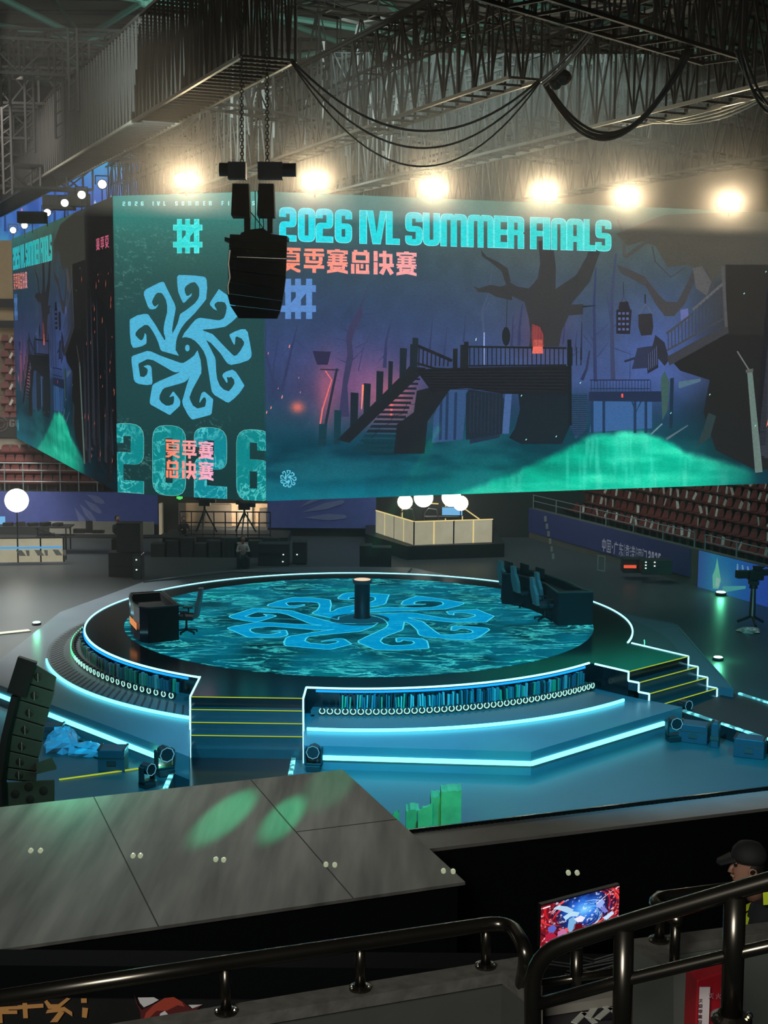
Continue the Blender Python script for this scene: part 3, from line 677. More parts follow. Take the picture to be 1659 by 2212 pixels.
# corner mark at the far end, seen on the long left wall
for i, k in enumerate(('sai', 'ji', 'xia')):
    u = L_MAIN-3.0+i*.8
    for q in H_[k]: A.poly([(u+.62*p[0]/100, 13.0-.42*p[1]/100) for p in q], (225, 110, 140), 8, (), 0, True)
rs = random.Random(4)
for i in range(60):
    u = rs.uniform(15, L_MAIN-.3) if i > 20 else rs.uniform(19.5, L_MAIN-.3); v = rs.uniform(4.6, 12); h = rs.uniform(.08, .3)
    if u > 19: A.poly([(u, v), (u+.07, v+h), (u+.12, v+h*.4)], (240, 120, 100) if i % 3 else (70, 70, 96), 6, (), 0, True)
for i in range(22):
    u = rs.uniform(18.6, L_MAIN-.6); v = rs.uniform(4.4, 6); h = rs.uniform(1.5, 6)
    A.poly([(u, v), (u+.5, v), (u+.35, v+h), (u+.25, v+h*1.1)], (52, 56, 66) if i % 2 else (30, 30, 36), 5, (), 0, True)
me_forest = A.mesh('display')
M_MAIN = display_mat('led_wall_picture', 1.0)
M_SIDE = display_mat('led_wall_picture_dimmed', .62)  # same picture, its off-axis dimming set into the strength
screen('led_screen', P0, U_MAIN, L_MAIN, me_forest, M_MAIN, 'huge hanging screen with a misty forest stairway and turquoise event title')
screen('led_screen', PF, U_LEFT, L_LEFT, me_forest, M_SIDE, 'long screen seen edge-on at left with the title squeezed narrow')

# --- narrow panel with the emblem
B = Art(uv_nar, (0, L_NAR, ZB, ZT))
def teal(X, Y):
    n = fbm(X, Y, 120, 7)
    C = keys(Y+14*(n-.5), [(405, (40,168,158)), (450, (46,134,126)), (520, (48,104,98)), (600, (40,82,80)), (700, (34,72,74)), (850, (32,70,72)), (1060, (20,54,56)), (1090, (20,56,58))])
    r = fbm(X+40*n, Y*2.0, 22, 31); s_ = np.exp(-((r-.5)/.016)**2)*sm(fbm(X, Y, 90, 77), .42, .6)
    C = mixc(C, (120, 180, 165), s_*.45*np.clip(sm(Y, 470, 500)*(1-sm(Y, 620, 700))+sm(Y, 880, 920), 0, 1))
    return C
B.grid(list(np.arange(240, 582, 2.5)), list(np.arange(405, 1095, 2.5)), teal)
for t_, ch in ((100,'2'),(150,'0'),(210,'2'),(265,'6'),(362,'I'),(410,'V'),(465,'L'),(572,'S'),(630,'U'),(690,'M'),(755,'M'),(820,'E'),(875,'R'),(985,'F'),(1040,'I'),(1095,'N'),(1150,'A'),(1210,'L'),(1262,'S')):
    x = 240+t_*.2411; w = 5.8*G_[ch][0]/10*(.75 if ch == 'M' else 1)
    glyph(B, ch, x-w/2+2, x+w/2+2, lambda x: 435-(x-264)*.004, lambda x: 444.4-(x-264)*.004, (170, 255, 255), 5)
hash_logo(B, 372.4, 435.6, 473, 547, (130, 255, 250), 3)
hash_logo(B, 373.6, 434.4, 474.2, 545.8, (52, 222, 220), 4, 0, .6)
emblem(B, lambda x, y: (x, y), (80, 180, 216), 3)
bt, bb = LN(245, 914, 580, 930.4), LN(245, 1062, 580, 1085.5)
for a, b, ch in ((-38,315,'2'),(412,765,'0'),(858,1205,'2'),(1312,1672,'6')):
    x0, x1 = 245+a*.2019, 245+b*.2019
    glyph(B, ch, x0-.8, x1+.8, lambda x: bt(x)-.8, lambda x: bb(x)+.8, (120, 200, 190), 3)
    glyph(B, ch, x0, x1, bt, bb, (10, 134, 138) if a != 858 else (10, 136, 150), 4, 1)
ccol = lambda x, y: (255, 138+(x-356)*.42, 104+(x-356)*1.05)
for (a, b, k, r) in ((356.5,387.5,'xia',0),(392,423.5,'ji',0),(428,460,'sai',0),(357.5,386,'zong',1),(392,424,'jue',1),(428,460,'sai',1)):
    t0 = LN(356, 949 if r == 0 else 993, 460, 954.5 if r == 0 else 999); b0 = LN(356, 988 if r == 0 else 1032.5, 460, 994 if r == 0 else 1039)
    hanzi(B, k, a, b, t0, b0, ccol, 6)
screen('led_screen', PL, U_NAR, L_NAR, B.mesh('display'), display_mat('led_emblem_picture', 1.0, (.10, .42, .38), 1.7), 'tall narrow screen with a blue spiral arm emblem above the digits 2026')

# ---------------------------------------------------------------- arena shell
U1 = Vector((-0.3876, 0.9218, 0)); N1 = Vector((0.9218, 0.3876, 0))      # the hall's long direction, and its right-hand normal
M_FLOOR = pbr('arena_floor', (60, 65, 66), .42, noise=.12, nscale=.25, spec=.45)
M_WALL = pbr('hall_wall', (62, 60, 54), .9, noise=.12)
M_ROOF = pbr('roof_sheeting', (112, 108, 98), .8, noise=.25, nscale=.2, stretch=(.4, 3, 1))
struct(MB().prism([(-60, 2), (70, 2), (70, 125), (-60, 125)], -.2, 0), 'floor', M_FLOOR)
struct(MB().prism([(-60, 0), (80, 0), (80, 135), (-60, 135)], 28.5, 28.8), 'ceiling', M_ROOF)
struct(MB().prism([(-60, 118), (80, 118), (80, 118.4), (-60, 118.4)], 0, 28.5), 'wall_back', M_WALL)
struct(MB().prism([(-50, 0), (-49.6, 0), (-49.6, 118), (-50, 118)], 0, 28.5), 'wall_left', M_WALL)
struct(MB().prism([(66, 0), (66.4, 0), (66.4, 118), (66, 118)], 0, 28.5), 'wall_right', M_WALL)

# purlins and bright roof strips
mb = MB()
for i in range(30): mb.box((5, 14+i*3.6, 28.1), (110, .35, .5))
struct(mb, 'trim_1', pbr('purlin', (60, 60, 54), .7))
# space frame of painted tubes
M_TUBE = pbr('teal_roof_tube', (72, 116, 104), .5, noise=.1)
def node_tube(a, b, r=.17): mb.tube([a, b], r, 8)
mb = MB()
nodes = {}
for i in range(-4, 7):
    for j in range(0, 8):
        nodes[i, j] = Vector((i*9.5+(4.7 if j % 2 else 0)-2, 50+j*9, 25.2 if (i+j) % 2 else 26.6))
for (i, j), p in nodes.items():
    mb.ball(p, .34, 5)
    for d in ((1, 0), (0, 1), (-1, 1) if not j % 2 else (1, 1)):
        q = nodes.get((i+d[0], j+d[1]))
        if q: mb.tube([p, q], .17, 6)
    mb.tube([p, (p.x+2.5, p.y+4.5, 28.2)], .13, 6); mb.tube([p, (p.x-2.5, p.y+4.5, 28.2)], .13, 6)
tag(mb.build('roof_space_frame', M_TUBE), 'teal painted tube space frame under the hall roof', 'roof frame', kind='structure')

# ---------------------------------------------------------------- trusses
def box_truss(p, q, w, h, bay, label, name='lighting_truss', t=.07, group=None, mat=None, lit=False):
    """Four chords with verticals, cross ties and diagonals; p, q are the middle of the bottom face."""
    p = Vector(p); q = Vector(q); mat = mat or DARKMETAL
    o = thing(name, p, label, 'truss', group)
    d = (q-p); L = d.length; d.normalize(); a = Vector((-d.y, d.x, 0)).normalized()*w/2; up = Vector((0, 0, h))
    for k, s, e in ((0, -1, 0), (1, 1, 0), (2, -1, 1), (3, 1, 1)):
        MB().beam(p+a*s+up*e, q+a*s+up*e, t, t).build('chord', ALU if lit and e == 0 else mat, o)  # lit bottom rails get a paler metal for the light they catch
    n = max(2, int(L/bay)); mb = MB()
    for i in range(n+1):
        c = p+d*(L*i/n)
        mb.beam(c-a, c+a, t*.7); mb.beam(c-a+up, c+a+up, t*.7)
        mb.beam(c-a, c-a+up, t*.7); mb.beam(c+a, c+a+up, t*.7)
        if i < n:
            e = p+d*(L*(i+1)/n)
            if i % 2: mb.beam(c-a, e-a+up, t*.6); mb.beam(c+a+up, e+a, t*.6)
            else: mb.beam(c-a+up, e-a, t*.6); mb.beam(c+a, e+a+up, t*.6)
    mb.build('lattice', mat, o)
    return o
def girder(px, py, z, L, h, label, bay=1.1, w=1.1, back=0.0, u=None, lit=False, t=.1):
    u = u or U1
    p = PZ(px, py, z); p = p-u*back
    return box_truss(p, p+u*L, w, h, bay, label, 'roof_girder', t, None, None, lit)
girder(580, 126, 17, 62, 3.3, 'deep dark girder above the long left screen, its bottom rails coloured pale as if lit', .55, 1.5, lit=True)
girder(1135, 170, 17, 75, 3.2, 'deep girder in the middle of the roof with two bright bottom rails', 1.1, 1.0, lit=True)
girder(1700, 182, 16.6, 70, 3.4, 'deep girder with tangled cables along its bottom rail, coloured as if lit, at right', 1.1, 1.2, lit=True)
girder(1105, 28, 19, 90, 1.4, 'thin high girder running back from the top centre', 1.5, .8, t=.08)
girder(2300, 235, 16.6, 70, 3.4, 'deep girder at the far right edge of the roof', 1.2, 1.2)
U2 = Vector((.669, .743, 0))
pe = PZ(1560, 132, 17)
box_truss(pe-U2*26, pe, 1.15, 3.4, 1.05, 'broad lattice girder ending in a square frame at the top right', 'roof_girder', .1, None, None, False)
pe = PZ(1720, 300, 15)
for k, (x, y, z, L, h) in enumerate(((1500, 330, 18, 26, 5), (1750, 300, 18.5, 26, 4.6), (900, 300, 18.4, 24, 4.6), (1320, 300, 19.5, 26, 4.4))):
    p = PZ(x, y, z)
    box_truss(p-U2*L/2, p+U2*L/2, 1.4, h, 1.2, ('hazy lattice girder %s' % ('over the dark right end of the main screen', 'at the far right behind the sagging cables', 'above the first letters of the big title', 'above the screen middle between two floodlights')[k]), 'roof_girder', .1)
# slim ladder truss across the top
a_, b_ = PY(615, 12, 47), PY(1255, 92, 53)
box_truss(a_, b_+(b_-a_)*.5, .7, .5, 1.6, 'slim bright ladder truss crossing the top centre', 'lighting_truss', .06, None, ALU, True)
# trusses of the upper left
for k, (x0, y0, x1, y1, Y, h) in enumerate(((-40, 112, 300, 118, 62, .9), (-40, 160, 330, 176, 60, 1.4), (-40, 225, 500, 238, 66, 1.6), (-30, 300, 700, 320, 70, 1.3), (-30, 335, 420, 352, 74, 1.2), (-40, 402, 190, 412, 66, 1.0), (300, 260, 660, 275, 72, 1.6))):
    box_truss(PY(x0, y0, Y), PY(x1, y1, Y+3), 1.2, h, 1.25, 'dark box truss in the upper left, %s' % ('topmost of the level ones', 'second from the top', 'third from the top, the longest', 'low one running behind the hanging speaker', 'just above the far blue screen', 'in front of the far blue screen', 'short one left of the hoist chains')[k], 'lighting_truss', .12)
# vertical hangers and masts in the upper left
for k, (x, y0, y1, Y) in enumerate(((18, 60, 420, 60), (66, 80, 330, 61), (130, 90, 300, 61), (210, 130, 330, 62), (248, 150, 335, 63), (160, 60, 240, 58), (322, 90, 210, 58))):
    t = PY(x, y0, Y); b = PY(x, y1, Y)
    mb = MB()
    for s in (-.18, .18): mb.beam((b.x+s, Y, b.z), (b.x+s, Y, t.z), .09)
    for j in range(int((t.z-b.z)/.5)): mb.beam((b.x-.18, Y, b.z+j*.5), (b.x+.18, Y, b.z+j*.5+.25), .05)
    tag(mb.build('truss_mast', DARKMETAL), 'dark upright ladder mast in the upper left roof', 'mast', 'ladder masts of the upper left')
# forest of hanging drop rods
mb = MB(); rs = random.Random(9)
for i in range(380):
    x = rs.uniform(150, 1750); y = rs.uniform(250, 350); Y = rs.uniform(58, 100)
    p = PY(x, y, Y); h = rs.uniform(1.2, 4.0)
    mb.beam(p, p+Vector((rs.uniform(-.25, .25), 0, h)), rs.choice((.05, .08, .12)))
tag(mb.build('drop_rods', DARKMETAL), 'hundreds of thin hanging rods crowding the roof haze', 'rods', kind='stuff')
# sagging cables
def cable(pts, Y0, Y1, sag, r, label, grp=None, n=26):
    a = PY(*pts[0], Y0); b = PY(*pts[1], Y1)
    P = [a.lerp(b, i/n)-Vector((0, 0, 4*sag*(i/n)*(1-i/n))) for i in range(n+1)]
    return tag(MB().tube(P, r, 6).build('cable', BLACK, None, True), label, 'cable', grp)
cable(((628, 128), (1165, 172)), 38, 39, 1.6, .035, 'uppermost of three thin cables sagging between two girders')
cable(((628, 132), (1165, 176)), 38, 39, 2.0, .03, 'middle one of three thin cables sagging between two girders')
cable(((630, 136), (1166, 178)), 38, 39, 2.45, .025, 'lowest of three thin cables sagging between two girders')
for k, (d, s) in enumerate(((0, 1.75), (5, 1.8), (10, 1.68), (-4, 1.86))):
    cable(((1175+d*.6, 178), (1487+d, 105)), 39, 36, s, .04, 'thick dark cable hanging in a deep bow under the top right girder', 'cables of the deep bow')
for k, (d, s) in enumerate(((0, .1), (6, .14), (12, .06))):
    cable(((1165+d, 176+d), (1290+d, 45)), 39, 35, s, .04, 'dark cable climbing steeply from the middle girder', 'cables climbing to the top right girder')
for k, (d, s) in enumerate(((0, .5), (8, .65), (16, .4))):
    cable(((1590+d, 110), (1690, 225+d)), 36, 40, s, .04, 'dark cable swooping off the right edge', 'cables at the right edge')
for k in range(5):
    cable(((1345+k*18, 272-k*3), (1660, 192+k*4)), 49-k, 41, .12+.06*k, .03, 'loose pale cable lying along the right girder', 'loose cables on the right girder').data.materials[0] = ALU
mb = MB().ball(PY(1213, 168, 38.5), .28, 8, (1, 1, .8)); mb.ball(PY(1200, 180, 38.5), .18, 8)
tag(mb.build('cable_bundle', BLACK), 'knotted black cable bundle hanging at the middle girder tip', 'cable bundle')

# ---------------------------------------------------------------- floodlights on the screens
FLOOD = glow('floodlight_glass', (255, 230, 188), 165)
FLOOD2 = glow('spot_glass', (255, 246, 230), 14)
def make_flood():
    o = thing('floodlight', (0, 0, 0), 'twin warm floodlight', 'floodlight')
    b = MB(); b.box((0, .18, 0), (.74, .22, .42)); b.box((0, .3, 0), (.5, .12, .3)); b.build('housing', BLACK, o)
    for s in (-.17, .17): MB().lathe((s, .05, 0), [(.19, .0), (.19, .04)], 20, 'Y').build('lens', FLOOD, o)
    y = MB(); y.beam((-.4, .18, 0), (-.4, .18, -.3), .04); y.beam((.4, .18, 0), (.4, .18, -.3), .04); y.beam((-.4, .18, -.3), (.4, .18, -.3), .04); y.beam((0, .2, -.3), (0, .2, -.5), .05); y.build('yoke', BLACK, o)
    return o
fl = make_flood()
names = ['above the tall narrow emblem screen', 'over the digits 2026 of the big title', 'over the letters SU of the big title', 'over the end of the word SUMMER', 'right of the end of the big title', 'last one at the right end of the row']
for k, (x, y) in enumerate(((410, 389), (675, 392), (930, 406), (1170, 416), (1348, 425), (1567, 437))):
    f_, P_, u_ = (uv_nar, PL, U_NAR) if k == 0 else (uv_main, P0, U_MAIN)
    u, z = f_(x, y); p = P_+u_*u; n = Vector((u_.y, -u_.x, 0))*.25
    place(fl, (p.x+n.x, p.y+n.y, z), math.atan2(-p.x, p.y)*1.0, k == 0, 'glaring warm floodlight on the screen top, '+names[k], 'floodlights above the screens')
# lamps along the left screen
def make_spot():
    o = thing('spot_lamp', (0, 0, 0), 'small spot lamp', 'spotlight')
    MB().lathe((0, .3, 0), [(.09, .3), (.2, .1), (.24, -.22), (.24, -.3)], 16, 'Y').build('barrel', BLACK, o)
    MB().lathe((0, 0, 0), [(.19, -.02), (.19, .02)], 16, 'Y').build('lens', FLOOD2, o)
    y = MB(); y.beam((-.3, .2, 0), (-.3, .2, .4), .05); y.beam((.3, .2, 0), (.3, .2, .4), .05); y.beam((-.3, .2, .4), (.3, .2, .4), .05); y.beam((0, .32, -.2), (0, .32, -.75), .05); y.build('yoke', BLACK, o)
    return o
sp = make_spot()
uv_left = on_face(PF, U_LEFT)
for k, (x, y) in enumerate(((37, 499), (62, 489), (79, 478), (112, 462), (150, 442), (187, 425), (232, 403))):
    u, z = uv_left(x, y+4); u = min(u, L_LEFT); p = PF+U_LEFT*u
    place(sp, (p.x-.1, p.y-.35, z+.1), .25, k == 0, scale=(.72,)*3, label= 'small white spot lamp on the long left screen, '+('farthest, at its left corner', 'second from the left corner', 'third, under a black box', 'fourth, mid row', 'fifth, beside the curved mirror patch', 'sixth, near the top right', 'nearest and highest, by the narrow screen')[k], group='spot lamps along the left screen')
def box_thing(name, c, d, mat, label, cat, rz=0, group=None, bevel=.01):
    return tag(MB().box(c, d, rz).build(name, mat, None, False, bevel), label, cat, group)
for k, (x, y, w, h) in enumerate(((128, 438, 1.3, .6), (70, 470, 1.1, .45), (172, 432, .7, .5))):
    p = PY(x, y, 60-k*3); box_thing('fixture_case', p, (w, .6, h), BLACK, 'black fixture housing among the spot lamps on the left screen', 'housing', 0, 'black housings on the left screen')

# far blue screen behind the trusses
C_ = Art(lambda x, y: (x, y), (0, 22, 0, 12))
def farsky(X, Y):
    n = fbm(X*30, Y*30, 60, 5); 
    C = keys(Y/12+.1*(n-.5), [(0, (60,170,190)), (.3, (70,120,190)), (.6, (60,110,210)), (.8, (60,150,225)), (1, (20,190,225))])
    C = mixc(C, (34, 74, 160), sm(fbm(X*30, Y*12, 26, 9), .5, .7)*.6)
    return C
C_.grid(list(np.linspace(0, 22, 90)), list(np.linspace(0, 12, 60)), farsky)
for i in range(14):
    x = rs.uniform(.5, 21); C_.poly([(x, 3), (x+.25, 3), (x+.5, 9), (x+.3, 9)], (40, 70, 130), 1)
for i in range(12):
    x, y = rs.uniform(1, 21), rs.uniform(4, 8); C_.poly([(x, y), (x+.3, y), (x+.15, y+.4)], (225, 140, 200) if i % 2 else (220, 235, 255), 2)
pf = PY(-30, 555, 92); pt = PY(-30, 330, 92)
o = thing('led_screen', (pf.x-1, 92, pf.z), 'far bright blue screen glimpsed behind the trusses at upper left', 'screen')
me = C_.mesh('display'); me.materials.append(display_mat('far_screen_picture', .95))
d = bpy.data.objects.new('display', me); col.objects.link(d); d.parent = o; d.scale = (11/22, 1, (pt.z-pf.z)/12)
MB().box((pf.x-1+5.5, 92.3, (pf.z+pt.z)/2), (11, .4, pt.z-pf.z)).build('cabinet', MATTE, o)

# ---------------------------------------------------------------- hanging line array beside the title
Yh = 36.0
def hp(x, y, Y=Yh): return PY(x, y, Y)
o = thing('hanging_speaker', hp(560, 690), 'black hanging speaker array in silhouette before the screens', 'speaker array')
prof = [((500, 508), (622, 512)), ((498, 538), (621, 545)), ((497, 560), (620, 572)), ((496, 585), (619, 600)), ((497, 610), (616, 626)), ((494, 635), (612, 651)), ((500, 660), (607, 672)), ((518, 689), (600, 690))]
for i in range(len(prof)-1):
    (a, b), (c, d) = prof[i], prof[i+1]
    q = [hp(*a), hp(*b), hp(*d)+Vector((0, 0, .02)), hp(*c)+Vector((0, 0, .02))]
    m_ = MB(); m_.add([(v.x, Yh-.35, v.z) for v in q]+[(v.x*.98-.1, Yh+.5, v.z) for v in q], [(0, 1, 2, 3), (7, 6, 5, 4), (0, 4, 5, 1), (1, 5, 6, 2), (2, 6, 7, 3), (3, 7, 4, 0)])
    m_.build('speaker_box', MATTE, o)
m_ = MB()
q = [hp(489, 514), hp(489, 523), hp(520, 519), hp(524, 505), hp(545, 498), hp(570, 495), hp(590, 508), hp(622, 512), hp(622, 520), hp(520, 521)]
n = len(q); m_.add([(v.x, Yh-.4, v.z) for v in q]+[(v.x, Yh+.5, v.z) for v in q], [tuple(range(n)), tuple(range(2*n-1, n-1, -1))]+[(i, (i+1) % n, n+(i+1) % n, n+i) for i in range(n)])
m_.build('rigging_frame', MATTE, o)
for x0, x1 in ((528, 541), (578, 589)):
    m_ = MB(); a, b = hp(x0, 470), hp(x1, 504); m_.box(((a.x+b.x)/2, Yh, (a.z+b.z)/2), (b.x-a.x, .2, a.z-b.z)); m_.build('shackle', MATTE, o)
for (x0, y0, x1, y1), w in (((497, 540, 497, 600), .03), ((494, 636, 497, 600), .03)):
    MB().tube([hp(x0, y0, 35.6), hp((x0+x1)/2-3, (y0+y1)/2, 35.6), hp(x1, y1, 35.6)], w, 6).build('side_cable', STEEL, o)
MB().beam(hp(512, 555, 35.6), hp(618, 559, 35.6), .012).build('seam_highlight', STEEL, o)
# hoist bags and motors
for k, (x0, y0, x1, y1, lab) in enumerate(((502, 398, 541, 471, 'left black chain bag above the hanging speaker'), (558, 398, 594, 471, 'right black chain bag above the hanging speaker'))):
    a, b = hp(x0, y0), hp(x1, y1)
    t = thing('chain_hoist', ((a.x+b.x)/2, Yh, b.z), lab, 'hoist')
    m_ = MB(); w = (b.x-a.x)/2; cx = (a.x+b.x)/2
    m_.add([(cx-w*.9, Yh-.2, a.z), (cx+w*.9, Yh-.2, a.z), (cx+w*1.02, Yh-.22, b.z), (cx-w*1.08, Yh-.22, b.z+.06), (cx-w*.9, Yh+.2, a.z), (cx+w*.9, Yh+.2, a.z), (cx+w, Yh+.22, b.z), (cx-w*1.05, Yh+.22, b.z)],
           [(0, 1, 2, 3), (7, 6, 5, 4), (0, 4, 5, 1), (1, 5, 6, 2), (2, 6, 7, 3), (3, 7, 4, 0)]); m_.build('chain_bag', MATTE, t)
    m_ = MB(); m_.box((cx+(.1 if k else -.1), Yh, a.z+.33), (.62 if k else .45, .35, .42)); m_.lathe((cx+(.5 if k else -.3), Yh, a.z+.36), [(.17, -.25), (.17, .25)], 12, 'X'); m_.build('motor', BLACK, t)
    m_ = MB(); top = hp(545+k*30, -10)
    zz = a.z+.5; i = 0
    while zz < top.z:
        m_.torus((cx+.02, Yh, zz), .045, .013, Matrix.Rotation(math.pi/2, 3, 'X') if i % 2 else Matrix.Rotation(math.pi/2, 3, 'Y'), n=8, k=4); zz += .085; i += 1
    m_.build('chain', DARKMETAL, t)
for x0, y0, x1, y1 in ((551, 412, 551, 500), (557, 412, 561, 500), (541, 458, 572, 498), (568, 470, 569, 498)):
    tag(MB().tube([hp(x0, y0, 35.8), hp((x0+x1)/2+1, (y0+y1)/2, 35.8), hp(x1, y1, 35.8)], .012, 5).build('cable', BLACK), 'thin black wire running down between the chain bags', 'cable', 'wires between the chain bags')

# ---------------------------------------------------------------- the round stage
SC = Vector((-.7143, 41.2, 0)); SR = 8.13
LED_RIM = glow('led_tape_white_cyan', (150, 238, 255), 2.6)
LED_BASE = glow('led_tape_cyan', (95, 232, 255), 3.8)
LED_DASH = dashed('led_tape_dashed', (120, 240, 255), 2.4, 5.0)
STEPM = pbr('step_gloss', (46, 52, 54), .22)
NOSE = glow('stair_nosing_yellow', (190, 215, 60), .75)
M_DECK = pbr('stage_deck_grey', (66, 74, 76), .38, noise=.08, nscale=1.2)
M_BASE = pbr('stage_base_board', (82, 92, 98), .33, noise=.08, nscale=.8)
st = thing('round_stage', (SC.x, SC.y, 0), 'round black stage on a wide angular base edged with cyan light', 'stage')
ang = lambda x, y: math.atan2(y-SC.y, x-SC.x) % (2*math.pi)
T1a, T1b, T1c, T1d = (-4.596, 34.1), (-4.58, 32.2), (-1.885, 32.13), (-1.87, 33.15)
T2a, T2b, T2c, T2d = (5.592, 35.80), (6.34, 34.98), (8.26, 36.73), (7.0, 38.3)
a1, a2, a3, a4 = ang(*T1a), ang(*T1d), ang(*T2a), ang(*T2d)
ring_pts = arc(SC, SR, a4-2*math.pi, a1, 120)+[Vector((*T1b, 0)), Vector((*T1c, 0))]+arc(SC, SR, a2, a3, 40)+[Vector((*T2b, 0)), Vector((*T2c, 0))]
MB().prism(ring_pts, .0, 1.2).build('drum', GLOSS, st)
# base polygon
def isect(p, d, q, e):
    k = ((q.x-p.x)*e.y-(q.y-p.y)*e.x)/(d.x*e.y-d.y*e.x); return p+d*k
bA, bB = PZ(331, 1630, .28), PZ(24, 1511, .28); bC, bD = PZ(1147, 1649, .28), PZ(1433, 1562, .28); bE = PZ(697, 1636, .28)
v7, v7b = PZ(130, 1322, .55), PZ(0, 1425, .55)
P_fl = isect(bA, bB-bA, v7, v7b-v7); P_fr = isect(bA, bB-bA, bE, bC-bE)
V3 = lambda p: Vector((p[0], p[1], 0))
v2, v3, v5, v6 = PZ(1600, 1497, .55), PZ(1465, 1350, .55), PZ(890, 1226, .55), PZ(309, 1257, .55)
v2 = isect(bC, bD-bC, v3, PZ(1580, 1483, .55)-v3)
base = [P_fr, bC, v2, v3, v5, v6, v7, P_fl]
base = [Vector((p.x, p.y, 0)) for p in base]
fl_l, fl_r = ((-4.58, 32.2), (-4.42, 30.95)), ((-1.885, 32.13), (-1.80, 30.9))
fr_l, fr_r = ((6.34, 34.98), (7.52, 34.0)), ((8.26, 36.73), (9.36, 35.72))
X0 = isect(V3(fl_l[0]), V3(fl_l[1])-V3(fl_l[0]), base[7], base[0]-base[7]); X1 = isect(V3(fl_r[0]), V3(fl_r[1])-V3(fl_r[0]), base[0], base[1]-base[0])
X2 = isect(V3(fr_l[0]), V3(fr_l[1])-V3(fr_l[0]), base[1], base[2]-base[1]); X3 = isect(V3(fr_r[0]), V3(fr_r[1])-V3(fr_r[0]), base[2], base[3]-base[2])
notched = [X1, base[1], X2, V3(fr_l[0]), V3(fr_r[0]), X3, base[3], base[4], base[5], base[6], base[7], X0, V3(fl_l[0]), V3(fl_r[0])]
MB().prism(notched, 0, .55).build('base_platform', M_BASE, st)
for i in (7, 0, 1):
    p, q = base[i], base[(i+1) % 8]; d = (q-p).normalized(); n = Vector((d.y, -d.x, 0))
    if i == 0: spans = [(p, PZ(331, 1630, .28)), (PZ(697, 1636, .28), q)]
    elif i == 7: spans = [(p, q)]
    else: spans = [(p, PZ(1433, 1562, .28))]
    if i == 0: spans = [(PZ(697, 1636, .28), q)]
    if i == 7: spans = [(p, PZ(335, 1632, .28))]
    for s, e in spans:
        s = s.copy(); e = e.copy(); s.z = e.z = .28
        MB().beam(s+n*.02, e+n*.02, .05, .10).build('led_strip', LED_BASE, st)
DC, DR = Vector((-.57, 40.85, 0)), 9.27
aL0, aL1 = math.radians(196), math.atan2(PZ(401, 1554, .6).y-DC.y, PZ(401, 1554, .6).x-DC.x) % (2*math.pi)
aR0 = math.atan2(PZ(660, 1579, .6).y-DC.y, PZ(660, 1579, .6).x-DC.x) % (2*math.pi)
aR1 = math.atan2(PZ(1362, 1515, .6).y-DC.y, PZ(1362, 1515, .6).x-DC.x) % (2*math.pi)
for d0, d1 in ((math.radians(100), aL1), (aR0, aR1), (math.radians(-19), math.radians(100))):
    def onS(t):
        p = DC+Vector((math.cos(t), math.sin(t), 0))*DR; k = (p-SC); return SC+k.normalized()*(SR-.3)
    outer = arc(DC, DR, d0, d1, 60); inner = [onS(d1-(d1-d0)*i/60) for i in range(61)]
    MB().prism(outer+inner, .5, .62).build('lower_deck', M_DECK, st)
def strip_arc(C, Rr, b0, b1, z, w, h, mat, n=60):
    pts = arc(C, Rr, b0, b1, n); m_ = MB()
    for i in range(n): m_.beam((pts[i].x, pts[i].y, z), (pts[i+1].x, pts[i+1].y, z), w, h)
    return m_.build('led_strip', mat, st)
strip_arc(DC, DR+.01, aL0, aL1, .595, .05, .07, LED_BASE)
strip_arc(DC, DR+.01, aR0, aR1, .595, .05, .07, LED_BASE)
strip_arc(SC, SR, a4-2*math.pi, a1, 1.2, .045, .04, LED_RIM, 120)
strip_arc(SC, SR, a2, a3, 1.2, .045, .04, LED_RIM, 50)
m_ = MB()
def zig(top, bot, steps, z0, z1):
    """Stair-shaped light line from the deck edge down the flight."""
    P = []; top = Vector((*top, 0)); bot = Vector((*bot, 0))
    for i in range(steps+1):
        p = top.lerp(bot, i/steps); z = z0+(z1-z0)*i/steps
        P.append(Vector((p.x, p.y, z)))
        if i < steps: P.append(Vector((p.x, p.y, z0+(z1-z0)*(i+1)/steps)))
    return P
def poly_strip(P, w=.04):
    m_ = MB()
    for i in range(len(P)-1): m_.beam(P[i], P[i+1], w, w)
    m_.build('led_strip', LED_RIM, st)
poly_strip([Vector((*T1a, 1.2)), Vector((*T1b, 1.2))]); poly_strip([Vector((*T1c, 1.2)), Vector((*T1d, 1.2))])
poly_strip([Vector((*T2a, 1.2)), Vector((*T2b, 1.2))]); poly_strip([Vector((*T2c, 1.2)), Vector((*T2d, 1.2))])
for (l, r) in ((fl_l, fl_r), (fr_l, fr_r)):
    ll = zig(*l, 5, 1.2, 0); rr = zig(*r, 5, 1.2, 0)
    poly_strip(ll); poly_strip(rr)
    for i in range(5):
        t0, t1 = i/5, (i+1)/5
        A0, A1 = Vector((*l[0], 0)).lerp(Vector((*l[1], 0)), t0), Vector((*l[0], 0)).lerp(Vector((*l[1], 0)), t1)
        B0, B1 = Vector((*r[0], 0)).lerp(Vector((*r[1], 0)), t0), Vector((*r[0], 0)).lerp(Vector((*r[1], 0)), t1)
        z = 1.2-.24*(i+1)
        if z > .01:
            if i == 0: MB().prism([A0, B0, B1, A1], z-.24, z).build('step', STEPM, st)
            else: MB().prism([A0, B0, B1, A1], max(0, z-.24), z).build('step', STEPM, st)
        zn = 1.2-.24*i
        if i == 4 and l == fl_l: continue
        MB().beam((A0.x, A0.y, zn), (B0.x, B0.y, zn), .03, .015).build('step_nosing', NOSE, st)
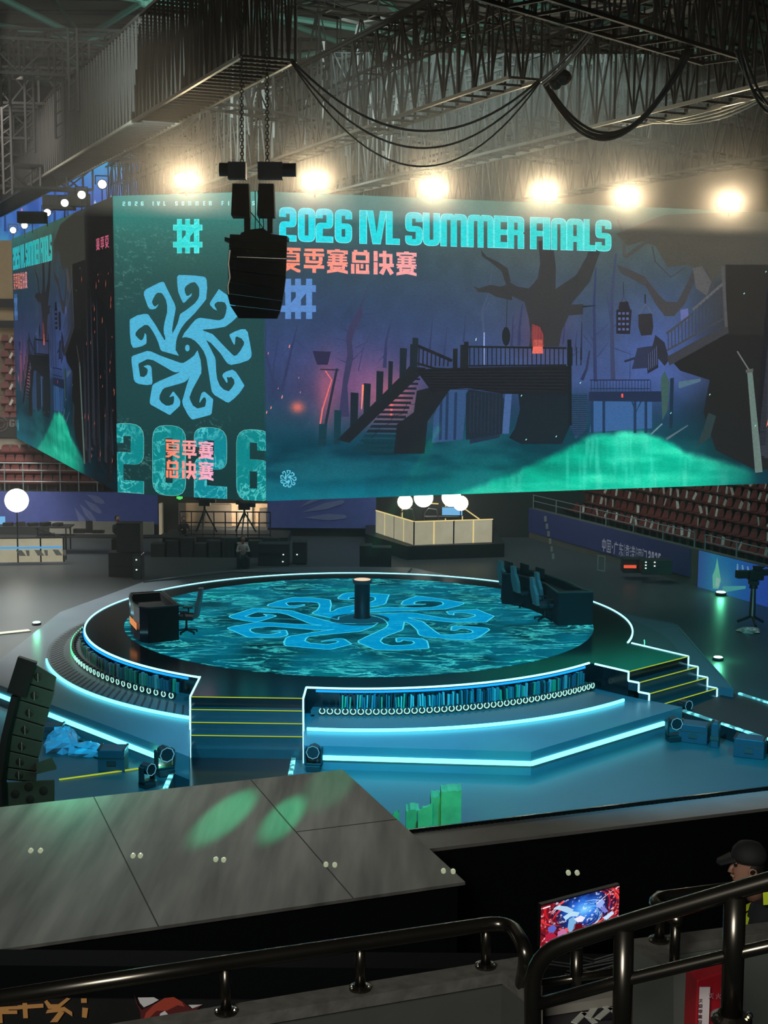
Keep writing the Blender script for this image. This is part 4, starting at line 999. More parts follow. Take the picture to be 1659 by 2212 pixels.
# boards of the lower deck
m_ = MB()
for i in range(64):
    t = math.radians(150)+i*math.radians(106)/64
    p = SC+Vector((math.cos(t), math.sin(t), 0))*8.75; q = DC+Vector((math.cos(t+.02), math.sin(t+.02), 0))*(DR-.1)
    m_.beam((p.x, p.y, .622), (q.x, q.y, .622), .05, .012)
m_.build('deck_grooves', BLACK, st)

# luminous floor of the stage
LR = 7.0
Dk = Art(lambda x, y: (x, y), (-LR, LR, -LR, LR))
def sea(X, Y):
    n = fbm(X*10+50, Y*10+50, 14, 61); C = keys(n, [(.2, (4, 44, 54)), (.45, (4, 82, 98)), (.6, (4, 98, 122)), (.85, (6, 120, 118))])
    return C
nr, na = 60, 120
g = len(Dk.v)
for i in range(nr+1):
    for k in range(na):
        r = LR*i/nr; t = 2*math.pi*k/na; Dk.v.append((r*math.cos(t), r*math.sin(t), 0))
XY = np.array([(v[0], v[1]) for v in Dk.v]); cc = lin(sea(XY[:, 0], XY[:, 1]))
Dk.c = [(*c_, .45+.75*min(1, math.hypot(a[0], a[1])/LR)**2) for c_, a in zip(cc, XY)]
for i in range(nr):
    for k in range(na): Dk.f.append((i*na+k, i*na+(k+1) % na, (i+1)*na+(k+1) % na, (i+1)*na+k))
rot = math.radians(-33.385); SCL = 1.7572
du0, dv0 = uv_nar(403.2, 751.8)
def disc_fn(x, y):
    u, v = uv_nar(x, y); a = (u-du0)*SCL; b = (v-dv0)*SCL
    return (a*math.cos(rot)-b*math.sin(rot)+.07, a*math.sin(rot)+b*math.cos(rot))
for pl in EMB[:3]:
    q = [disc_fn(*p) for p in pl]
    Dk.poly(q, (0, 146, 200), 1, (), .2, True)
    for i in range(len(q)):
        a, b = q[i], q[(i+1) % len(q)]; dx, dy = b[0]-a[0], b[1]-a[1]; L_ = math.hypot(dx, dy) or 1; w = .022
        Dk.poly([(a[0]-dy/L_*w, a[1]+dx/L_*w), (b[0]-dy/L_*w, b[1]+dx/L_*w), (b[0]+dy/L_*w, b[1]-dx/L_*w), (a[0]+dy/L_*w, a[1]-dx/L_*w)], (70, 215, 240), 2, (), 0, True)
Dk.poly([(.9*math.cos(t), .9*math.sin(t)) for t in np.linspace(0, 6.1, 28)], (14, 72, 92), 2, (), 0, True)
me = Dk.mesh('led_floor', .002, True)
m_sea = display_mat('led_floor_picture', 1.0, (.05, .55, .52), 1.15, .12, (.55, 1.35, 1), .7)
me.materials.append(m_sea)
d = bpy.data.objects.new('led_floor', me); col.objects.link(d); d.parent = st
d.location = (.0, 0, 1.206)
# books and ring lamps round the recess
rs = random.Random(3)
BK = [pbr('panel_'+n_, c_, .35, .0, noise=.15) for n_, c_ in (('teal', (50, 110, 110)), ('blue', (46, 84, 96)), ('grey', (120, 150, 145)), ('green', (50, 140, 100)), ('dark', (24, 44, 48)))]
protos = []
for m in BK:
    bm_ = MB(); bm_.box((0, 0, .5), (.9, 1, 1)); bm_.box((0, -.52, .5), (.5, .06, .8))
    bo = bm_.build('upright_slat', m); bo.location = (0, 0, 0); protos.append(bo)
used = set()
def slat(p, z, w, h, rz, label, grp, tilt=0):
    k = rs.randrange(5); first = k not in used; used.add(k)
    o = protos[k] if first else protos[k].copy()
    if not first: col.objects.link(o)
    o.location = (p.x, p.y, z); o.scale = (w, .07, h); o.rotation_euler = (0, tilt, rz)
    tag(o, label, 'slat', grp)
RINGM = glow('ring_lamp', (175, 245, 230), 1.15); RINGG = glow('ring_lamp_green', (110, 245, 180), 1.1)
ring_me = {}
for nm, mt in (('w', RINGM), ('g', RINGG)):
    r_ = MB().torus((0, 0, 0), .066, .015, Matrix.Rotation(math.pi/2, 3, 'X'), math.radians(118), math.radians(422), 16, 6)
    r_.lathe((0, .02, 0), [(.09, 0), (.09, .05), (.05, .09)], 12, 'Y')
    ro = thing('ring_lamp', (0, 0, 0), 'ring', 'ring lamp')
    MB().lathe((0, .03, 0), [(.085, 0), (.085, .05), (.05, .12)], 12, 'Y').build('housing', BLACK, ro)
    MB().torus((0, 0, 0), .066, .0135, Matrix.Rotation(math.pi/2, 3, 'X'), math.radians(118), math.radians(422), 16, 6).build('light_ring', mt, ro)
    ring_me[nm] = ro
ru = set()
def ringlamp(p, z, rz, k, label, grp):
    first = k not in ru; ru.add(k)
    place(ring_me[k], (p.x, p.y, z), rz, first, label, grp)
for (b0, b1, n_sl, n_rg, side) in ((a2+.10, a3-.05, 118, 42, 'front'), (math.radians(176), a1-.07, 84, 36, 'left')):
    for i in range(n_sl):
        t = b0+(b1-b0)*(i+.5)/n_sl
        if side == 'front' and i % 13 in (5,): continue
        p = SC+Vector((math.cos(t), math.sin(t), 0))*(SR+.12)
        slat(p, .72, (b1-b0)*SR/n_sl*rs.uniform(.55, .95), rs.uniform(.28, .37), t+math.pi/2, 'thin upright slat in the %s recess of the round stage, lit teal' % side, 'slats in the %s recess' % side, rs.uniform(-.06, .06))
    b0r, b1r = (b0-.045, b1+.0) if side == 'front' else (b0, b1)
    for i in range(n_rg):
        t = b0r+(b1r-b0r)*i/(n_rg-1); p = SC+Vector((math.cos(t), math.sin(t), 0))*(SR+.40)
        ringlamp(p, .735, t+math.pi/2, 'w' if side == 'front' or i > 14 else 'g', ('small white ring lamp in the curved front row of the stage' if side == 'front' else ('small white ring lamp in the left row beside the stairs' if i > 14 else 'small green ring lamp at the far end of the left row')), side+' ring lamps'+('' if side == 'front' or i > 14 else ', green'))
for side, b0, b1 in (('front', a2+.02, a3-.02), ('left', math.radians(174), a1-.03)):
    m_ = MB(); P = arc(SC, SR+.15, b0, b1, 60)
    for i in range(60): m_.beam((P[i].x, P[i].y, .665), (P[i+1].x, P[i+1].y, .665), .32, .11)
    m_.build('recess_shelf', M_DECK, st)
m_ = MB(); P = arc(SC, SR+.35, math.radians(-30), math.radians(-8), 20)
for i in range(20): m_.beam((P[i].x, P[i].y, .9), (P[i+1].x, P[i+1].y, .9), .03, .03)
m_.build('led_strip', glow('led_tape_green', (90, 255, 190), 1.3), st)

for b0, b1 in ((a2+.03, a3-.03), (math.radians(150), a1-.04)):
    strip_arc(SC, SR+.03, b0, b1, 1.13, .03, .05, glow('led_tape_deep_blue', (14, 120, 215), 2.6), 50)
# pedestal in the middle
pd = thing('pedestal', (SC.x+.07, SC.y+.3, 1.21), 'dark round pedestal with a bright top at the centre of the stage', 'pedestal')
px_, py_ = SC.x+.07, SC.y+.3
m_ = MB(); m_.lathe((px_, py_, 1.21), [(.27, 0), (.27, .02), (.235, .04), (.235, 1.02), (.25, 1.05)], 28); m_.build('column', BLACK, pd, True)
MB().lathe((px_, py_, 1.26), [(.27, 1.0), (.29, 1.03), (.29, 1.10), (.27, 1.12)], 28).build('rim', pbr('pedestal_rim', (70, 70, 66), .4), pd)
MB().lathe((px_, py_, 1.26), [(.25, 1.121), (.25, 1.13)], 28).build('lit_top', glow('pedestal_top', (255, 226, 190), .95), pd)

# ---------------------------------------------------------------- desks and chairs on the stage
def desk(name, poly, z0, z1, label, loc):
    o = thing(name, loc, label, 'desk')
    P = [Vector((p.x, p.y, 0)) for p in poly]; c = sum(P, Vector())/len(P)
    n = len(P); inn = [c+(p-c)*.86 for p in P]
    m_ = MB(); vs = [(p.x, p.y, z0) for p in P]+[(p.x, p.y, z1) for p in P]+[(p.x, p.y, z1) for p in inn]+[(p.x, p.y, z1-.22) for p in inn]
    fs = []
    for i in range(n):
        j = (i+1) % n; fs += [(i, j, n+j, n+i), (n+i, n+j, 2*n+j, 2*n+i), (2*n+i, 2*n+j, 3*n+j, 3*n+i)]
    fs.append(tuple(range(3*n, 4*n))); m_.add(vs, fs).build('body', MATTE, o)
    m_ = MB()
    for i in range(n):
        j = (i+1) % n; m_.beam((P[i].x, P[i].y, z1), (P[j].x, P[j].y, z1), .05, .04)
    m_.build('edge_trim', pbr('desk_trim', (60, 62, 60), .35), o)
    return o, P
dl = [PZ(387, 1383, 1.2), PZ(321, 1390, 1.2), PZ(303, 1387, 1.2), PZ(291, 1381, 1.2), PZ(284, 1373, 1.2), PZ(281, 1364, 1.2), PZ(284, 1354, 1.2), PZ(351, 1349, 1.2)]
o, P = desk('commentator_desk', dl, 1.2, 2.2, 'black desk with curved glossy front and orange sign at the left of the stage', dl[0])
FRONTM = pbr('desk_front_gloss', (30, 44, 66), .12, spec=.8)
for k in range(1, 5):
    a, b = P[k], P[k+1]; n = Vector((-(b-a).y, (b-a).x, 0)).normalized()*-.012; n = n if (n.x < 0) else -n
    m_ = MB(); m_.add([(a.x+n.x, a.y+n.y, 1.22), (b.x+n.x, b.y+n.y, 1.22), (b.x+n.x, b.y+n.y, 2.17), (a.x+n.x, a.y+n.y, 2.17)], [(0, 1, 2, 3)])
    m_.build('front_panel', FRONTM, o)
a, b = P[2], P[4]
m_ = MB(); n = Vector((-.05, -.05, 0)); a2_ = a.lerp(b, .15)+n; b2_ = a.lerp(b, .95)+n
m_.add([(a2_.x, a2_.y, 1.52), (b2_.x, b2_.y, 1.6), (b2_.x, b2_.y, 1.8), (a2_.x, a2_.y, 1.72)], [(0, 1, 2, 3)])
m_.build('sign', glow('desk_sign', (235, 150, 95), .9), o)
dr = [PZ(1280, 1350, 1.2), PZ(1205, 1352, 1.2)]+[PZ(x, y, 2.2) for x, y in ((1180, 1262), (1150, 1250), (1118, 1242), (1085, 1238), (1083, 1227), (1118, 1228), (1155, 1234), (1190, 1245), (1225, 1257), (1258, 1273))]
dr = [Vector((p.x, p.y, 0)) for p in dr]
o, P = desk('commentator_desk', dr, 1.2, 2.2, 'long curved black desk behind the chairs at the right of the stage', Vector((dr[0].x, dr[0].y, 1.2)))
for k, (t_, w) in enumerate(((3, .35), (4, .3), (5, .3))):
    p = P[t_]; q = P[-(t_-1)-1] if t_ < 6 else p
    m_ = MB(); m_.box((p.x*.6+q.x*.4, p.y*.6+q.y*.4, 2.36), (.05, .5, .3), .4)
    tag(m_.build('monitor', BLACK), 'small black monitor standing on the long curved desk', 'monitor', 'monitors on the right desk')
FAB = pbr('chair_fabric', (40, 50, 52), .7); FAB2 = pbr('chair_back_shell', (96, 112, 110), .5)
def make_chair():
    o = thing('gaming_chair', (0, 0, 0), 'chair', 'chair')
    for k in range(5):
        t = 2*math.pi*k/5+.3; m_ = MB(); e = Vector((.32*math.cos(t), .32*math.sin(t), .07))
        m_.beam((0, 0, .12), e, .06, .04); l = m_.build('base_leg', BLACK, o)
        MB().lathe(e-Vector((0, .02, .03)), [(.035, 0), (.035, .04)], 10, 'Y').build('caster', BLACK, l)
    MB().lathe((0, 0, .08), [(.045, 0), (.03, .18), (.03, .36)], 10).build('gas_column', BLACK, o)
    m_ = MB(); m_.box((0, .02, .47), (.52, .5, .1)); m_.box((-.25, .02, .51), (.08, .46, .08)); m_.box((.25, .02, .51), (.08, .46, .08)); m_.build('seat', FAB, o, False, .03)
    prof = [(.46, .17, .0), (.52, .26, .03), (.56, .29, .05), (.54, .27, .1), (.46, .25, .16), (.5, .22, .2)]
    m_ = MB(); L = []
    for i, (w, hh, b) in enumerate(((.40, .50, 0), (.50, .66, .03), (.54, .84, .06), (.46, 1.02, .10), (.34, 1.12, .12), (.32, 1.28, .14), (.22, 1.33, .14))):
        L.append([(-w/2, -.24-b, hh), (w/2, -.24-b, hh), (w/2*.9, -.34-b, hh), (-w/2*.9, -.34-b, hh)])
    vs = [v for r in L for v in r]; fs = [(0, 1, 2, 3), tuple(range(len(vs)-4, len(vs)))[::-1]]
    for i in range(len(L)-1):
        for k in range(4): fs.append((i*4+k, i*4+(k+1) % 4, i*4+4+(k+1) % 4, i*4+4+k))
    m_.add(vs, fs).build('backrest', FAB2, o, False, .02)
    for s in (-.3, .3):
        m_ = MB(); m_.beam((s, .0, .45), (s, .0, .68), .04); m_.box((s, .02, .69), (.08, .28, .03)); m_.build('armrest', BLACK, o)
    return o
ch = make_chair()
for k, (x, y, rz, lab) in enumerate(((403, 1368, 1.5, 'dark swivel chair behind the left desk on the stage'), (1177, 1340, -1.35, 'nearest swivel chair with a grey back at the right desk'), (1134, 1311, -1.25, 'middle swivel chair with a grey back at the right desk'),
                                     (1104, 1297, -1.15, 'farthest swivel chair at the right desk, left of the others'), (1186, 1327, -1.35, 'swivel chair half hidden behind the nearest one at the right desk'))):
    p = PZ(x, y, 1.21); place(ch, (p.x, p.y, 1.21), rz, k == 0, lab, 'swivel chairs on the stage')

# little light reflection lamp and floor lights
UPG = glow('uplight_green', (190, 255, 225), 5); UPW = glow('uplight_white', (255, 240, 200), 3)
def make_uplight():
    o = thing('floor_uplight', (0, 0, 0), 'floor light', 'floor light')
    MB().lathe((0, 0, 0), [(.16, 0), (.17, .06), (.15, .09)], 14).build('housing', BLACK, o)
    MB().lathe((0, 0, .092), [(.14, 0), (.12, .02)], 14).build('lens', UPG, o)
    return o
up = make_uplight()
for k, (x, y, z, s, lab) in enumerate(((79, 1350, .56, .9, 'green floor light on the grey apron at far left'), (1384//1+173, 1286, 0, 1.3, 'bright green floor light in front of the blue banner'), (1551, 1426, .0, 1.0, 'green floor light on the dark floor right of the stage'),
                                       (342, 1660, 0, .9, 'green floor light at the foot of the front stairs, left of the dashed line'), (500, 1619, 0, .7, 'green floor light under the front stairs, middle one'), (422, 1630, 0, .7, 'green floor light under the front stairs, left one'))):
    p = PZ(x, y, z); place(up, p, 0, k == 0, lab, 'green floor lights', (s, s, s))
    light('POINT', (p.x, p.y, z+.35), (0, 0, 0), 28 if k in (1, 2, 3) else 10, (.15, 1, .5), .08)
# dashed light lines on the floor
def dash(p, q, label, name='led_floor_line', w=.1, mat=None):
    return tag(MB().beam(p, q, w, .05).build(name, mat or LED_DASH), label, 'light line')
for z_ in (0.03,):
    dash(PZ(401, 1602, z_), PZ(357, 1704, z_), 'dashed cyan light line left of the front walkway')
    dash(PZ(641, 1606, z_), PZ(626, 1680, z_), 'dashed cyan light line right of the front walkway')
rz_ = .35
dash(PZ(1476, 1535, rz_), PZ(1700, 1610, rz_), 'dashed light line along the near edge of the right runway', w=.07)
dash(PZ(1596, 1498, rz_), PZ(1760, 1548, rz_), 'dashed light line along the far edge of the right runway', w=.07)
rw = [PZ(1470, 1535, rz_), PZ(1760, 1630, rz_), PZ(1860, 1580, rz_), PZ(1575, 1492, rz_)]
tag(MB().prism(rw, 0, rz_-.03).build('runway', BLACK), 'low black runway leaving the right stairs', 'runway')
tag(MB().prism([PZ(402, 1600, 0), PZ(640, 1604, 0), PZ(626, 1700, 0), PZ(352, 1720, 0)], 0.0, .025).build('walkway', GLOSS), 'glossy walkway between the two dashed lines at the front stairs', 'walkway')
# reflective strips and seams on the floor at left
tag(MB().beam(PZ(128, 1684, .02), PZ(300, 1660, .02), .05, .02).build('floor_strip', NOSE), 'thin yellow strip on the floor at lower left', 'strip')
tag(MB().beam(PZ(-60, 1375, .02), PZ(64, 1362, .02), .3, .04).build('cable_ramp', ALU), 'pale cable cover strip on the floor at far left', 'cable cover')
for k, (a, b, c, d) in enumerate(((1345, 1326, 1455, 1347), (1380, 1358, 1462, 1352), (1465, 1355, 1580, 1484))):
    tag(MB().beam(PZ(a, b, .56), PZ(c, d, .56), .05, .012).build('edge_strip', pbr('edge_strip', (110, 130, 130), .3, .5)), 'thin metal edge strip on the base right of the stage', 'edge strip', 'edge strips of the base')

# moving heads
def make_mh():
    o = thing('moving_head', (0, 0, 0), 'moving head', 'moving light')
    MB().box((0, 0, .09), (.4, .36, .18)).build('base', BLACK, o, False, .02)
    m_ = MB(); m_.box((-.22, 0, .42), (.06, .22, .5)); m_.box((.22, 0, .42), (.06, .22, .5)); m_.box((0, 0, .2), (.5, .22, .06)); m_.build('yoke', BLACK, o, False, .02)
    h = MB().lathe((0, .0, .58), [(.12, .22), (.18, .14), (.19, -.16), (.2, -.2)], 8, 'Y').build('head', BLACK, o)
    MB().torus((0, -.2, .58), .185, .012, Matrix.Rotation(math.pi/2, 3, 'X'), n=8, k=5).build('lens_ring', glow('lens_ring', (110, 190, 220), .7), h)
    return o
mh = make_mh()
for k, (x, y, s, rz, lab) in enumerate(((356, 1674, 1.1, .5, 'black moving head lamp left of the dashed line'), (678, 1664, 1.0, -.1, 'black moving head lamp right of the front stairs'), (1455, 1600, 1.0, .2, 'black moving head lamp at the foot of the right stairs'), (1478, 1556, .9, .6, 'black moving head lamp beside the right runway'),
                                        (318, 1700, .9, .9, 'black moving head lamp lowest at left, touching the board roof'))):
    p = PZ(x, y, 0); place(mh, p, rz, k == 0, lab, 'moving heads round the stage', (s*.8,)*3)
# cases and crates right of the stage
CASE = pbr('case_dark', (44, 58, 66), .5)
def case(x, y, d, label, rz=0.0, z=0, name='flight_case', mat=None):
    p = PZ(x, y, z); o = thing(name, p, label, 'case'); w, dp, h = d
    MB().box((p.x, p.y, p.z+h/2), (w, dp, h), rz).build('body', mat or CASE, o, False, .015)
    m_ = MB()
    for s in (-1, 1):
        m_.box((p.x+s*w*.48*math.cos(rz), p.y+s*w*.48*math.sin(rz), p.z+h), (.05, dp, .03), rz)
    m_.box((p.x, p.y, p.z+h*.62), (w*1.01, dp*1.01, .03), rz); m_.build('metal_edging', STEEL, o)
    m_ = MB(); c, s_ = math.cos(rz), math.sin(rz); m_.box((p.x+s_*dp*.51, p.y-c*dp*.51, p.z+h*.4), (.2, .03, .1), rz); m_.build('handle', STEEL, o)
    return o
case(1500, 1600, (.7, .5, .45), 'dark flight case with metal edging below the right runway, left one', -.4)
case(1620, 1632, (.7, .5, .45), 'dark flight case below the right runway, right one', -.4)
case(1545, 1612, (.18, .3, .6), 'narrow upright dark case between two flight cases at right', -.4)
case(245, 1660, (.6, .5, .5), 'dark box on the floor left of the moving heads')
case(115, 1590, (.5, .4, .3), 'small dark box beside the blue plastic bags')
# crumpled plastic bags
PLAST = pbr('plastic_sheet', (120, 150, 170), .3)
def blob(p, sx, sy, sz, seed, name, mat, label, cat):
    r_ = random.Random(seed); v = []; f = []; n, m = 14, 8
    for j in range(m+1):
        ph = math.pi/2*j/m
        for i in range(n):
            t = 2*math.pi*i/n; k = 1+r_.uniform(-.22, .22)
            v.append((p.x+sx*math.cos(t)*math.cos(ph)*k, p.y+sy*math.sin(t)*math.cos(ph)*k, p.z+sz*(math.sin(ph)**.8)*(1+r_.uniform(-.15, .15))))
    for j in range(m):
        for i in range(n): f.append((j*n+i, j*n+(i+1) % n, (j+1)*n+(i+1) % n, (j+1)*n+i))
    f.append(tuple(m*n+i for i in range(n)))
    return tag(MB().add(v, f).build(name, mat), label, cat)
blob(PZ(135, 1618, 0), .42, .4, .5, 1, 'plastic_bag', PLAST, 'peaked crumpled plastic bag on the floor left of the stage', 'bag')
blob(PZ(190, 1628, 0), .4, .3, .28, 2, 'plastic_bag', PLAST, 'flat crumpled plastic bag right of the peaked one', 'bag')
blob(PZ(212, 1600, 0), .16, .1, .14, 3, 'rolled_cloth', ALU, 'small pale rolled cloth behind the plastic bags', 'cloth')
for k, (a, b) in enumerate((((160, 1590), (250, 1640)), ((210, 1640), (262, 1618)))):
    p, q = PZ(*a, .02), PZ(*b, .02); r_ = random.Random(k)
    tag(MB().tube([p.lerp(q, i/10)+Vector((r_.uniform(-.15, .15), r_.uniform(-.25, .25), 0)) for i in range(11)], .02, 5).build('cable', BLACK), 'loose cable curling on the floor near the plastic bags', 'cable', 'floor cables by the bags')

# ---------------------------------------------------------------- line array standing at lower left
LG = pbr('speaker_dark_green', (58, 70, 64), .5, noise=.1); GR = pbr('speaker_grille', (26, 30, 30), .6)
o = thing('line_array', PY(60, 1745, 21.5), 'tall curved stack of line array speakers standing at the left edge', 'speaker array')
rows = [((55, 1428), (122, 1455)), ((52, 1475), (118, 1495)), ((38, 1512), (108, 1532)), ((28, 1549), (97, 1570)), ((18, 1586), (92, 1604)), ((14, 1622), (84, 1638)), ((12, 1658), (80, 1668)), ((12, 1685), (78, 1690)), ((8, 1745), (120, 1735))]
for i in range(8):
    a, b = rows[i]; c, d = rows[i+1]
    if i == 7: a, b, c, d = (12, 1690), (118, 1684), (12, 1744), (118, 1738)
    if i == 0: a, b = (55, 1422), (122, 1462)
    Yn = 21.5+.02*i
    m_ = MB(); q = [PY(*t, Yn) for t in (a, b, d, c)]; k_ = [PY(t[0]*.93+4, t[1], Yn+.8) for t in (a, b, d, c)]
    q[2].z += .015; q[3].z += .015
    m_.add(q+k_, [(0, 1, 2, 3), (7, 6, 5, 4), (0, 4, 5, 1), (1, 5, 6, 2), (2, 6, 7, 3), (3, 7, 4, 0)])
    bx = m_.build('speaker_cabinet', LG, o, False, .012)
    cx, cz = (q[0]+q[1]+q[2]+q[3]).x/4, (q[0]+q[1]+q[2]+q[3]).z/4
    if i < 7:
        m_ = MB(); m_.lathe((cx-.03, Yn-.0, cz), [(.065, 0), (.065, -.012), (.04, -.02)], 14, 'Y'); m_.build('horn', GR, bx)
        MB().beam((cx-.03, Yn-.025, cz-.07), (cx-.03, Yn-.025, cz+.07), .012).build('horn_bar', ALU, bx)
    else:
        for dx, dz in ((-.24, -.02), (-.02, .1), (.22, .04), (0, -.11)):
            MB().lathe((cx+dx, Yn, cz+dz), [(.07, 0), (.07, -.015), (.03, -.02)], 14, 'Y').build('driver', GR, bx)
m_ = MB(); fr = [(60, 1424), (36, 1500), (14, 1590), (2, 1680), (4, 1745)]
for i in range(4): m_.beam(PY(*fr[i], 21.4), PY(*fr[i+1], 21.4), .1, .3)
m_.build('side_rail', BLACK, o)
tag(MB().add([PY(*t, 21.3) for t in ((78, 1648), (112, 1636), (122, 1656), (122, 1662), (80, 1672))]+[PY(*t, 22.0) for t in ((78, 1648), (112, 1636), (122, 1656), (122, 1662), (80, 1672))],
    [(0, 1, 2, 3, 4), (9, 8, 7, 6, 5)]+[(i, (i+1) % 5, 5+(i+1) % 5, 5+i) for i in range(5)]).build('open_case', LG), 'open dark tray leaning against the line array', 'tray')

light('POINT', PY(150, 1640, 19.8), (0, 0, 0), 22, (.1, 1, .5), .2)  # unseen fill points added to brighten and tint the line array
light('POINT', PY(190, 1560, 20.5), (0, 0, 0), 25, (.4, .8, .8), .2)
# ---------------------------------------------------------------- far floor: booths, cases, people
FROST = pbr('frosted_panel', (150, 150, 142), .5, noise=.35, nscale=1.3, emit=(168, 160, 132), estr=.75)  # panels emit in place of backlight coming through the frosting
EDGE = glow('panel_edge_light', (255, 228, 150), .8)
LANT = glow('lantern_white', (255, 250, 235), 7)
def make_lantern():
    o = thing('balloon_light', (0, 0, 0), 'lantern', 'balloon light')
    MB().lathe((0, 0, 0), [(.47*math.sin(math.pi*i/14)+1e-3, -.47*math.cos(math.pi*i/14)) for i in range(15)], 24).build('globe', LANT, o, True)
    MB().tube([(0, 0, -2.0), (0, 0, -.47)], .025, 6).build('stand_pole', BLACK, o)
    m_ = MB()
    for k in range(3):
        t = k*2.1; m_.beam((0, 0, -1.7), (.4*math.cos(t), .4*math.sin(t), -2.1), .03)
    m_.build('tripod', BLACK, o)
    return o
ln = make_lantern()
for k, (x, y, Y, s, lab) in enumerate(((36, 1081, 58, 1.05, 'round glowing balloon light alone at far left'), (915, 1075, 64, .95, 'white balloon light second from left over the glass booth'), (975, 1074, 64, .95, 'white balloon light third from left over the glass booth'))):
    place(ln, PY(x, y, Y), 0, k == 0, lab, 'balloon lights', (s,)*3)
CRINK = glow('crinkled_lamp', (255, 240, 215), 1.6)
for k, (x, y, rz) in enumerate(((875, 1084, -.5), (995, 1087, .6))):
    p = PY(x, y, 63); o = thing('umbrella_light', p, 'crinkled tilted softlight on a stand, %s of the glass booth' % ('left end' if k == 0 else 'right end'), 'softlight')
    M_ = Matrix.Rotation(rz, 3, 'Y')
    m_ = MB(); m_.lathe(p, [(.34, -.06), (.36, 0), (.2, .14), (.03, .2)], 14, 'Y', M_); m_.build('dish', CRINK, o)
    MB().tube([p, (p.x, p.y, .6)], .025, 5).build('stand_pole', BLACK, o)
# glass booth in the centre
pA, pB, pC = PZ(894, 1177, .62), PZ(1064, 1171, .62), PZ(812, 1150, .62)
bo = thing('glass_booth', pA, 'low booth of frosted glass panels with glowing edges behind the stage', 'booth')
hB = 1.02
def panels(p, q, n, o, h=1.0, z=.62, edge=True):
    for i in range(n):
        a = p.lerp(q, i/n); b = p.lerp(q, (i+1)/n); d = (b-a).normalized()*.02
        m_ = MB(); m_.beam((a.x+d.x, a.y+d.y, z+h/2), (b.x-d.x, b.y-d.y, z+h/2), .04, h); pn = m_.build('glass_panel', FROST, o)
        m_ = MB(); m_.beam((b.x, b.y, z), (b.x, b.y, z+h), .06); m_.build('panel_edge', EDGE if (edge and i % 2 == 0) else BLACK, pn)
    m_ = MB(); m_.beam((p.x, p.y, z+h), (q.x, q.y, z+h), .06, .04); m_.build('top_rail', EDGE if edge else BLACK, o)
panels(pA, pB, 4, bo, hB); panels(pC, pA, 4, bo, hB)
dpt = Vector((.0, 5.5, 0))
m_ = MB(); m_.beam(pC+dpt*.6+Vector((1.3, 0, 1.0)), pB+dpt+Vector((-2.2, 0, 1.0)), .05, .05); m_.beam(pB+dpt*.9+Vector((-1.2, 0, 1.0)), pB+Vector((-.6, 0, 1.02)), .04)
for x in (967, 1005, 870): p = PZ(x, 1150, .62)+Vector((0, 2.5, 0)); m_.beam(p, p+Vector((0, 0, 1.2)), .05)
m_.build('light_rail', EDGE, bo)
plat = [pA+Vector((-.3, -.3, 0)), pB+Vector((.5, -.3, 0)), pB+Vector((.5, 4.5, 0)), pC+Vector((-.5, 4.5, 0)), pC+Vector((-.5, -.3, 0))]
tag(MB().prism(plat, 0, .6).build('booth_platform', BLACK), 'low black platform carrying the glass booth', 'platform')
DESKM = pbr('desk_black', (30, 32, 34), .5)
def table(p, w, d, h, label, rz=0):
    o = thing('table', p, label, 'table')
    MB().box((p.x, p.y, p.z+h-.02), (w, d, .05), rz).build('tabletop', DESKM, o)
    for sx in (-1, 1):
        for sy in (-1, 1): MB().box((p.x+sx*w*.46, p.y+sy*d*.42, p.z+(h-.05)/2), (.05, .05, h-.05)).build('leg', DESKM, o)
    return o
pt_ = PZ(955, 1158, .6)+Vector((0, 1.2, 0)); table(pt_, 1.6, .6, .74, 'small dark table inside the glass booth')
SCR = glow('far_monitor', (120, 190, 240), .9)
o = thing('monitor', (pt_.x+.5, pt_.y, pt_.z+.74), 'tilted monitor with a blue picture inside the glass booth', 'monitor')
m_ = MB(); c_ = pt_+Vector((.5, -.1, 1.0)); m_.box(c_, (1.0, .05, .42)); m_.build('case', BLACK, o); MB().box(c_+Vector((0, -.03, 0)), (.94, .01, .36)).build('panel', SCR, o)
for k in range(2):
    p = pt_+Vector((-1.6+k*1.1, -.4, 0)); MB_ = MB(); MB_.tube([p+Vector((-.3, 0, .9)), p+Vector((-.1, 0, 1.15)), p+Vector((.25, 0, 1.12)), p+Vector((.35, 0, .7))], .03, 6); MB_.tube([p+Vector((-.3, 0, .9)), p+Vector((-.3, 0, 0))], .03, 6); MB_.tube([p+Vector((.35, 0, .7)), p+Vector((.35, 0, 0))], .03, 6)
    tag(MB_.build('chair_frame', STEEL), 'bent metal chair frame inside the glass booth', 'chair', 'metal chairs in the booth')
# left booth
lA, lB = PZ(-60, 1216, .1), PZ(138, 1213, .1)
lb = thing('glass_booth', lA, 'booth of pale frosted panels with a blue stripe at the far left', 'booth')
panels(lA, lB, 4, lb, 1.02, .1, False)
BLUE_LINE = glow('blue_line', (80, 165, 225), .9)
m_ = MB(); m_.beam((lA.x, lA.y-.06, .72), (lB.x-.05, lB.y-.06, .72), .03, .08); m_.build('light_stripe', BLUE_LINE, lb)
for k in range(3):
    p = lA.lerp(lB, .52+.2*k); m_ = MB(); m_.add([(p.x, p.y-.07, .38), (p.x+.28, p.y-.07, .38), (p.x+.1, p.y-.07, .62), (p.x-.14, p.y-.07, .62)], [(0, 1, 2, 3)]); m_.add([(p.x+.32, p.y-.07, .38), (p.x+.42, p.y-.07, .38), (p.x+.42, p.y-.07, .62), (p.x+.26, p.y-.07, .62)], [(0, 1, 2, 3)])
    m_.build('panel_mark', pbr('mark_white', (190, 190, 184), .6), lb)
tb = PZ(30, 1200, .1)+Vector((0, 1.5, 0)); table(tb, 4.4, 1.0, 1.1, 'long dark table behind the left booth panels')
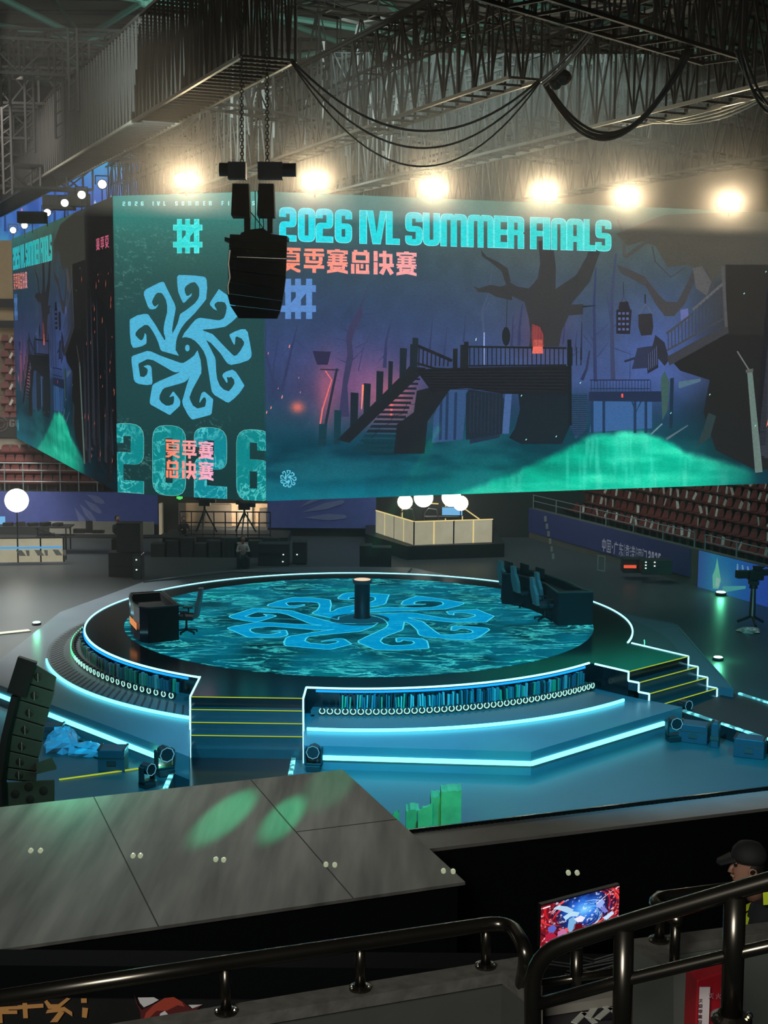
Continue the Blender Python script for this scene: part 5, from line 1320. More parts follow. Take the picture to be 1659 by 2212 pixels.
m_ = MB(); m_.box((tb.x-1.2, tb.y, 1.42), (.9, .05, .35)); tag(m_.build('monitor', SCR), 'glowing monitor on the left booth table', 'monitor')
for k in range(5):
    p = Vector((tb.x-.6+k*.55, tb.y-.1, 1.2)); tag(MB().box((p.x, p.y, p.z+.07), (.4, .3, .14+.06*(k % 2)), .3*k).build('equipment_box', BLACK), 'small dark equipment box on the left booth table', 'box', 'boxes on the left booth table')
m_ = MB(); pw = lB+Vector((0, 0, .02))
for i in range(6):
    a = pw+Vector((-.45*i*.8, .5*i+.4, 0)); m_.beam(a, a+Vector((0, 0, 1.0)), .05)
m_.beam(pw+Vector((0, 0, 1)), pw+Vector((-2.0, 3, 1.0)), .05); m_.build('side_rail', BLACK, lb)

# back of the floor: banner wall, white boards, lit doorway
BAN = pbr('banner_blue', (62, 76, 138), .7, noise=.12, emit=(40, 50, 92), estr=.25)
BAN2 = pbr('banner_light_mark', (112, 124, 172), .7)
def wall_quad(name, x0, x1, y0, y1, Y, mat, th=.2, kind='structure', label=None, cat=None):
    a, b = PY(x0, y1, Y), PY(x1, y1, Y); t = PY((x0+x1)/2, y0, Y)
    m_ = MB(); m_.box(((a.x+b.x)/2, Y+th/2, (a.z+t.z)/2), (b.x-a.x, th, t.z-a.z)); return tag(m_.build(name, mat), label, cat, None, kind)
YB = 66.0
lowz = PY(600, 1200, YB).z
GREYW = pbr('white_board', (140, 138, 128), .8)
DARKW = pbr('dark_drape', (38, 42, 42), .9)
wall_quad('banner', -60, 341, 1063, 1131, YB, BAN, .15, None, 'long blue banner with faint leaf marks on the left back wall', 'banner')
wall_quad('banner', 578, 812, 1040, 1140, YB, BAN, .15, None, 'blue banner with fan-shaped rays behind the stage centre', 'banner')
wall_quad('white_board', 108, 333, 1127, 1190, YB-.3, GREYW, .1, None, 'long white board below the left blue banner', 'board')
wall_quad('wall_back_lower', -60, 341, 1131, 1200, YB, DARKW)
wall_quad('wall_back_lower', 578, 1260, 1060, 1200, YB+.3, DARKW)
def leaf_marks(cx, cy, rs_, Y, label):
    m_ = MB(); c = PY(cx, cy, Y)
    for a, r0, r1 in rs_:
        t = math.radians(a); d = Vector((math.cos(t), 0, math.sin(t))); n_ = Vector((-d.z, 0, d.x))*.16
        p, q = c+d*r0, c+d*r1; mid = p.lerp(q, .6)
        m_.add([p, mid+n_, q+n_*.6, q+d*.12, q-n_*.6, mid-n_], [(0, 1, 2, 3, 4, 5)])
    tag(m_.build('banner_motif', BAN2), label, 'motif')
leaf_marks(130, 1040, [(-62+12*i, 1.4, 2.6-.12*i) for i in range(4)], YB-.03, 'pale leaf-shaped rays printed on the left banner')
leaf_marks(600, 1120, [(2+13*i, 1.2, 3.2) for i in range(4)], YB-.03, 'pale fan rays printed on the centre banner')
# doorway recess
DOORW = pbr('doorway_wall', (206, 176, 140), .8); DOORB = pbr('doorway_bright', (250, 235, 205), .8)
wall_quad('wall_recess', 338, 582, 1085, 1172, YB+3.5, DOORW)
wall_quad('trim_2', 341, 580, 1064, 1086, YB, pbr('lintel', (70, 64, 56), .8))
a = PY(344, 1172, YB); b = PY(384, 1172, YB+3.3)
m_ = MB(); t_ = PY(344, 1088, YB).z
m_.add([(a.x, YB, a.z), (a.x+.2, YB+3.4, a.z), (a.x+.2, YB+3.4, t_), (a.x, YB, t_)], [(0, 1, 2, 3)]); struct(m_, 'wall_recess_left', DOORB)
light('POINT', (PY(362, 1105, YB+2.2)), (0, 0, 0), 1500, (1, .85, .65), .3)
light('POINT', (PY(520, 1105, YB+2.2)), (0, 0, 0), 160, (1, .85, .7), .3)
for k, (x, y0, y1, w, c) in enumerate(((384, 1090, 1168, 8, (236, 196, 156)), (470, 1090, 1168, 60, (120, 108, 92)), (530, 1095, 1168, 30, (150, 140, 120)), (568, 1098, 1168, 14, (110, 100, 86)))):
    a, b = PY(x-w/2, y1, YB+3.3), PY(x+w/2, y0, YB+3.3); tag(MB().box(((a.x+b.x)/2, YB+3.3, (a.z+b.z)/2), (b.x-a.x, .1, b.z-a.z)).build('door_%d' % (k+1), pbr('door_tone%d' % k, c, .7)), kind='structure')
m_ = MB(); c = PY(388, 1075, YB-.03); m_.box(c, (.28, .08, .1)); m_.box(c, (.12, .08, .18)); tag(m_.build('exit_sign', glow('exit_green', (90, 235, 110), 1.0)), 'small green exit sign above the lit doorway', 'sign')
# scaffold platform with tripods
sc = thing('camera_platform', PY(392, 1172, 63), 'black railed camera platform in front of the lit doorway', 'platform')
m_ = MB(); a, b = PY(390, 1168, 63), PY(584, 1168, 63)
for z0 in (0, .55, 1.05):
    for dz, px0, px1 in ((0, 0, 1),): m_.beam((a.x, 63, a.z+z0+.3), (b.x, 63, a.z+z0+.3), .05)
for i in range(9): x = a.x+(b.x-a.x)*i/8; m_.beam((x, 63, a.z), (x, 63, a.z+1.35), .05)
m_.build('railing', BLACK, sc)
m_ = MB(); m_.box(((a.x+b.x)/2, 64, a.z-.6), (b.x-a.x+1.6, 2.4, 1.6)); m_.build('deck', MATTE, sc)
def tripod(px, ptop, pbot, Y, label):
    t = PY(px, ptop, Y); b = PY(px, pbot, Y); o = thing('camera_tripod', b, label, 'tripod'); hgt = t.z-b.z
    for k in range(3):
        a_ = k*2.1+.4; MB().beam((b.x+.55*math.cos(a_), Y+.55*math.sin(a_), b.z), (b.x, Y, b.z+hgt*.68), .06).build('leg', BLACK, o)
    m_ = MB(); m_.beam((b.x, Y, b.z+hgt*.5), (b.x, Y, b.z+hgt*.8), .08); m_.build('column', BLACK, o)
    m_ = MB(); m_.box((b.x, Y, b.z+hgt*.88), (.5, .4, .3)); m_.box((b.x+.35, Y, b.z+hgt*.92), (.3, .2, .16)); m_.box((b.x-.3, Y, b.z+hgt*1.0), (.16, .16, .16)); m_.build('camera', BLACK, o)
    return o
tripod(443, 1076, 1150, 62.8, 'tall tripod with a camera, left one on the railed platform')
tripod(528, 1086, 1150, 62.8, 'tall tripod with a camera, right one on the railed platform')
case(400, 1148, (.45, .4, 1.2), 'dark equipment box on the railed platform', 0, PY(400, 1148, 63).z) if False else None

# rows of dark gear in the middle distance
GEAR = pbr('dark_gear', (36, 42, 44), .6)
def gear(x, yb, yt, w, Y, label, name='equipment_case', cat='case', mat=None, led=None):
    b = PY(x, yb, Y); t = PY(x, yt, Y); o = thing(name, b, label, cat); h = t.z-b.z
    MB().box((b.x, Y, b.z+h/2), (w, .7, h)).build('body', mat or GEAR, o, False, .02)
    m_ = MB(); m_.box((b.x, Y-.36, b.z+h*.55), (w*.9, .02, .03)); m_.box((b.x, Y-.36, b.z+h*.96), (w*.98, .02, .03)); m_.build('metal_edging', DARKMETAL, o)
    if led:
        m_ = MB()
        for dx, dz in led: m_.box((b.x+dx, Y-.38, b.z+dz), (.06, .02, .05))
        m_.build('indicator', glow('tiny_white_lamp', (220, 240, 220), 1.2), o)
    return o
gear(281, 1190, 1128, .95, 55, 'tall black speaker on stacked cases at left behind the stage', 'floor_speaker', 'speaker')
gear(268, 1256, 1191, 1.1, 55.2, 'black case under the tall speaker at left', led=[(.5, .9)])
gear(300, 1254, 1195, .35, 54.6, 'narrow case with silver edge right of the speaker stack', led=[(-.02, .9), (-.02, .5)], mat=pbr('case_silver', (70, 80, 84), .3, .5))
gear(592, 1220, 1172, 1.3, 58, 'console case with blue lit edge left of the stage centre back', led=[(.4, .2), (.42, .5)])
gear(648, 1215, 1168, .6, 58.4, 'small rack with stacked drawers right of the console case', led=[(-.1, .4)])
gear(790, 1228, 1176, .5, 57, 'upright dark post unit behind the stage centre')
gear(822, 1228, 1180, .9, 57.5, 'dark case right of the upright post unit')
gear(1370, 1235, 1205, 1.0, 55.4, 'dark rack with red lamp under the white wall lettering', led=[(.2, .5), (.2, .35)])
gear(1415, 1238, 1208, 1.2, 54.6, 'dark rack with a column of white lamps under the wall lettering', led=[(-.45, .5), (-.45, .38), (-.45, .26), (-.1, .5), (-.1, .35)])
tag(MB().box(PY(1361, 1224, 54.9), (.5, .04, .12)).build('red_lamp', glow('red_lamp', (230, 90, 60), 1.0)), 'small red lamp on the racks by the right wall', 'lamp')
m_ = MB(); 
for (x0, y0, x1, y1) in ((1176, 1115, 1196, 1212),):
    for i in range(6):
        a, b = PY(x0+(x1-x0)*i/6+2, y0+(y1-y0)*i/6, 59), PY(x0+(x1-x0)*(i+.7)/6, y0+(y1-y0)*(i+.7)/6, 59); m_.beam(a, b, .1, .06)
tag(m_.build('ladder', ALU), 'leaning pale ladder behind the right desk', 'ladder')
m_ = MB(); q = [PY(1292, 1200, 56), PY(1307, 1202, 56), PY(1306, 1234, 56), PY(1291, 1231, 56)]
for i in range(4): m_.beam(q[i], q[(i+1) % 4], .035)
tag(m_.build('clothes_rail', ALU), 'thin empty metal frame standing right of the desk', 'frame')
table(PZ(240, 1196, 0)+Vector((0, 0, 0)), 6.4, .8, .8, 'long dark table before the white board at left')
for k, (x, w, h) in enumerate(((196, .3, .55), (175, .5, .18), (216, .5, .12))):
    p = PZ(x, 1190, 0); tag(MB().box((p.x, p.y-.2, .84+h/2), (w, .06 if k == 0 else .3, h)).build('monitor' if k == 0 else 'equipment_box', BLACK), ('black monitor silhouette on the table before the white board' if k == 0 else 'low dark box on the table before the white board'), 'monitor' if k == 0 else 'box', None if k == 0 else 'boxes before the white board')
for k in range(9):
    x = 345+k*30; tag(MB().box(PY(x, 1190, 60)+Vector((0, 0, -.1)), (.7, .5, .9+.25*((k*7) % 3))).build('equipment_case', GEAR), 'dark case in the row before the lit doorway', 'case', 'dark cases before the doorway')
# back apron board of the stage
dk = [PZ(309, 1257, .58), PZ(500, 1236, .58), PZ(878, 1240, .58), PZ(890, 1227, .58), PZ(753, 1225, .58), PZ(600, 1227, .58), PZ(450, 1236, .58)]
tag(MB().prism([(p.x, p.y) for p in dk], .552, .60).build('apron_board', M_BASE), 'pale apron board behind the far rim of the stage', 'board')

# ---------------------------------------------------------------- right-hand grandstand
W0 = PZ(1490, 1262, 0); Wt = 1.45
def along(s, off=0.0, z=0.0): p = W0+U1*s+N1*off; return Vector((p.x, p.y, z))
CONC = pbr('concrete', (84, 86, 80), .85, noise=.15, nscale=2)
WBL = pbr('wall_banner_indigo', (44, 52, 104), .6, noise=.1, emit=(18, 22, 48), estr=.3)
m_ = MB(); m_.prism([along(-2.2), along(45), along(45, .3), along(-2.2, .3)], 0, Wt); struct(m_, 'wall_right_front', CONC)
m_ = MB(); m_.prism([along(0, -.04), along(26, -.04), along(26, -.005), along(0, -.005)], .3, Wt-.02); tag(m_.build('wall_banner', WBL), 'dark indigo wall banner with white lettering along the right stand', 'banner')
# lettering on the wall: local x runs from far to near
WT = Art(lambda x, y: (x, y), (-1, 16, -1, 3))
wt, wb = (lambda x: 1.0), (lambda x: 0.0)
x = 0.0
for k in ('zhong', 'guo'): hanzi(WT, k, x, x+1.05, lambda q: .8, lambda q: 0, (150, 156, 170), 0); x += 1.2
WT.poly([(x+.1, .34), (x+.3, .34), (x+.3, .5), (x+.1, .5)], (150, 156, 170), 0); x += .5
for k in ('guang', 'dong', None, 'xiang', 'gang', None, 'ao', 'men'):
    if k is None: WT.poly([(x+.05, 0), (x+.13, 0), (x+.13, .8), (x+.05, .8)], (150, 156, 170), 0); x += .3
    else: hanzi(WT, k, x, x+1.05, lambda q: .8, lambda q: 0, (150, 156, 170), 0); x += 1.2
x += .15
for k in ('2', '0', '2', '5'): glyph(WT, k, x, x+.5, lambda q: .78, lambda q: .02, (160, 166, 180), 0); x += .72
me = WT.mesh('lettering'); me.materials.append(display_mat('wall_lettering', .8))
me.materials[0].node_tree.nodes['Emission'].inputs[1].default_value = .38
o = bpy.data.objects.new('lettering', me); col.objects.link(o)
pT = PXL(1313, along(0, -.06), U1); pT2 = PXL(1446, along(0, -.06), U1); Lt = (pT-pT2).length
o.location = (pT.x, pT.y, .36); o.rotation_euler = (0, 0, math.atan2(-U1.y, -U1.x)); o.scale = (Lt/x, 1, .72)
tag(o, 'white Chinese lettering and 2025 on the indigo wall banner', 'lettering')
# near banner, bright blue
q0 = PXL(1527, along(0), U1); s0 = (q0-along(0)).dot(U1)
m_ = MB(); m_.prism([along(s0-16), along(s0), along(s0, .3), along(s0-16, .3)], 0, Wt+.02); struct(m_, 'wall_right_near', CONC)
NB = Art(lambda x, y: (x, y), (0, 16, 0, 1.45))
def nb(X, Y):
    C = keys(X, [(0, (60, 100, 170)), (1.0, (50, 140, 190)), (2.2, (40, 120, 190)), (4, (50, 90, 190)), (8, (40, 60, 160))])
    C = mixc(C, (110, 190, 200), .5*np.exp(-((X-1.6)/.6)**2-((Y-.4)/.5)**2)); return C
NB.grid(list(np.linspace(0, 16, 80)), list(np.linspace(0, 1.45, 16)), nb)
NB.poly([(1.0, .1), (1.35, .15), (1.5, .5), (1.35, .9), (1.2, 1.35), (1.1, .9), (.95, .6)], (120, 220, 190), 1)
NB.poly([(1.15, .2), (1.4, .25), (1.42, .55), (1.2, .6)], (170, 225, 215), 2)
for k in range(5): NB.poly([(2.4+.35*k, .85+.08*k), (2.55+.35*k, .85+.08*k), (2.5+.3*k, 1.3), (2.42+.3*k, 1.3)], (130, 180, 230), 1)
NB.poly([(1.6, .05), (3.0, .45), (3.0, .55), (1.6, .3)], (90, 190, 190), 1)
me = NB.mesh('banner'); me.materials.append(display_mat('near_banner', .5)); me.materials[0].node_tree.nodes['Emission'].inputs[1].default_value = .5
o = bpy.data.objects.new('banner', me); col.objects.link(o); p = along(s0-.05, -.03); o.location = (p.x, p.y, .0); o.rotation_euler = (0, 0, math.atan2(-U1.y, -U1.x))
tag(o, 'bright blue and teal banner with a pale figure on the near right wall', 'banner')
RAILM = pbr('galvanised_rail', (150, 165, 165), .4, .6)
def railing(s_a, s_b, off, z, h, label, step=2.1, dirv=None, name='railing'):
    a, b = along(s_a, off, z), along(s_b, off, z); o = thing(name, a, label, 'railing')
    n = max(1, round(abs(s_b-s_a)/step))
    for i in range(n+1):
        p = a.lerp(b, i/n); MB().tube([p, p+Vector((0, 0, h))], .03, 6).build('post', RAILM, o)
    for k in (1, .55): MB().tube([a+Vector((0, 0, h*k)), b+Vector((0, 0, h*k))], .022, 6).build('rail', RAILM, o)
railing(0, 24, .15, Wt, .62, 'pale metal railing on top of the indigo banner wall', 2.1)
railing(s0-14, s0-.2, .15, Wt, .62, 'pale metal railing above the bright blue banner', 2.0)
# terraces
m_ = MB(); NR = 12; RD, RH = .85, .36; B0 = 1.0
for r in range(NR): m_.prism([along(-16, .3+B0+r*RD), along(45, .3+B0+r*RD), along(45, .3+B0+(r+1)*RD), along(-16, .3+B0+(r+1)*RD)], 0, 1.0+r*RH)
m_.prism([along(-16, .3), along(45, .3), along(45, .3+B0), along(-16, .3+B0)], 0, .9)
struct(m_, 'grandstand_right', pbr('stand_step', (66, 62, 58), .9))
SEAT = pbr('seat_red', (98, 34, 30), .55, noise=.08); SEATB = pbr('seat_bracket', (50, 50, 50), .6)
def make_seat():
    o = thing('stadium_seat', (0, 0, 0), 'seat', 'seat')
    m_ = MB(); w = .23
    vs = [(-w, -.2, .40), (w, -.2, .40), (w, .2, .42), (-w, .2, .42), (-w*.9, .26, .62), (w*.9, .26, .62), (-w*.6, .27, .76), (w*.6, .27, .76)]
    vs2 = [(x_, y_+.05, z_-.05) for x_, y_, z_ in vs]
    m_.add(vs+vs2, [(0, 1, 2, 3), (3, 2, 5, 4), (4, 5, 7, 6), (8, 11, 10, 9), (11, 12, 13, 10), (12, 14, 15, 13), (0, 8, 9, 1), (6, 7, 15, 14), (0, 3, 11, 8), (1, 9, 10, 2), (3, 4, 12, 11), (2, 10, 13, 5), (4, 6, 14, 12), (5, 13, 15, 7)])
    m_.build('seat_shell', SEAT, o)
    MB().box((0, .1, .2), (.06, .25, .4)).build('bracket', SEATB, o)
    return o
se = make_seat(); sfirst = True
PAPER = pbr('paper_white', (190, 190, 178), .7)
def make_fan():
    m_ = MB(); m_.add([(-.12, 0, 0), (.1, .02, 0), (.13, .05, .3), (-.06, .03, .36), (-.12, 0, .012)], [(0, 1, 2, 3)]); m_.add([(-.12, .02, 0), (.1, .04, 0), (.13, .07, .3), (-.06, .05, .36)], [(3, 2, 1, 0)])
    o = m_.build('paper_fan', PAPER); o.location = (0, 0, 0)
    return tag(o, 'white paper fan standing on a red seat', 'paper')
fan = make_fan(); ffirst = True
rs = random.Random(12)
angS = math.atan2(N1.y, N1.x)-math.pi/2
nseat = 0
for r in range(NR-2):
    for i in range(66):
        s = -4.2+i*.56
        p = along(s, .3+B0+(r+.45)*RD, 1.0+r*RH)
        v = ROT.transposed() @ (p-Vector((0, 0, CAM_H))); X, Y_ = 829.5+F_PX*v.x/-v.z, 1106-F_PX*v.y/-v.z
        if Y_ < 1040 or X > 1690 or X < 1100 or nseat > 255: continue
        if 17.5 < s < 19.2: continue
        place(se, p, angS, sfirst, 'red plastic stadium seat in the right grandstand', 'red seats of the right grandstand'); sfirst = False; nseat += 1
        if rs.random() < .5:
            f_ = fan if ffirst else fan.copy()
            if not ffirst: col.objects.link(f_)
            ffirst = False; f_.location = (p.x+rs.uniform(-.08, .08), p.y, p.z+.44); f_.rotation_euler = (rs.uniform(-.2, .2), rs.uniform(-.5, .5), angS+rs.uniform(-.5, .5)); f_.scale = (.6, 1, 1.0)
            tag(f_, 'white paper fan standing on a red seat of the right grandstand', 'paper', 'paper fans on the right seats')
# stair flight with handrails at far right
m_ = MB(); m_.prism([along(-5.2, 2.2), along(-16, 2.2), along(-16, 8), along(-5.2, 8)], 1.0, 4.3); struct(m_, 'wall_stair_right', CONC)
o = thing('stair_handrail', along(-4.9, 2.0, 2), 'pale handrails climbing beside the concrete stair block at right', 'railing')
for k in range(4):
    p = along(-4.6-k*1.5, 1.9, 1.6+.5*k); MB().tube([p, p+Vector((0, 0, 1.1))], .03, 6).build('post', RAILM, o)
for h in (.6, 1.1): MB().tube([along(-4.6, 1.9, 1.6+h), along(-9.1, 1.9, 3.1+h)], .025, 6).build('rail', RAILM, o)
for k in range(7):
    p = along(-5.3, 4.5+k*.5, 4.3); tag(MB().tube([p, p+Vector((0, 0, 1.4))], .028, 6).build('rail_post', RAILM), 'thin upright post on the concrete block at the right edge', 'post', 'posts on the concrete block')

# left grandstand
def PYz(px, py, Y): return PY(px, py, Y)
ly = PY(0, 1063, 67)
m_ = MB(); [m_.prism([(-40, 67+r*.9), (-10, 67+r*.9), (-10, 67.9+r*.9), (-40, 67.9+r*.9)], 0, ly.z+r*.42) for r in range(5)]; struct(m_, 'grandstand_left', pbr('stand_step', (66, 62, 58), .9))
m_ = MB(); pz = PY(0, 1012, 71.6).z; pz2 = PY(0, 935, 71.6).z; m_.prism([(-40, 71.6), (-10, 71.6), (-10, 72.4), (-40, 72.4)], 0, pz2); struct(m_, 'wall_left_tier', pbr('tier_wall', (150, 142, 126), .8))
for k, (x, y, w, h) in enumerate([(20+i*34, 965, .42, .26) for i in range(6)]+[(14+i*30, 983, .34, .16) for i in range(7)]):
    tag(MB().box(PY(x, y, 71.55), (w, .06, h)).build('window_%d' % (k+1), pbr('tier_window', (92, 92, 86), .5)), kind='structure')
m_ = MB(); za, zb_ = PY(0, 945, 71.4).z, PY(0, 901, 71.4).z; m_.box((-24, 71.4, (za+zb_)/2), (28, .1, zb_-za)); tag(m_.build('fascia_banner', pbr('fascia_dark', (34, 34, 34), .7)), 'black fascia strip with a pale round crest and letters at far left', 'banner')
GO = Art(lambda x, y: (x, y), (-2, 3, -1, 2))
for k, ch_ in enumerate('GO'): glyph(GO, ch_ if ch_ in G_ else '0', k*.33, k*.33+.28, lambda q: .38, lambda q: 0, (170, 160, 150), 0)
for t in range(24):
    a0, a1_ = 2*math.pi*t/24, 2*math.pi*(t+1)/24
    for R0, R1 in ((.34, .4), (.2, .24)): GO.poly([(-.45+R0*math.cos(a0), .15+R0*math.sin(a0)), (-.45+R1*math.cos(a0), .15+R1*math.sin(a0)), (-.45+R1*math.cos(a1_), .15+R1*math.sin(a1_)), (-.45+R0*math.cos(a1_), .15+R0*math.sin(a1_))], (150, 130, 120), 0)
GO.poly([(-.95, .1), (.05, .28), (.05, .33), (-.95, .16)], (120, 70, 60), 1)
me = GO.mesh('crest'); me.materials.append(display_mat('fascia_print', .3)); o = bpy.data.objects.new('crest', me); col.objects.link(o); o.location = PY(20, 922, 71.3); tag(o, 'round crest and bold letters printed on the black fascia', 'crest')
k_ = 0
for r in range(4):
    for i in range(20):
        x = 6+i*20+(10 if r % 2 else 0); p = PY(x, 1052-r*14, 68+r*.9)
        if x > 248: continue
        p = Vector((p.x, 67.5+r*.9, ly.z+r*.42))
        place(se, p, .0, False, 'red plastic seat in the low rows at far left', 'red seats of the low left rows')
        k_ += 1
for r in range(11):
    for i in range(2):
        x = 4+i*19+(r % 2)*8; p = PY(x, 893-r*17, 74+r*.5)
        zs = PY(0, 905-r*17, 74.4+r*.5).z-.45; p.y = 74.7+0*r if False else PY(0, 905-r*17, 74.4+r*.5).y+.3
        place(se, (p.x, p.y, zs), .3, False, 'red plastic seat in the steep upper rows at the left edge', 'red seats of the upper left rows')
        if r % 2: 
            f_ = fan.copy(); col.objects.link(f_); f_.location = (p.x+.1, p.y-.2, p.z); f_.rotation_euler = (0, .4, .2); tag(f_, 'white paper fan on an upper left red seat', 'paper', 'paper fans on the upper left seats')
m_ = MB(); zt_ = PY(0, 700, 80).z
for r in range(12): p = PY(0, 905-r*17, 74.4+r*.5); m_.prism([(-40, p.y), (-12, p.y), (-12, p.y+.6), (-40, p.y+.6)], p.z-2.0, p.z-.45)
struct(m_, 'grandstand_upper_left', pbr('upper_step', (110, 96, 82), .9))
m_ = MB(); m_.box((-30, 81, 11.6), (30, .3, 6.4)); struct(m_, 'wall_left_upper', pbr('beige_panel', (160, 140, 110), .85))
m_ = MB(); p = PY(5, 655, 80.5); m_.box((-30, 80.5, p.z), (30, .4, .5)); m_.box((-30, 80.2, PY(5, 700, 80.2).z), (30, .3, .4)); struct(m_, 'trim_3', BLACK)
o = thing('railing', PY(0, 1062, 66.8), 'pale two-bar railing in front of the low red rows at left', 'railing')
za = PY(0, 1060, 66.8).z
for k in (.45, 1.0, 1.35): MB().tube([(PY(-30, 1040, 66.8).x, 66.8, za+k), (PY(250, 1040, 66.8).x, 66.8, za+k)], .028, 6).build('rail', RAILM, o)
for i in range(7): x = PY(10+i*40, 1040, 66.8).x; MB().tube([(x, 66.8, za), (x, 66.8, za+1.35)], .028, 6).build('post', RAILM, o)

# broadcast camera on a pedestal at right
pc = PZ(1624, 1352, 0); o = thing('broadcast_camera', pc, 'large broadcast camera on a pedestal at the right side', 'camera')
m_ = MB(); m_.tube([(pc.x, pc.y, .35), (pc.x, pc.y, 1.3)], [.12, .09], 12); m_.build('column', STEEL, o)
m_ = MB(); m_.tube([(pc.x, pc.y, 1.3), (pc.x, pc.y, 1.45)], .14, 12); m_.box((pc.x, pc.y, 1.5), (.3, .3, .12)); m_.build('pan_head', BLACK, o)
for k in range(3): t = k*2.1+.5; MB().tube([(pc.x, pc.y, .35), (pc.x+.5*math.cos(t), pc.y+.5*math.sin(t), .1)], .05, 8).build('leg', BLACK, o)
m_ = MB(); m_.box((pc.x+.05, pc.y, 1.75), (.5, .3, .32), .2); m_.box((pc.x-.4, pc.y, 1.78), (.42, .24, .26), .2); m_.box((pc.x+.4, pc.y, 1.85), (.3, .2, .2), .2); m_.build('body', BLACK, o, False, .02)
m_ = MB(); m_.box((pc.x+.1, pc.y-.05, 2.0), (.26, .2, .14), .3); m_.beam((pc.x+.1, pc.y, 1.9), (pc.x+.35, pc.y, 2.05), .05); m_.build('viewfinder', BLACK, o)
blob(PZ(1618, 1365, 0), .4, .3, .15, 8, 'cable_coil', ALU, 'tangled pale cable heap at the foot of the broadcast camera', 'cable')

# ---------------------------------------------------------------- board roof and ledge in the middle ground
ZR = 3.0
rA, rB = PZ(740, 1662, ZR), PZ(1005, 1905, ZR); rC, rD = PZ(0, 1745, ZR), PZ(0, 2048, ZR)
ud = ((rA-rC).normalized()+(rB-rD).normalized()).normalized()
DEEP = pbr('deep_black', (7, 10, 13), .95, spec=.15)
M_PLY = pbr('plywood_grey', (114, 112, 106), .75, noise=.5, nscale=1.1, stretch=(2.6, .28, 1, -.33))
lC, lD = rA-ud*16, rB-ud*16
br = thing('board_roof', (rA.x, rA.y, 0), 'large flat grey plywood roof with green light spots at lower left', 'roof')
MB().prism([lD, rB, rA, lC], ZR-.04, ZR).build('boards', M_PLY, br)
vd = (rB-rA)
m_ = MB()
for k in range(1, 7):
    a = rA-ud*(k*2.4-.9); b = a+vd; m_.beam((a.x, a.y, ZR+.001), (b.x, b.y, ZR+.001), .015, .006)
a = rA.lerp(rB, .5); b = a-ud*1.5; m_.beam((a.x, a.y, ZR+.001), (b.x, b.y, ZR+.001), .012, .006)
m_.build('board_seams', pbr('seam_dark', (50, 50, 46), .9), br)
sh = .06
MB().prism([lD+vd*-.02, rB+vd*-.02-ud*sh, rA-ud*sh, lC], 0, ZR-.045).build('black_cladding', DEEP, br)
ZL = 2.6
eA, eB = PZ(905, 1797, ZL), PZ(1659, 1706, ZL); nA, nB = PZ(930, 1833, ZL), PZ(1659, 1745, ZL)
ue = (eB-eA).normalized(); un = (nB-nA).normalized()
lg = thing('ledge', (nA.x, nA.y, 0), 'long grey ledge on a black clad wall running to the right', 'ledge')
e0, e1, n0, n1 = eA-ue*6, eB+ue*9, nA-un*6, nB+un*9
MB().prism([n0, n1, e1, e0], ZL-.05, ZL).build('top_board', pbr('ledge_grey', (124, 122, 116), .7, noise=.12, nscale=1.5), lg)
nn = Vector((ue.y, -ue.x, 0))
MB().prism([n0, n1, n1-nn*.3, n0-nn*.3], 0, ZL-.055).build('black_cladding', DEEP, lg)
# ruffled dark trim on the far edge
m_ = MB(); L_ = (e1-eA).length; k = -1.0; r_ = random.Random(5)
SHINY = pbr('ruffle_black', (20, 26, 26), .12, spec=.9)
while k < L_:
    c = eA+ue*k; m_.torus(c, .055, .022, Matrix.Rotation(math.atan2(ue.y, ue.x), 3, 'Z') @ Matrix.Rotation(math.pi/2+r_.uniform(-.4, .4), 3, 'X'), math.pi*.9, 2.1*math.pi, 8, 5); k += .085
m_.tube([eA-ue*1.0+Vector((0, 0, .03)), e1+Vector((0, 0, .03))], .03, 6)
tag(m_.build('ruffled_trim', SHINY), 'glossy black ruffled trim along the far edge of the grey ledge', 'trim', kind='stuff')
# green lit set pieces
GP = pbr('prop_board', (96, 104, 70), .6, noise=.25, nscale=3)
def prop(px0, px1, ptop, Y, lab, slope=0.0, d=.4):
    a, b = PY(px0, ptop+slope, Y), PY(px1, ptop, Y)
    m_ = MB(); r_ = random.Random(int(px0)); n = 6
    top = [Vector((a.x+(b.x-a.x)*i/n, Y, a.z+(b.z-a.z)*i/n+(r_.uniform(-.03, .03) if 0 < i < n else 0))) for i in range(n+1)]
    poly = [Vector((b.x, Y, 0)), *top[::-1], Vector((a.x, Y, 0))][::-1]; k = len(poly)
    m_.add(poly+[p+Vector((0, d, 0)) for p in poly], [tuple(range(k))[::-1], tuple(range(k, 2*k))]+[(i, (i+1) % k, k+(i+1) % k, k+i) for i in range(k)])
    return tag(m_.build('set_block', GP), lab, 'set piece')
prop(953, 997, 1706, 25, 'tallest rough set block lit green behind the ledge', 3)
prop(931, 955, 1722, 25.2, 'middle rough set block lit green left of the tallest', 2)
prop(903, 934, 1736, 24.9, 'slanting pale set board leaning left of the middle block', 14, .08)
prop(877, 905, 1751, 25.1, 'low set block with printed squares, lit green', 1)
prop(848, 862, 1752, 24.8, 'small pointed set board at the corner of the board roof', 10, .1)
light('SPOT', (PZ(925, 1800, 0).x, 22.6, 2.9), (PY(940, 1760, 25).x+.2, 25, 1.2), 520, (.05, 1, .22), .05, 60, .6)
light('SPOT', (2.0, 24.5, 6), (2.6, 26.8, 0), 260, (.02, .9, .55), .1, 16, .8)

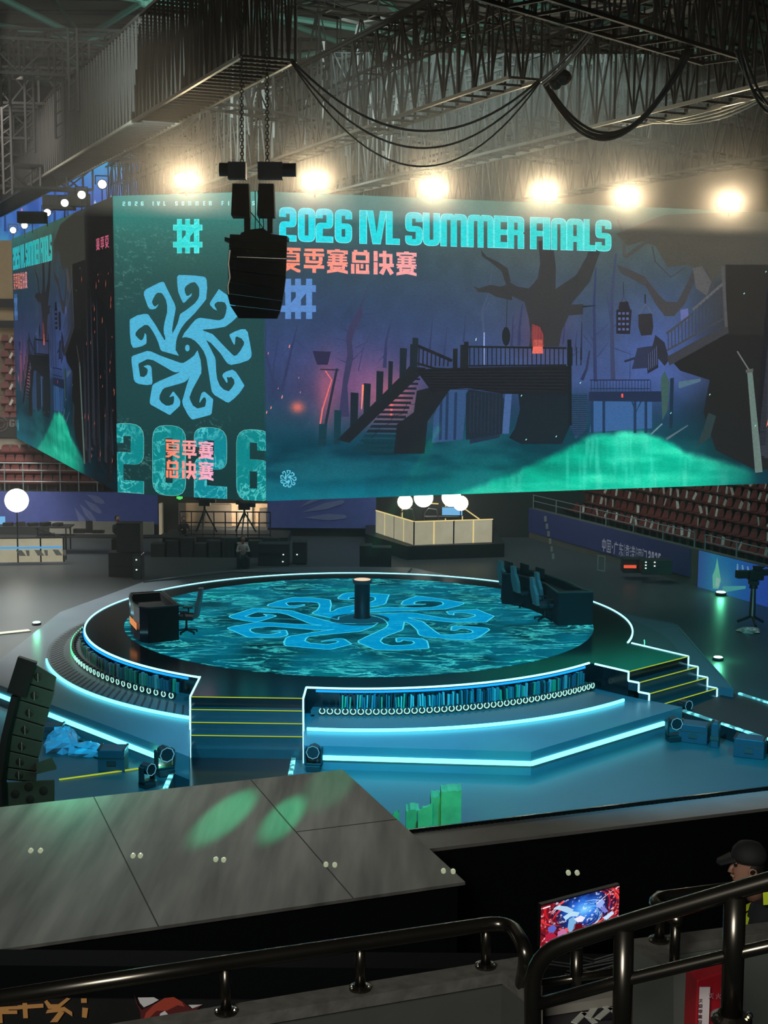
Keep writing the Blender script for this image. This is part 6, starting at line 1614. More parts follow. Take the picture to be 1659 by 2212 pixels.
# ---------------------------------------------------------------- foreground parapets and rails
M_PAR = pbr('parapet_concrete', (84, 82, 76), .9, noise=.25, nscale=14, bump=.3)
M_PARF = pbr('parapet_face', (64, 66, 62), .85, noise=.08)
ZP = 6.70
f0, f1 = PZ(480, 2172, ZP), PZ(1125, 2066, ZP); g0, g1 = PZ(540, 2193, ZP), PZ(1085, 2101, ZP); h1 = PZ(1140, 2145, ZP)
uf = (f1-f0).normalized(); ug = (g1-g0).normalized()
tp = [g0-ug*4, g1, h1, PZ(1170, 2135, ZP), f1, f0-uf*4]
struct(MB().prism(tp, ZP-.06, ZP), 'trim_4', M_PAR)
struct(MB().prism([g0-ug*4+Vector((0, .03, 0)), g1+Vector((0, .03, 0)), h1+Vector((0, .02, 0)), f1+Vector((0, -.03, 0)), f0-uf*4], 5.2, ZP-.06), 'wall_parapet_left', M_PARF)
RAIL = pbr('dark_steel_rail', (92, 88, 80), .25, .95, noise=.1)
def smooth_path(P, k=6):
    """Rounds every inner corner of a tube path."""
    out = [P[0]]
    for i in range(1, len(P)-1):
        a, b, c = P[i-1], P[i], P[i+1]; r = min((a-b).length, (c-b).length)*.45
        r = min(r, .14); p0 = b+(a-b).normalized()*r; p1 = b+(c-b).normalized()*r
        for j in range(k+1): t = j/k; out.append(p0*(1-t)**2+b*2*t*(1-t)+p1*t*t)
    out.append(P[-1]); return out
ZRL = 6.95
rl = thing('guard_rail', PZ(778, 2110, ZP), 'dark steel guard rail on the parapet, curving down at its right end', 'railing')
P = [PZ(-80, 2168, ZRL), PZ(500, 2078, ZRL), PZ(1100, 1990, ZRL), PZ(1140, 2058, ZRL), PZ(1128, 2125, ZP)]
MB().tube(smooth_path(P), .037, 16).build('top_rail', RAIL, rl, True)
BOLT = pbr('bright_bolt', (210, 205, 190), .2, 1.0)
for x, y in ((488, 2187), (778, 2136), (1049, 2088)):
    b = PZ(x, y, ZP); m_ = MB(); m_.tube([b, b+Vector((0, 0, ZRL-ZP-.01))], .026, 14); p_ = m_.build('post', RAIL, rl, True)
    MB().lathe(b, [(.055, 0), (.055, .012), (.03, .02)], 16).build('flange', RAIL, p_)
    for s in (-1, 1): MB().ball(b+Vector((s*.042, -.01, .016)), .012, 5).build('bolt', BOLT, p_)
for s in (0, 1):
    b = PZ(1118+s*14, 2126-s*4, ZP); MB().ball(b+Vector((0, 0, .01)), .012, 5).build('bolt', BOLT, rl)
# stair handrail, rising to the right, nearer the camera
hr = thing('stair_handrail', PY(1345, 2212, 4.9), 'thick dark stair handrail with two bars rising to the right', 'railing')
Y0 = lambda x: 5.0-(x-1140)/519*.25
Q = lambda x, y: PY(x, y, Y0(x))
P = [Q(1152, 2330), Q(1150, 2062), Q(1345, 1996), Q(1659, 1903), Q(1850, 1850)]
MB().tube(smooth_path(P), .033, 18).build('top_rail', RAIL, hr, True)
MB().tube([Q(1152, 2172), Q(1345, 2118), Q(1580, 2062), Q(1850, 2000)], .024, 14).build('lower_rail', RAIL, hr, True)
for x, y0, y1, r in ((1348, 2005, 2330, .038), (1588, 1935, 2192, .040)):
    MB().tube([Q(x, y0), Q(x-(8 if x > 1500 else 6), y1)], r, 16).build('post', RAIL, hr, True)
b = Q(1580, 2194); MB().lathe(b-Vector((0, 0, .02)), [(.075, 0), (.075, .015), (.05, .03)], 16).build('flange', RAIL, hr)
for s in (-1, 1): MB().ball(b+Vector((s*.06, -.02, .01)), .014, 5).build('bolt', BOLT, hr)
# middle rails beyond
r3 = thing('guard_rail', PZ(1430, 2030, 6.75), 'short dark steel guard rail with a sharp elbow behind the stair handrail', 'railing')
P = [PZ(1700, 1903, 7.05), PZ(1393, 1942, 7.05), PZ(1462, 1985, 7.05), PZ(1460, 2090, 6.78)]
MB().tube(smooth_path([PZ(1700, 1903, 7.05), PZ(1396, 1943, 7.05), PZ(1470, 1992, 7.05)]), .034, 14).build('top_rail', RAIL, r3, True)
for (x, y, yt) in ((1424, 2032, 1948), (1456, 2096, 1985)):
    b = PZ(x, y, 6.78); t = Vector((b.x, b.y, 7.04)); p_ = MB().tube([b, t], .026, 12).build('post', RAIL, r3, True)
    MB().lathe(b, [(.055, 0), (.055, .012), (.03, .02)], 14).build('flange', RAIL, p_)
    for s in (-1, 1): MB().ball(b+Vector((s*.045, -.01, .015)), .012, 5).build('bolt', BOLT, p_)
# concrete block on the right
ZK = 6.78
kk = [PZ(1352, 2030, ZK), PZ(1455, 2110, ZK), PZ(1485, 2092, ZK), PZ(1440, 2045, ZK), PZ(1700, 2008, ZK), PZ(1700, 1986, ZK)]
struct(MB().prism(kk[::-1], ZK-.05, ZK), 'trim_5', M_PAR)
struct(MB().prism([PZ(1352, 2030, ZK)+Vector((.0, .03, 0)), PZ(1455, 2110, ZK)+Vector((0, .03, 0)), PZ(1485, 2092, ZK), PZ(1440, 2043, ZK), PZ(1700, 2006, ZK), PZ(1700, 1990, ZK)][::-1], 5.0, ZK-.05), 'wall_parapet_right', pbr('parapet_face_green', (84, 90, 84), .85))
a, b = PY(1338, 2040, 5.9), PY(1490, 2300, 5.9)
m_ = MB(); m_.add([PY(1338, 2035, 5.95), PY(1455, 2100, 5.6), PY(1455, 2330, 5.6), PY(1338, 2330, 5.95)]+[PY(1338, 2035, 6.25), PY(1455, 2100, 5.75), PY(1455, 2330, 5.75), PY(1338, 2330, 6.25)], [(0, 1, 2, 3), (7, 6, 5, 4), (0, 4, 5, 1), (1, 5, 6, 2), (2, 6, 7, 3), (3, 7, 4, 0)])
struct(m_, 'wall_parapet_side', pbr('parapet_face_green', (84, 90, 84), .85))
m_ = MB(); m_.add([PY(1455, 2102, 5.6), PY(1500, 2088, 5.7), PY(1500, 2330, 5.7), PY(1455, 2330, 5.6)]+[PY(1455, 2102, 5.8), PY(1500, 2088, 5.9), PY(1500, 2330, 5.9), PY(1455, 2330, 5.8)], [(0, 3, 2, 1), (7, 4, 5, 6), (0, 1, 5, 4), (1, 2, 6, 5), (2, 3, 7, 6), (3, 0, 4, 7)])
struct(m_, 'wall_parapet_end', pbr('parapet_pale', (120, 124, 116), .85))
# stair flank and floor slabs low right
m_ = MB(); m_.prism([PZ(1165, 2150, 6.35), PZ(1352, 2120, 6.35), PZ(1352, 2150, 6.35), PZ(1168, 2178, 6.35)][::-1], 6.3, 6.35); struct(m_, 'trim_6', pbr('pale_kerb', (132, 128, 118), .85))
m_ = MB(); m_.prism([PZ(1150, 2132, 6.5), PZ(1172, 2128, 6.5), PZ(1172, 2230, 6.5), PZ(1150, 2240, 6.5)], 5.5, 6.5); struct(m_, 'trim_7', pbr('pale_kerb', (132, 128, 118), .85))
m_ = MB(); m_.prism([PZ(1168, 2180, 6.3), PZ(1352, 2150, 6.3), PZ(1352, 2300, 6.3), PZ(1168, 2320, 6.3)][::-1], 6.2, 6.28); struct(m_, 'floor_landing', pbr('landing_floor', (60, 54, 58), .8))
PAPD = pbr('poster_dark', (30, 24, 34), .6)
for k, ((x0, y0), (x1, y1), (x2, y2)) in enumerate((((1240, 2212), (1262, 2190), (1285, 2212)), ((1270, 2205), (1292, 2172), (1330, 2195)), ((1290, 2212), (1318, 2188), (1345, 2212)))):
    a, b, c = PZ(x0, y0, 6.285), PZ(x1, y1, 6.285), PZ(x2, y2, 6.285); z = .012*k
    o = thing('paper_sheet', a, 'folded white sheet with a dark print on the landing, %s of three' % ('left', 'middle', 'right')[k], 'paper')
    m_ = MB(); m_.beam((a.x, a.y, 6.29+z), (b.x, b.y, 6.29+z), .035, .005); m_.beam((b.x, b.y, 6.29+z), (c.x, c.y, 6.29+z), .035, .005); m_.build('white_border', PAPER, o)
    m_ = MB(); m_.add([(a.x, a.y, 6.288+z), (b.x, b.y, 6.288+z), (c.x, c.y, 6.288+z)], [(0, 1, 2), (2, 1, 0)]); m_.build('printed_area', PAPD, o)
# lower bars and dark base behind the left stair rail
o = thing('guard_rail', PY(1250, 2160, 7.2), 'thin dark bars seen through the gap under the bright monitor', 'railing')
MB().tube([PY(1150, 2128, 7.2), PY(1340, 2098, 7.2)], .025, 10).build('rail', RAIL, o, True)
m_ = MB().tube([PY(1246, 2050, 7.2), PY(1244, 2172, 7.2)], .035, 12); p_ = m_.build('post', RAIL, o, True)
for s in (-1, 1): MB().ball(PY(1244+s*9, 2168, 7.1), .016, 5).build('bolt', BOLT, p_)
# fire extinguisher cabinet
fx = thing('extinguisher_cabinet', PY(1530, 2300, 5.2), 'red fire extinguisher box with white label behind the handrail', 'cabinet')
RED = pbr('cabinet_red', (150, 24, 34), .45, noise=.08)
a = PY(1506, 2118, 5.2); b = PY(1570, 2330, 5.2); a2_ = a
m_ = MB(); m_.add([(a.x, 5.2, b.z), (b.x, 5.25, b.z), (b.x, 5.25, a.z+.02), (a.x, 5.2, a.z), (a.x-.02, 5.32, b.z), (b.x-.01, 5.35, b.z), (b.x-.01, 5.35, a.z+.03), (a.x-.02, 5.32, a.z+.015)], [(0, 1, 2, 3), (4, 7, 6, 5), (0, 3, 7, 4), (1, 5, 6, 2), (3, 2, 6, 7)])
m_.build('body', RED, fx, False, .006)
p, q = PY(1511, 2132, 5.19), PY(1526, 2330, 5.19); MB().box(((p.x+q.x)/2, 5.19, (p.z+q.z)/2), (q.x-p.x, .004, p.z-q.z)).build('white_label', pbr('label_white', (190, 180, 180), .6), fx)
TX = Art(lambda x, y: (x, y), (-1, 2, -2, 2))
for i, k in enumerate(('mie', 'huo', 'qi')): hanzi(TX, k, i*.028, i*.028+.022, lambda q: .024, lambda q: 0, (200, 130, 140), 0)
for j in range(9):
    for q in H_[('mie', 'xia', 'ji', 'sai', 'zong')[j % 5]]: TX.poly([(-.038+.016*x_/100, -.0-.022*j-.016*y_/100) for x_, y_ in q], (110, 60, 66), 0)
me = TX.mesh('lettering', .001); me.materials.append(display_mat('cabinet_print', .25)); me.materials[0].node_tree.nodes['Emission'].inputs[1].default_value = .22
d = bpy.data.objects.new('lettering', me); col.objects.link(d); d.parent = fx
pp = PY(1530, 2158, 5.18); d.location = pp-Vector(fx.location)
# bright advertising monitor
mA, mB, mC, mD = PY(1167, 1955, 15), PY(1335, 1933, 15.6), PY(1332, 2040, 15.6), PY(1166, 2047, 15)
tv = thing('monitor', (mD.x, 15, mD.z), 'bright monitor with swirling red and blue artwork on the dark wall', 'monitor')
rr = (mB-mA); Wd = math.hypot(rr.x, rr.y); rz = math.atan2(rr.y, rr.x); Hd = (mA.z-mD.z)
TV = Art(lambda x, y: (x, y), (0, 160, 0, 100))
def tvc(X, Y):
    n = fbm(X*2, Y*2, 24, 15); n2 = fbm(X*2, Y*2, 9, 8)
    C = keys(np.clip(np.hypot((X-88)/60, (Y-66)/50)+.35*(n-.5), 0, 1.4), [(0, (120, 200, 250)), (.35, (50, 120, 225)), (.7, (20, 50, 130)), (1.0, (40, 20, 50)), (1.3, (110, 20, 30))])
    C = mixc(C, (220, 40, 50), sm(n2, .5, .66)*np.clip(sm(np.abs(X-80), 30, 70)+sm(40-Y, 0, 30), 0, 1)*.85)
    C = mixc(C, (230, 240, 255), sm(n2, .62, .74)*.8); return C
TV.grid(list(np.linspace(0, 160, 110)), list(np.linspace(0, 100, 70)), tvc)
r_ = random.Random(21)
def ribbon(cx, cy_, r0, r1, a0, a1, w, rgb, layer):
    TV.line([(cx+(r0+(r1-r0)*i/16)*math.cos(a0+(a1-a0)*i/16), cy_+.72*(r0+(r1-r0)*i/16)*math.sin(a0+(a1-a0)*i/16)) for i in range(17)], w, rgb, layer, .5)
for s in range(34):      # red ribbons sweeping round the frame, darker ones between
    a0 = r_.uniform(2.2, 5.4) if s % 3 else r_.uniform(-1.2, .6)
    ribbon(84, 60, r_.uniform(50, 92), r_.uniform(44, 84), a0, a0+r_.uniform(.6, 1.3), r_.uniform(2.5, 6), [(196, 26, 36), (120, 14, 26), (236, 84, 80), (46, 14, 30), (222, 48, 52)][s % 5], 1+s % 3)
for s in range(16):      # pale blue water arcs
    a0 = r_.uniform(-1.4, 1.2); ribbon(84, 52, r_.uniform(28, 52), r_.uniform(24, 46), a0, a0+r_.uniform(.7, 1.6), r_.uniform(1.2, 3), [(120, 190, 235), (60, 110, 200), (200, 225, 250), (40, 60, 150)][s % 4], 3+s % 2)
for q, c in (([(44, 62), (62, 70), (78, 62), (74, 54), (60, 58), (50, 52)], (180, 215, 235)), ([(24, 88), (34, 92), (52, 84), (66, 72), (56, 66), (40, 78)], (170, 205, 230)), ([(56, 52), (66, 56), (72, 44), (68, 26), (58, 20), (54, 34)], (120, 170, 215)),
             ([(66, 50), (80, 54), (90, 46), (84, 38), (74, 40)], (232, 226, 240)), ([(68, 38), (82, 36), (86, 20), (72, 14), (64, 22)], (92, 12, 24)), ([(14, 46), (24, 50), (32, 40), (26, 30), (16, 34)], (90, 100, 190)), ([(10, 32), (26, 30), (34, 18), (20, 10), (8, 16)], (170, 30, 60)),
             ([(34, 30), (46, 34), (54, 22), (44, 12), (34, 18)], (190, 110, 160)), ([(112, 74), (124, 80), (130, 70), (122, 60), (112, 64)], (150, 170, 235)), ([(120, 58), (128, 62), (138, 46), (130, 44)], (120, 120, 200)), ([(126, 34), (146, 44), (150, 36), (134, 26)], (190, 215, 245))):
    TV.poly(q, c, 5)
TV.line([(112, 72), (126, 82), (146, 94)], 1.6, (240, 240, 250), 6, .6)
TV.line([(30, 90), (20, 80)], 2, (200, 225, 245), 6, .8); TV.line([(38, 92), (22, 76)], 2, (200, 225, 245), 6, .8)
TV.poly([(44, 11), (92, 15), (92, 18), (44, 15)], (250, 240, 225), 7); TV.poly([(44, 5), (58, 6), (58, 11), (44, 10)], (250, 220, 180), 7); TV.poly([(3, 93), (18, 94), (18, 97), (3, 96)], (240, 240, 250), 7)
me = TV.mesh('panel', .0005); me.materials.append(display_mat('monitor_picture', 1.1, grain=.02))
d = bpy.data.objects.new('panel', me); col.objects.link(d); d.parent = tv; d.rotation_euler = (0, 0, rz); d.scale = (Wd/160, 1, Hd/100); d.location = (0, -.04, 0)
m_ = MB(); c = (mA+mB+mC+mD)/4; m_.box((c.x, c.y+.03, mD.z+Hd/2), (Wd+.01, .06, Hd+.008), rz); m_.build('casing', BLACK, tv)
m_ = MB(); m_.beam((c.x, c.y+.3, 0), (c.x, c.y+.3, c.z), .1); m_.build('stand', BLACK, tv)
m_ = MB(); r_ = random.Random(2)
for k in range(8):
    a, b = PY(1180+r_.uniform(0, 60), 2062+k*7, 10.9), PY(1330, 2060+k*6, 10.9); m_.tube([a, a.lerp(b, .5)-Vector((0, 0, .05)), b], .008, 5)
tag(m_.build('cables', BLACK), 'bundle of thin dark cables hanging under the bright monitor', 'cables', kind='stuff')
# paired glass clamps on the clear balustrade panes
GL = bpy.data.materials.new('clear_glass'); GL.use_nodes = True; nt = GL.node_tree; nt.nodes.clear()
o_ = nt.nodes.new('ShaderNodeOutputMaterial'); t_ = nt.nodes.new('ShaderNodeBsdfTransparent'); g_ = nt.nodes.new('ShaderNodeBsdfGlossy'); mx = nt.nodes.new('ShaderNodeMixShader')
g_.inputs['Roughness'].default_value = .03; mx.inputs[0].default_value = .012; nt.links.new(t_.outputs[0], mx.inputs[1]); nt.links.new(g_.outputs[0], mx.inputs[2]); nt.links.new(mx.outputs[0], o_.inputs[0])
CL = pbr('clamp_steel', (220, 225, 210), .2, .9, emit=(210, 220, 180), estr=.45)  # clamps emit a little to carry their bright glints
YG = 11.0
prs = [((66, 1838), (87, 1838)), ((287, 1849), (303, 1849)), ((466, 1857), (483, 1858)), ((704, 1868), (723, 1869)), ((958, 1882), (979, 1883)), ((1228, 1886), (1247, 1886))]
edges = [-160]+[(a[0]+b[0])/2 for a, b in prs]+[1500]
for i in range(len(edges)-1):
    a = PY(edges[i]+2.5, 2088, YG); b = PY(edges[i+1]-2.5, 1820, YG)
    o = thing('glass_balustrade', (a.x, YG, a.z), 'clear glass balustrade section with small round clamps, %s' % ('leftmost', 'second from left', 'third from left', 'fourth from left', 'fifth, over the board roof corner', 'sixth, over the black wall', 'rightmost')[i], 'glass pane')
    MB().box(((a.x+b.x)/2, YG, (a.z+b.z)/2), (b.x-a.x, .012, b.z-a.z)).build('glass', GL, o)
    for j, side in ((i-1, 1), (i, 0)):
        if 0 <= j < len(prs):
            c = PY(*prs[j][side], YG-.02); MB().lathe(c, [(.006, .03), (.02, .02), (.02, -.006), (.012, -.012)], 14, 'Y').build('clamp', CL, o)
# posters on the near black wall at lower left
FX = Art(lambda x, y: (x, y), (-10, 500, -100, 60))
TAN = (186, 134, 78)
for q in ([(0, 22), (22, 22), (22, 30), (46, 30), (46, 38), (0, 36)], [(0, 0), (8, 0), (8, 20), (40, 20), (40, 28), (0, 28)], [(52, 10), (62, 10), (62, 44), (52, 44)], [(42, 30), (96, 33), (96, 42), (42, 39)],
          [(98, 46), (106, 30), (128, 30), (154, 52), (146, 54), (128, 40), (112, 40), (104, 50)], [(100, 20), (140, 24), (156, 12), (156, 22), (140, 34), (104, 28)], [(108, 0), (124, 0), (140, 22), (128, 24)], [(176, 10), (186, 8), (190, 30), (178, 32)], [(176, 42), (188, 42), (188, 52), (176, 52)]):
    FX.poly(q, TAN, 1)
me_ch = FX.mesh('characters', .002)
FX = Art(lambda x, y: (x, y), (-10, 500, -100, 60))
fo = [(288, 60), (292, 40), (304, 24), (330, 36), (352, 46), (372, 50), (392, 40), (408, 24), (432, 34), (414, 18), (380, 12), (340, -6), (300, -20), (300, 20)]
FX.poly(fo, (90, 40, 40), 1)
FX.poly([(296, 52), (300, 40), (308, 30), (326, 38), (340, 46), (330, 52)], (200, 196, 190), 2)
FX.poly([(352, 50), (372, 52), (388, 42), (394, 30), (380, 34), (356, 22), (334, 22), (316, 4), (302, -10), (312, 18), (330, 36)], (160, 66, 50), 3)
FX.poly([(342, 16), (352, 22), (360, 12), (348, 4), (338, 2)], (205, 200, 195), 4); FX.poly([(402, 34), (432, 34), (410, 26)], (200, 196, 190), 3)
me = FX.mesh('fox_head', .002); me.materials.append(display_mat('poster_print', .28, grain=.05)); me.materials[0].node_tree.nodes['Emission'].inputs[1].default_value = .42
YQ = 10.9; pq = PY(0, 2206, YQ); sc_ = YQ/3000*1.08
o = thing('wall_poster', pq, 'black hoarding with torn tan characters and an orange fox head at lower left', 'poster')
me_ch.materials.append(me.materials[0])
for nm_, mm_ in (('fox_head', me), ('characters', me_ch)):
    d = bpy.data.objects.new(nm_, mm_); col.objects.link(d); d.parent = o; d.scale = (sc_, 1, sc_); d.rotation_euler = (0, math.radians(-1.5), 0); d.location = (0, -.03, 0)
MB().box((pq.x+.9, YQ+.015, pq.z-.1), (3.0, .02, .6)).build('hoarding', MATTE, o)
tag(MB().box((3, 11.12, PY(829, 2088, 11).z/2), (24, .3, PY(829, 2088, 11).z)).build('dark_plinth', DEEP), 'long matte black plinth wall under the clear balustrade', 'plinth')

# ---------------------------------------------------------------- people
def body(name, J, E, mat, parent=None, smooth=2):
    """Continuous skinned surface over joints {name: (pos, radius)} and edges."""
    ks = list(J); off = Vector((0, 0, 0))
    if parent is not None: off = Vector(parent.location)
    me = bpy.data.meshes.new(name); me.from_pydata([tuple(Vector(J[k][0])-off) for k in ks], [(ks.index(a), ks.index(b)) for a, b in E], [])
    me.materials.append(mat); o = bpy.data.objects.new(name, me); col.objects.link(o)
    if parent is not None: o.parent = parent
    s = o.modifiers.new('skin', 'SKIN'); s.use_smooth_shade = True
    lay = me.skin_vertices[0] if me.skin_vertices else None
    if lay is None:
        bpy.context.view_layer.objects.active = o; bpy.ops.mesh.customdata_skin_add(); lay = me.skin_vertices[0]
    for i, k in enumerate(ks):
        r = J[k][1]; lay.data[i].radius = r if hasattr(r, '__len__') else (r, r)
    lay.data[0].use_root = True
    m = o.modifiers.new('sub', 'SUBSURF'); m.levels = smooth; m.render_levels = smooth
    return o
SKIN = pbr('skin', (150, 110, 90), .55, noise=.05); CLOTH = pbr('black_cloth', (28, 30, 34), .9, noise=.1); HAIR = pbr('hair_black', (16, 14, 14), .6)
def person(loc, label, pose='stand', cloth=CLOTH, legs=CLOTH, face=0.0, s=1.0, smooth=1):
    o = thing('person', loc, label, 'person'); x, y, z = loc; cf, sf = math.cos(face), math.sin(face)
    def W(a, b, c): return (x+(a*cf-b*sf)*s, y+(a*sf+b*cf)*s, z+c*s)      # local: -y faces forward
    if pose == 'stand': hip, sh, hd = .95, 1.42, 1.64; kn = [(.10, -.02, .5), (-.10, -.02, .5)]; ft = [(.11, 0, .08), (-.11, 0, .08)]; toe = [(.12, -.18, .05), (-.12, -.18, .05)]
    else: hip, sh, hd = .5, .96, 1.18; kn = [(.14, -.42, .5), (-.14, -.42, .5)]; ft = [(.14, -.42, .08), (-.14, -.42, .08)]; toe = [(.15, -.6, .05), (-.15, -.6, .05)]
    el, wr = [(.24, -.08, sh-.28), (-.24, -.08, sh-.28)], [(.12, -.3, sh-.22), (-.12, -.3, sh-.2)]
    J = {'p': (W(0, 0, hip), (.15*s, .11*s)), 'w': (W(0, 0, hip+.2), (.13*s, .1*s)), 'c': (W(0, 0, sh-.1), (.17*s, .12*s)), 'n': (W(0, 0, sh+.03), .065*s)}
    E_ = [('p', 'w'), ('w', 'c'), ('c', 'n')]
    for k in (0, 1):
        sx = 1 if k == 0 else -1
        J['s%d' % k] = (W(.17*sx, 0, sh-.04), .065*s); J['e%d' % k] = (W(*el[k]), .05*s); J['r%d' % k] = (W(*wr[k]), .036*s)
        E_ += [('c', 's%d' % k), ('s%d' % k, 'e%d' % k), ('e%d' % k, 'r%d' % k)]
    body('torso_and_arms', J, E_, cloth, o, smooth)
    J = {'p': (W(0, 0, hip), (.15*s, .12*s))}; E_ = []
    for k in (0, 1):
        sx = 1 if k == 0 else -1
        J['h%d' % k] = (W(.09*sx, 0, hip-.06), .09*s); J['k%d' % k] = (W(*kn[k]), .06*s); J['f%d' % k] = (W(*ft[k]), .042*s); J['t%d' % k] = (W(*toe[k]), .035*s)
        E_ += [('p', 'h%d' % k), ('h%d' % k, 'k%d' % k), ('k%d' % k, 'f%d' % k), ('f%d' % k, 't%d' % k)]
    body('legs', J, E_, legs, o, smooth)
    c = Vector(W(0, -.02, hd)); m_ = MB(); m_.ball(c, .1*s, 9, (.82, .95, 1.15)); m_.ball(Vector(W(0, -.115, hd-.01)), .02*s, 5); m_.tube([W(0, 0, sh), c], .05*s, 8); m_.build('head', SKIN, o, True)
    MB().ball(Vector(W(0, .015, hd+.03)), .108*s, 9, (.86, .95, 1.05)).build('hair', HAIR, o, True)
    for k in (0, 1):
        wv = Vector(W(*wr[k])); m_ = MB(); m_.ball(wv+Vector((0, 0, 0)), .038*s, 6, (1, 1.2, .7))
        for f_ in range(4): m_.tube([wv+Vector((-.025+.016*f_, -.02, 0))*s, wv+Vector((-.03+.018*f_, -.07, .005))*s, wv+Vector((-.02+.016*f_, -.09, -.02))*s], [.009*s, .008*s, .006*s], 5)
        m_.tube([wv+Vector((.03, 0, 0))*s, wv+Vector((.045, -.05, .02))*s], .009*s, 5); m_.build('hand', SKIN, o, True)
    return o
WHITEC = pbr('white_shirt', (170, 172, 168), .8)
pp = PY(525, 1224, 57); person((pp.x, pp.y, .0), 'person in a white shirt sitting at the back left of the stage', 'sit', WHITEC, CLOTH, .2, 1.05)
tag(MB().box((pp.x, pp.y+.1, .22), (.5, .5, .44)).build('stool', BLACK), 'dark stool under the person in the white shirt', 'stool')
pp = PZ(248, 1196, 0); person((pp.x, pp.y+.7, .1), 'person in dark clothes silhouetted at the table before the white board', 'sit', CLOTH, CLOTH, .8, 1.15)
tag(MB().box((pp.x, pp.y+.8, .3), (.5, .5, .5)).build('stool', BLACK), 'dark stool at the long table before the white board', 'stool')
pp = along(-4.6, 3.0, 1.3); person((pp.x, pp.y, 1.75), 'person in dark clothes sitting at the near end of the red seats', 'sit', CLOTH, CLOTH, -.6, 1.1)
pp = along(-4.7, .9, 1.3); person((pp.x, pp.y, .9), 'person in dark clothes crouching beside the stair handrails at right', 'sit', CLOTH, CLOTH, .5, 1.0)
pp = PZ(385, 1180, 0); pp.x += .45; person((pp.x, 61.5, .25), 'person in dark clothes sitting in shadow before the bright doorway', 'sit', CLOTH, CLOTH, .3, 1.0)

# the steward at the right edge, facing left
YS = 8.2
S_ = lambda x, y, d=0.0: PY(x, y, YS+d)
hc = S_(1614, 1868)
sw = thing('person', (hc.x, YS, hc.z-1.6), 'steward in black cap and black uniform with yellow reflective bands at right', 'person')
nk = S_(1625, 1912); shd = S_(1648, 1945)
J = {'p': (S_(1690, 2240), (.17, .15)), 'w': (S_(1685, 2120), (.17, .15)), 'c': (S_(1672, 2000), (.19, .16)), 'n': (S_(1640, 1925), .075),
     's0': (S_(1650, 1965, -.16), .08), 'e0': (S_(1618, 2085, -.2), .065), 'r0': (S_(1600, 2038, -.36), .045),
     's1': (S_(1690, 1960, .18), .08), 'e1': (S_(1700, 2080, .2), .06), 'r1': (S_(1630, 2060, .1), .045)}
body('uniform', J, [('p', 'w'), ('w', 'c'), ('c', 'n'), ('c', 's0'), ('s0', 'e0'), ('e0', 'r0'), ('c', 's1'), ('s1', 'e1'), ('e1', 'r1')], CLOTH, sw, 2)
J = {'p': (S_(1690, 2240), (.17, .15)), 'h0': (S_(1672, 2290, -.09), .1), 'k0': (S_(1665, 2420, -.09), .07), 'f0': (S_(1668, 2560, -.09), .05), 't0': (S_(1630, 2575, -.09), .04),
     'h1': (S_(1695, 2290, .09), .1), 'k1': (S_(1695, 2420, .09), .07), 'f1': (S_(1698, 2560, .09), .05), 't1': (S_(1660, 2575, .09), .04)}
body('trousers', J, [('p', 'h0'), ('h0', 'k0'), ('k0', 'f0'), ('f0', 't0'), ('p', 'h1'), ('h1', 'k1'), ('k1', 'f1'), ('f1', 't1')], CLOTH, sw, 1)
# head looking left and a little down: rows of (z, front, back, half width)
prof = [(-.125, .045, .02, .035), (-.11, .075, .03, .05), (-.085, .085, .045, .06), (-.06, .078, .06, .066), (-.035, .088, .078, .07), (-.01, .082, .09, .075), (.02, .078, .098, .078), (.05, .084, .1, .078), (.08, .078, .096, .074), (.105, .05, .075, .055), (.12, .012, .03, .02)]
vs = []; fs = []; n = 18
for z_, fr_, bk_, w_ in prof:
    for k in range(n):
        t = 2*math.pi*k/n; c_, s_ = math.cos(t), math.sin(t); xx = -c_*(fr_ if c_ > 0 else bk_); yy = s_*w_
        vs.append((hc.x+xx+.04*z_, YS+yy, hc.z+z_))
for i in range(len(prof)-1):
    for k in range(n): fs.append((i*n+k, i*n+(k+1) % n, (i+1)*n+(k+1) % n, (i+1)*n+k))
m_ = MB().add(vs, fs+[tuple(range(n))[::-1], tuple(range((len(prof)-1)*n, len(prof)*n))])
m_.tube([hc+Vector((-.078, 0, .015)), hc+Vector((-.096, 0, -.02)), hc+Vector((-.106, 0, -.038)), hc+Vector((-.084, 0, -.048))], [.010, .014, .016, .01], 8)     # nose
m_.tube([hc+Vector((-.084, -.025, -.068)), hc+Vector((-.094, 0, -.067)), hc+Vector((-.084, .025, -.068))], .008, 6)                                            # lips
m_.tube([hc+Vector((-.076, -.05, .028)), hc+Vector((-.09, -.025, .034))], .008, 6)                                                                            # brow
m_.torus(hc+Vector((.015, -.078, -.02)), .022, .007, Matrix.Rotation(math.pi/2, 3, 'X'), 0, 2*math.pi, 12, 5)                                                    # ear
m_.tube([hc+Vector((.03, 0, -.07)), nk+Vector((.02, 0, -.08))], .058, 12)
m_.build('head', SKIN, sw, True)
MB().ball(hc+Vector((-.08, -.034, .01)), .011, 6).build('eye', pbr('eye_dark', (20, 18, 18), .2), sw)
m_ = MB(); m_.ball(hc+Vector((.03, 0, .005)), .092, 9, (.82, .93, .9)); m_.build('hair', HAIR, sw, True)
m_ = MB(); m_.lathe(hc+Vector((.008, 0, .035)), [(.105, 0), (.108, .03), (.10, .065), (.07, .1), (.02, .115)], 20)
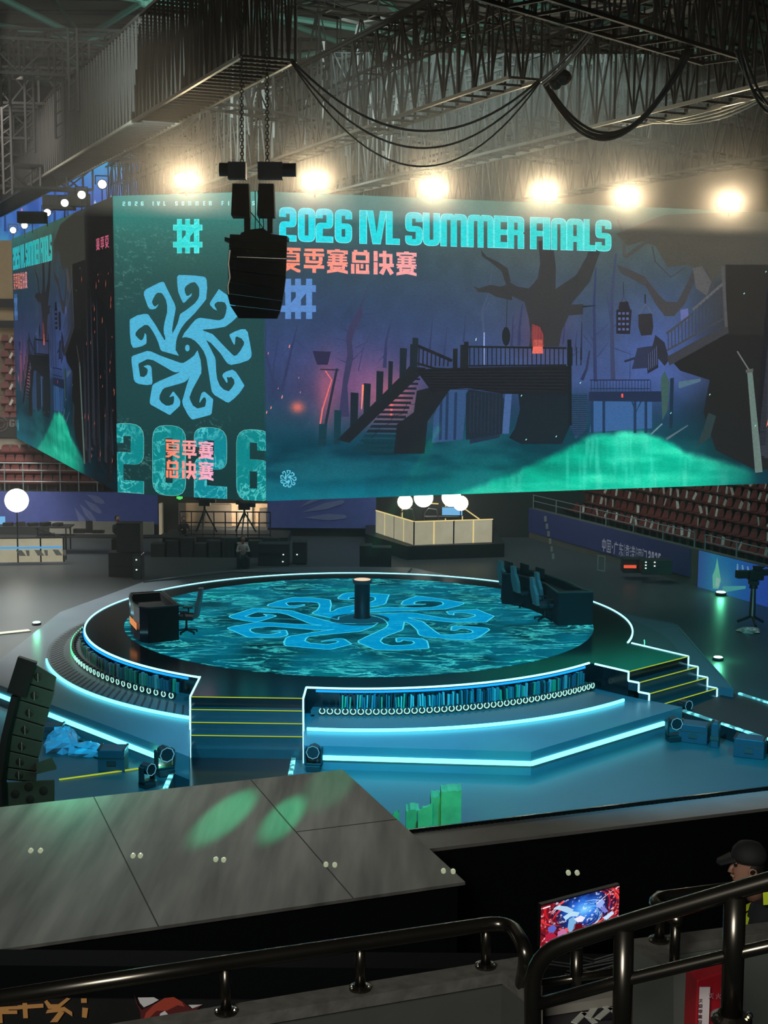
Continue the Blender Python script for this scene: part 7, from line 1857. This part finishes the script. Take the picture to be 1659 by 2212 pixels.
m_.add([hc+Vector(v) for v in ((-.09, -.075, .045), (-.175, -.05, .012), (-.19, 0, .008), (-.175, .05, .012), (-.09, .075, .045), (-.09, -.075, .055), (-.175, -.05, .022), (-.19, 0, .018), (-.175, .05, .022), (-.09, .075, .055))],
       [(0, 1, 2, 3, 4), (9, 8, 7, 6, 5), (0, 5, 6, 1), (1, 6, 7, 2), (2, 7, 8, 3), (3, 8, 9, 4)]); m_.build('cap', pbr('cap_black', (18, 20, 20), .8), sw, True)
HV = pbr('reflective_yellow', (200, 215, 50), .5, emit=(180, 200, 40), estr=.12)
a = S_(1655, 1945, -.27)
for k, (x0, y0, x1, y1, w) in enumerate(((1608, 1998, 1700, 1985, .045), (1612, 1978, 1700, 1962, .03))):
    pass
MB().add([S_(1648, 1928, -.26), S_(1700, 1922, -.28), S_(1700, 1952, -.28), S_(1649, 1955, -.26)], [(0, 1, 2, 3)]).build('yellow_badge', HV, sw)
def band(x, y, R1, R2, h, name='reflective_band'):
    c = S_(x, y); m_ = MB(); n = 20
    v = [(c.x+R1*math.cos(2*math.pi*k/n), YS+R2*math.sin(2*math.pi*k/n), c.z+dz) for dz in (-h/2, h/2) for k in range(n)]
    m_.add(v, [(k, (k+1) % n, n+(k+1) % n, n+k) for k in range(n)]); m_.build(name, HV, sw)
band(1678, 1980, .205, .20, .045); band(1680, 1998, .203, .20, .05)
# hand with five fingers resting near the rail
hw = Vector(S_(1600, 2034, -.36)); m_ = MB(); m_.ball(hw+Vector((-.03, 0, .0)), .045, 8, (1.1, .5, .8))
for k, (l, dz) in enumerate(((.075, .026), (.085, .01), (.08, -.008), (.062, -.026))):
    b_ = hw+Vector((-.065, -.005, dz)); m_.tube([b_, b_+Vector((-l*.45, -.012, -.004)), b_+Vector((-l*.75, -.005, -.022)), b_+Vector((-l*.8, .01, -.04))], [.0095, .009, .008, .006], 7)
m_.tube([hw+Vector((-.02, -.015, .03)), hw+Vector((-.05, -.035, .045)), hw+Vector((-.085, -.035, .035))], [.012, .011, .008], 7); m_.build('hand', SKIN, sw, True)

# ---------------------------------------------------------------- haze hanging under the roof
hz = bpy.data.materials.new('haze'); hz.use_nodes = True; nt = hz.node_tree; nt.nodes.clear()
o_ = nt.nodes.new('ShaderNodeOutputMaterial'); v_ = nt.nodes.new('ShaderNodeVolumeScatter')
v_.inputs['Color'].default_value = (1, .97, .9, 1); v_.inputs['Density'].default_value = 0.0026; v_.inputs['Anisotropy'].default_value = .72
nt.links.new(v_.outputs[0], o_.inputs['Volume'])
hz3 = hz.copy(); hz3.name = 'haze_halo_helper'; hz3.node_tree.nodes['Volume Scatter'].inputs['Density'].default_value = .045  # extra haze box, added to give the floodlights their halos
hz3.node_tree.nodes['Volume Scatter'].inputs['Anisotropy'].default_value = .8
cc_ = P0+U_MAIN*9-Vector((U_MAIN.y, -U_MAIN.x, 0))*-1.6
tag(MB().box((cc_.x, cc_.y, 15.9), (34, 4.6, 5.2), math.atan2(U_MAIN.y, U_MAIN.x)).build('haze', hz3), 'added denser haze box making halos round the floodlight row', 'haze', kind='stuff')
hb_ = MB().box((5, 72.5, 14.05), (100, 89, 27.9)).build('haze', hz)
tag(hb_, 'thin stage haze filling the arena', 'haze', kind='stuff')
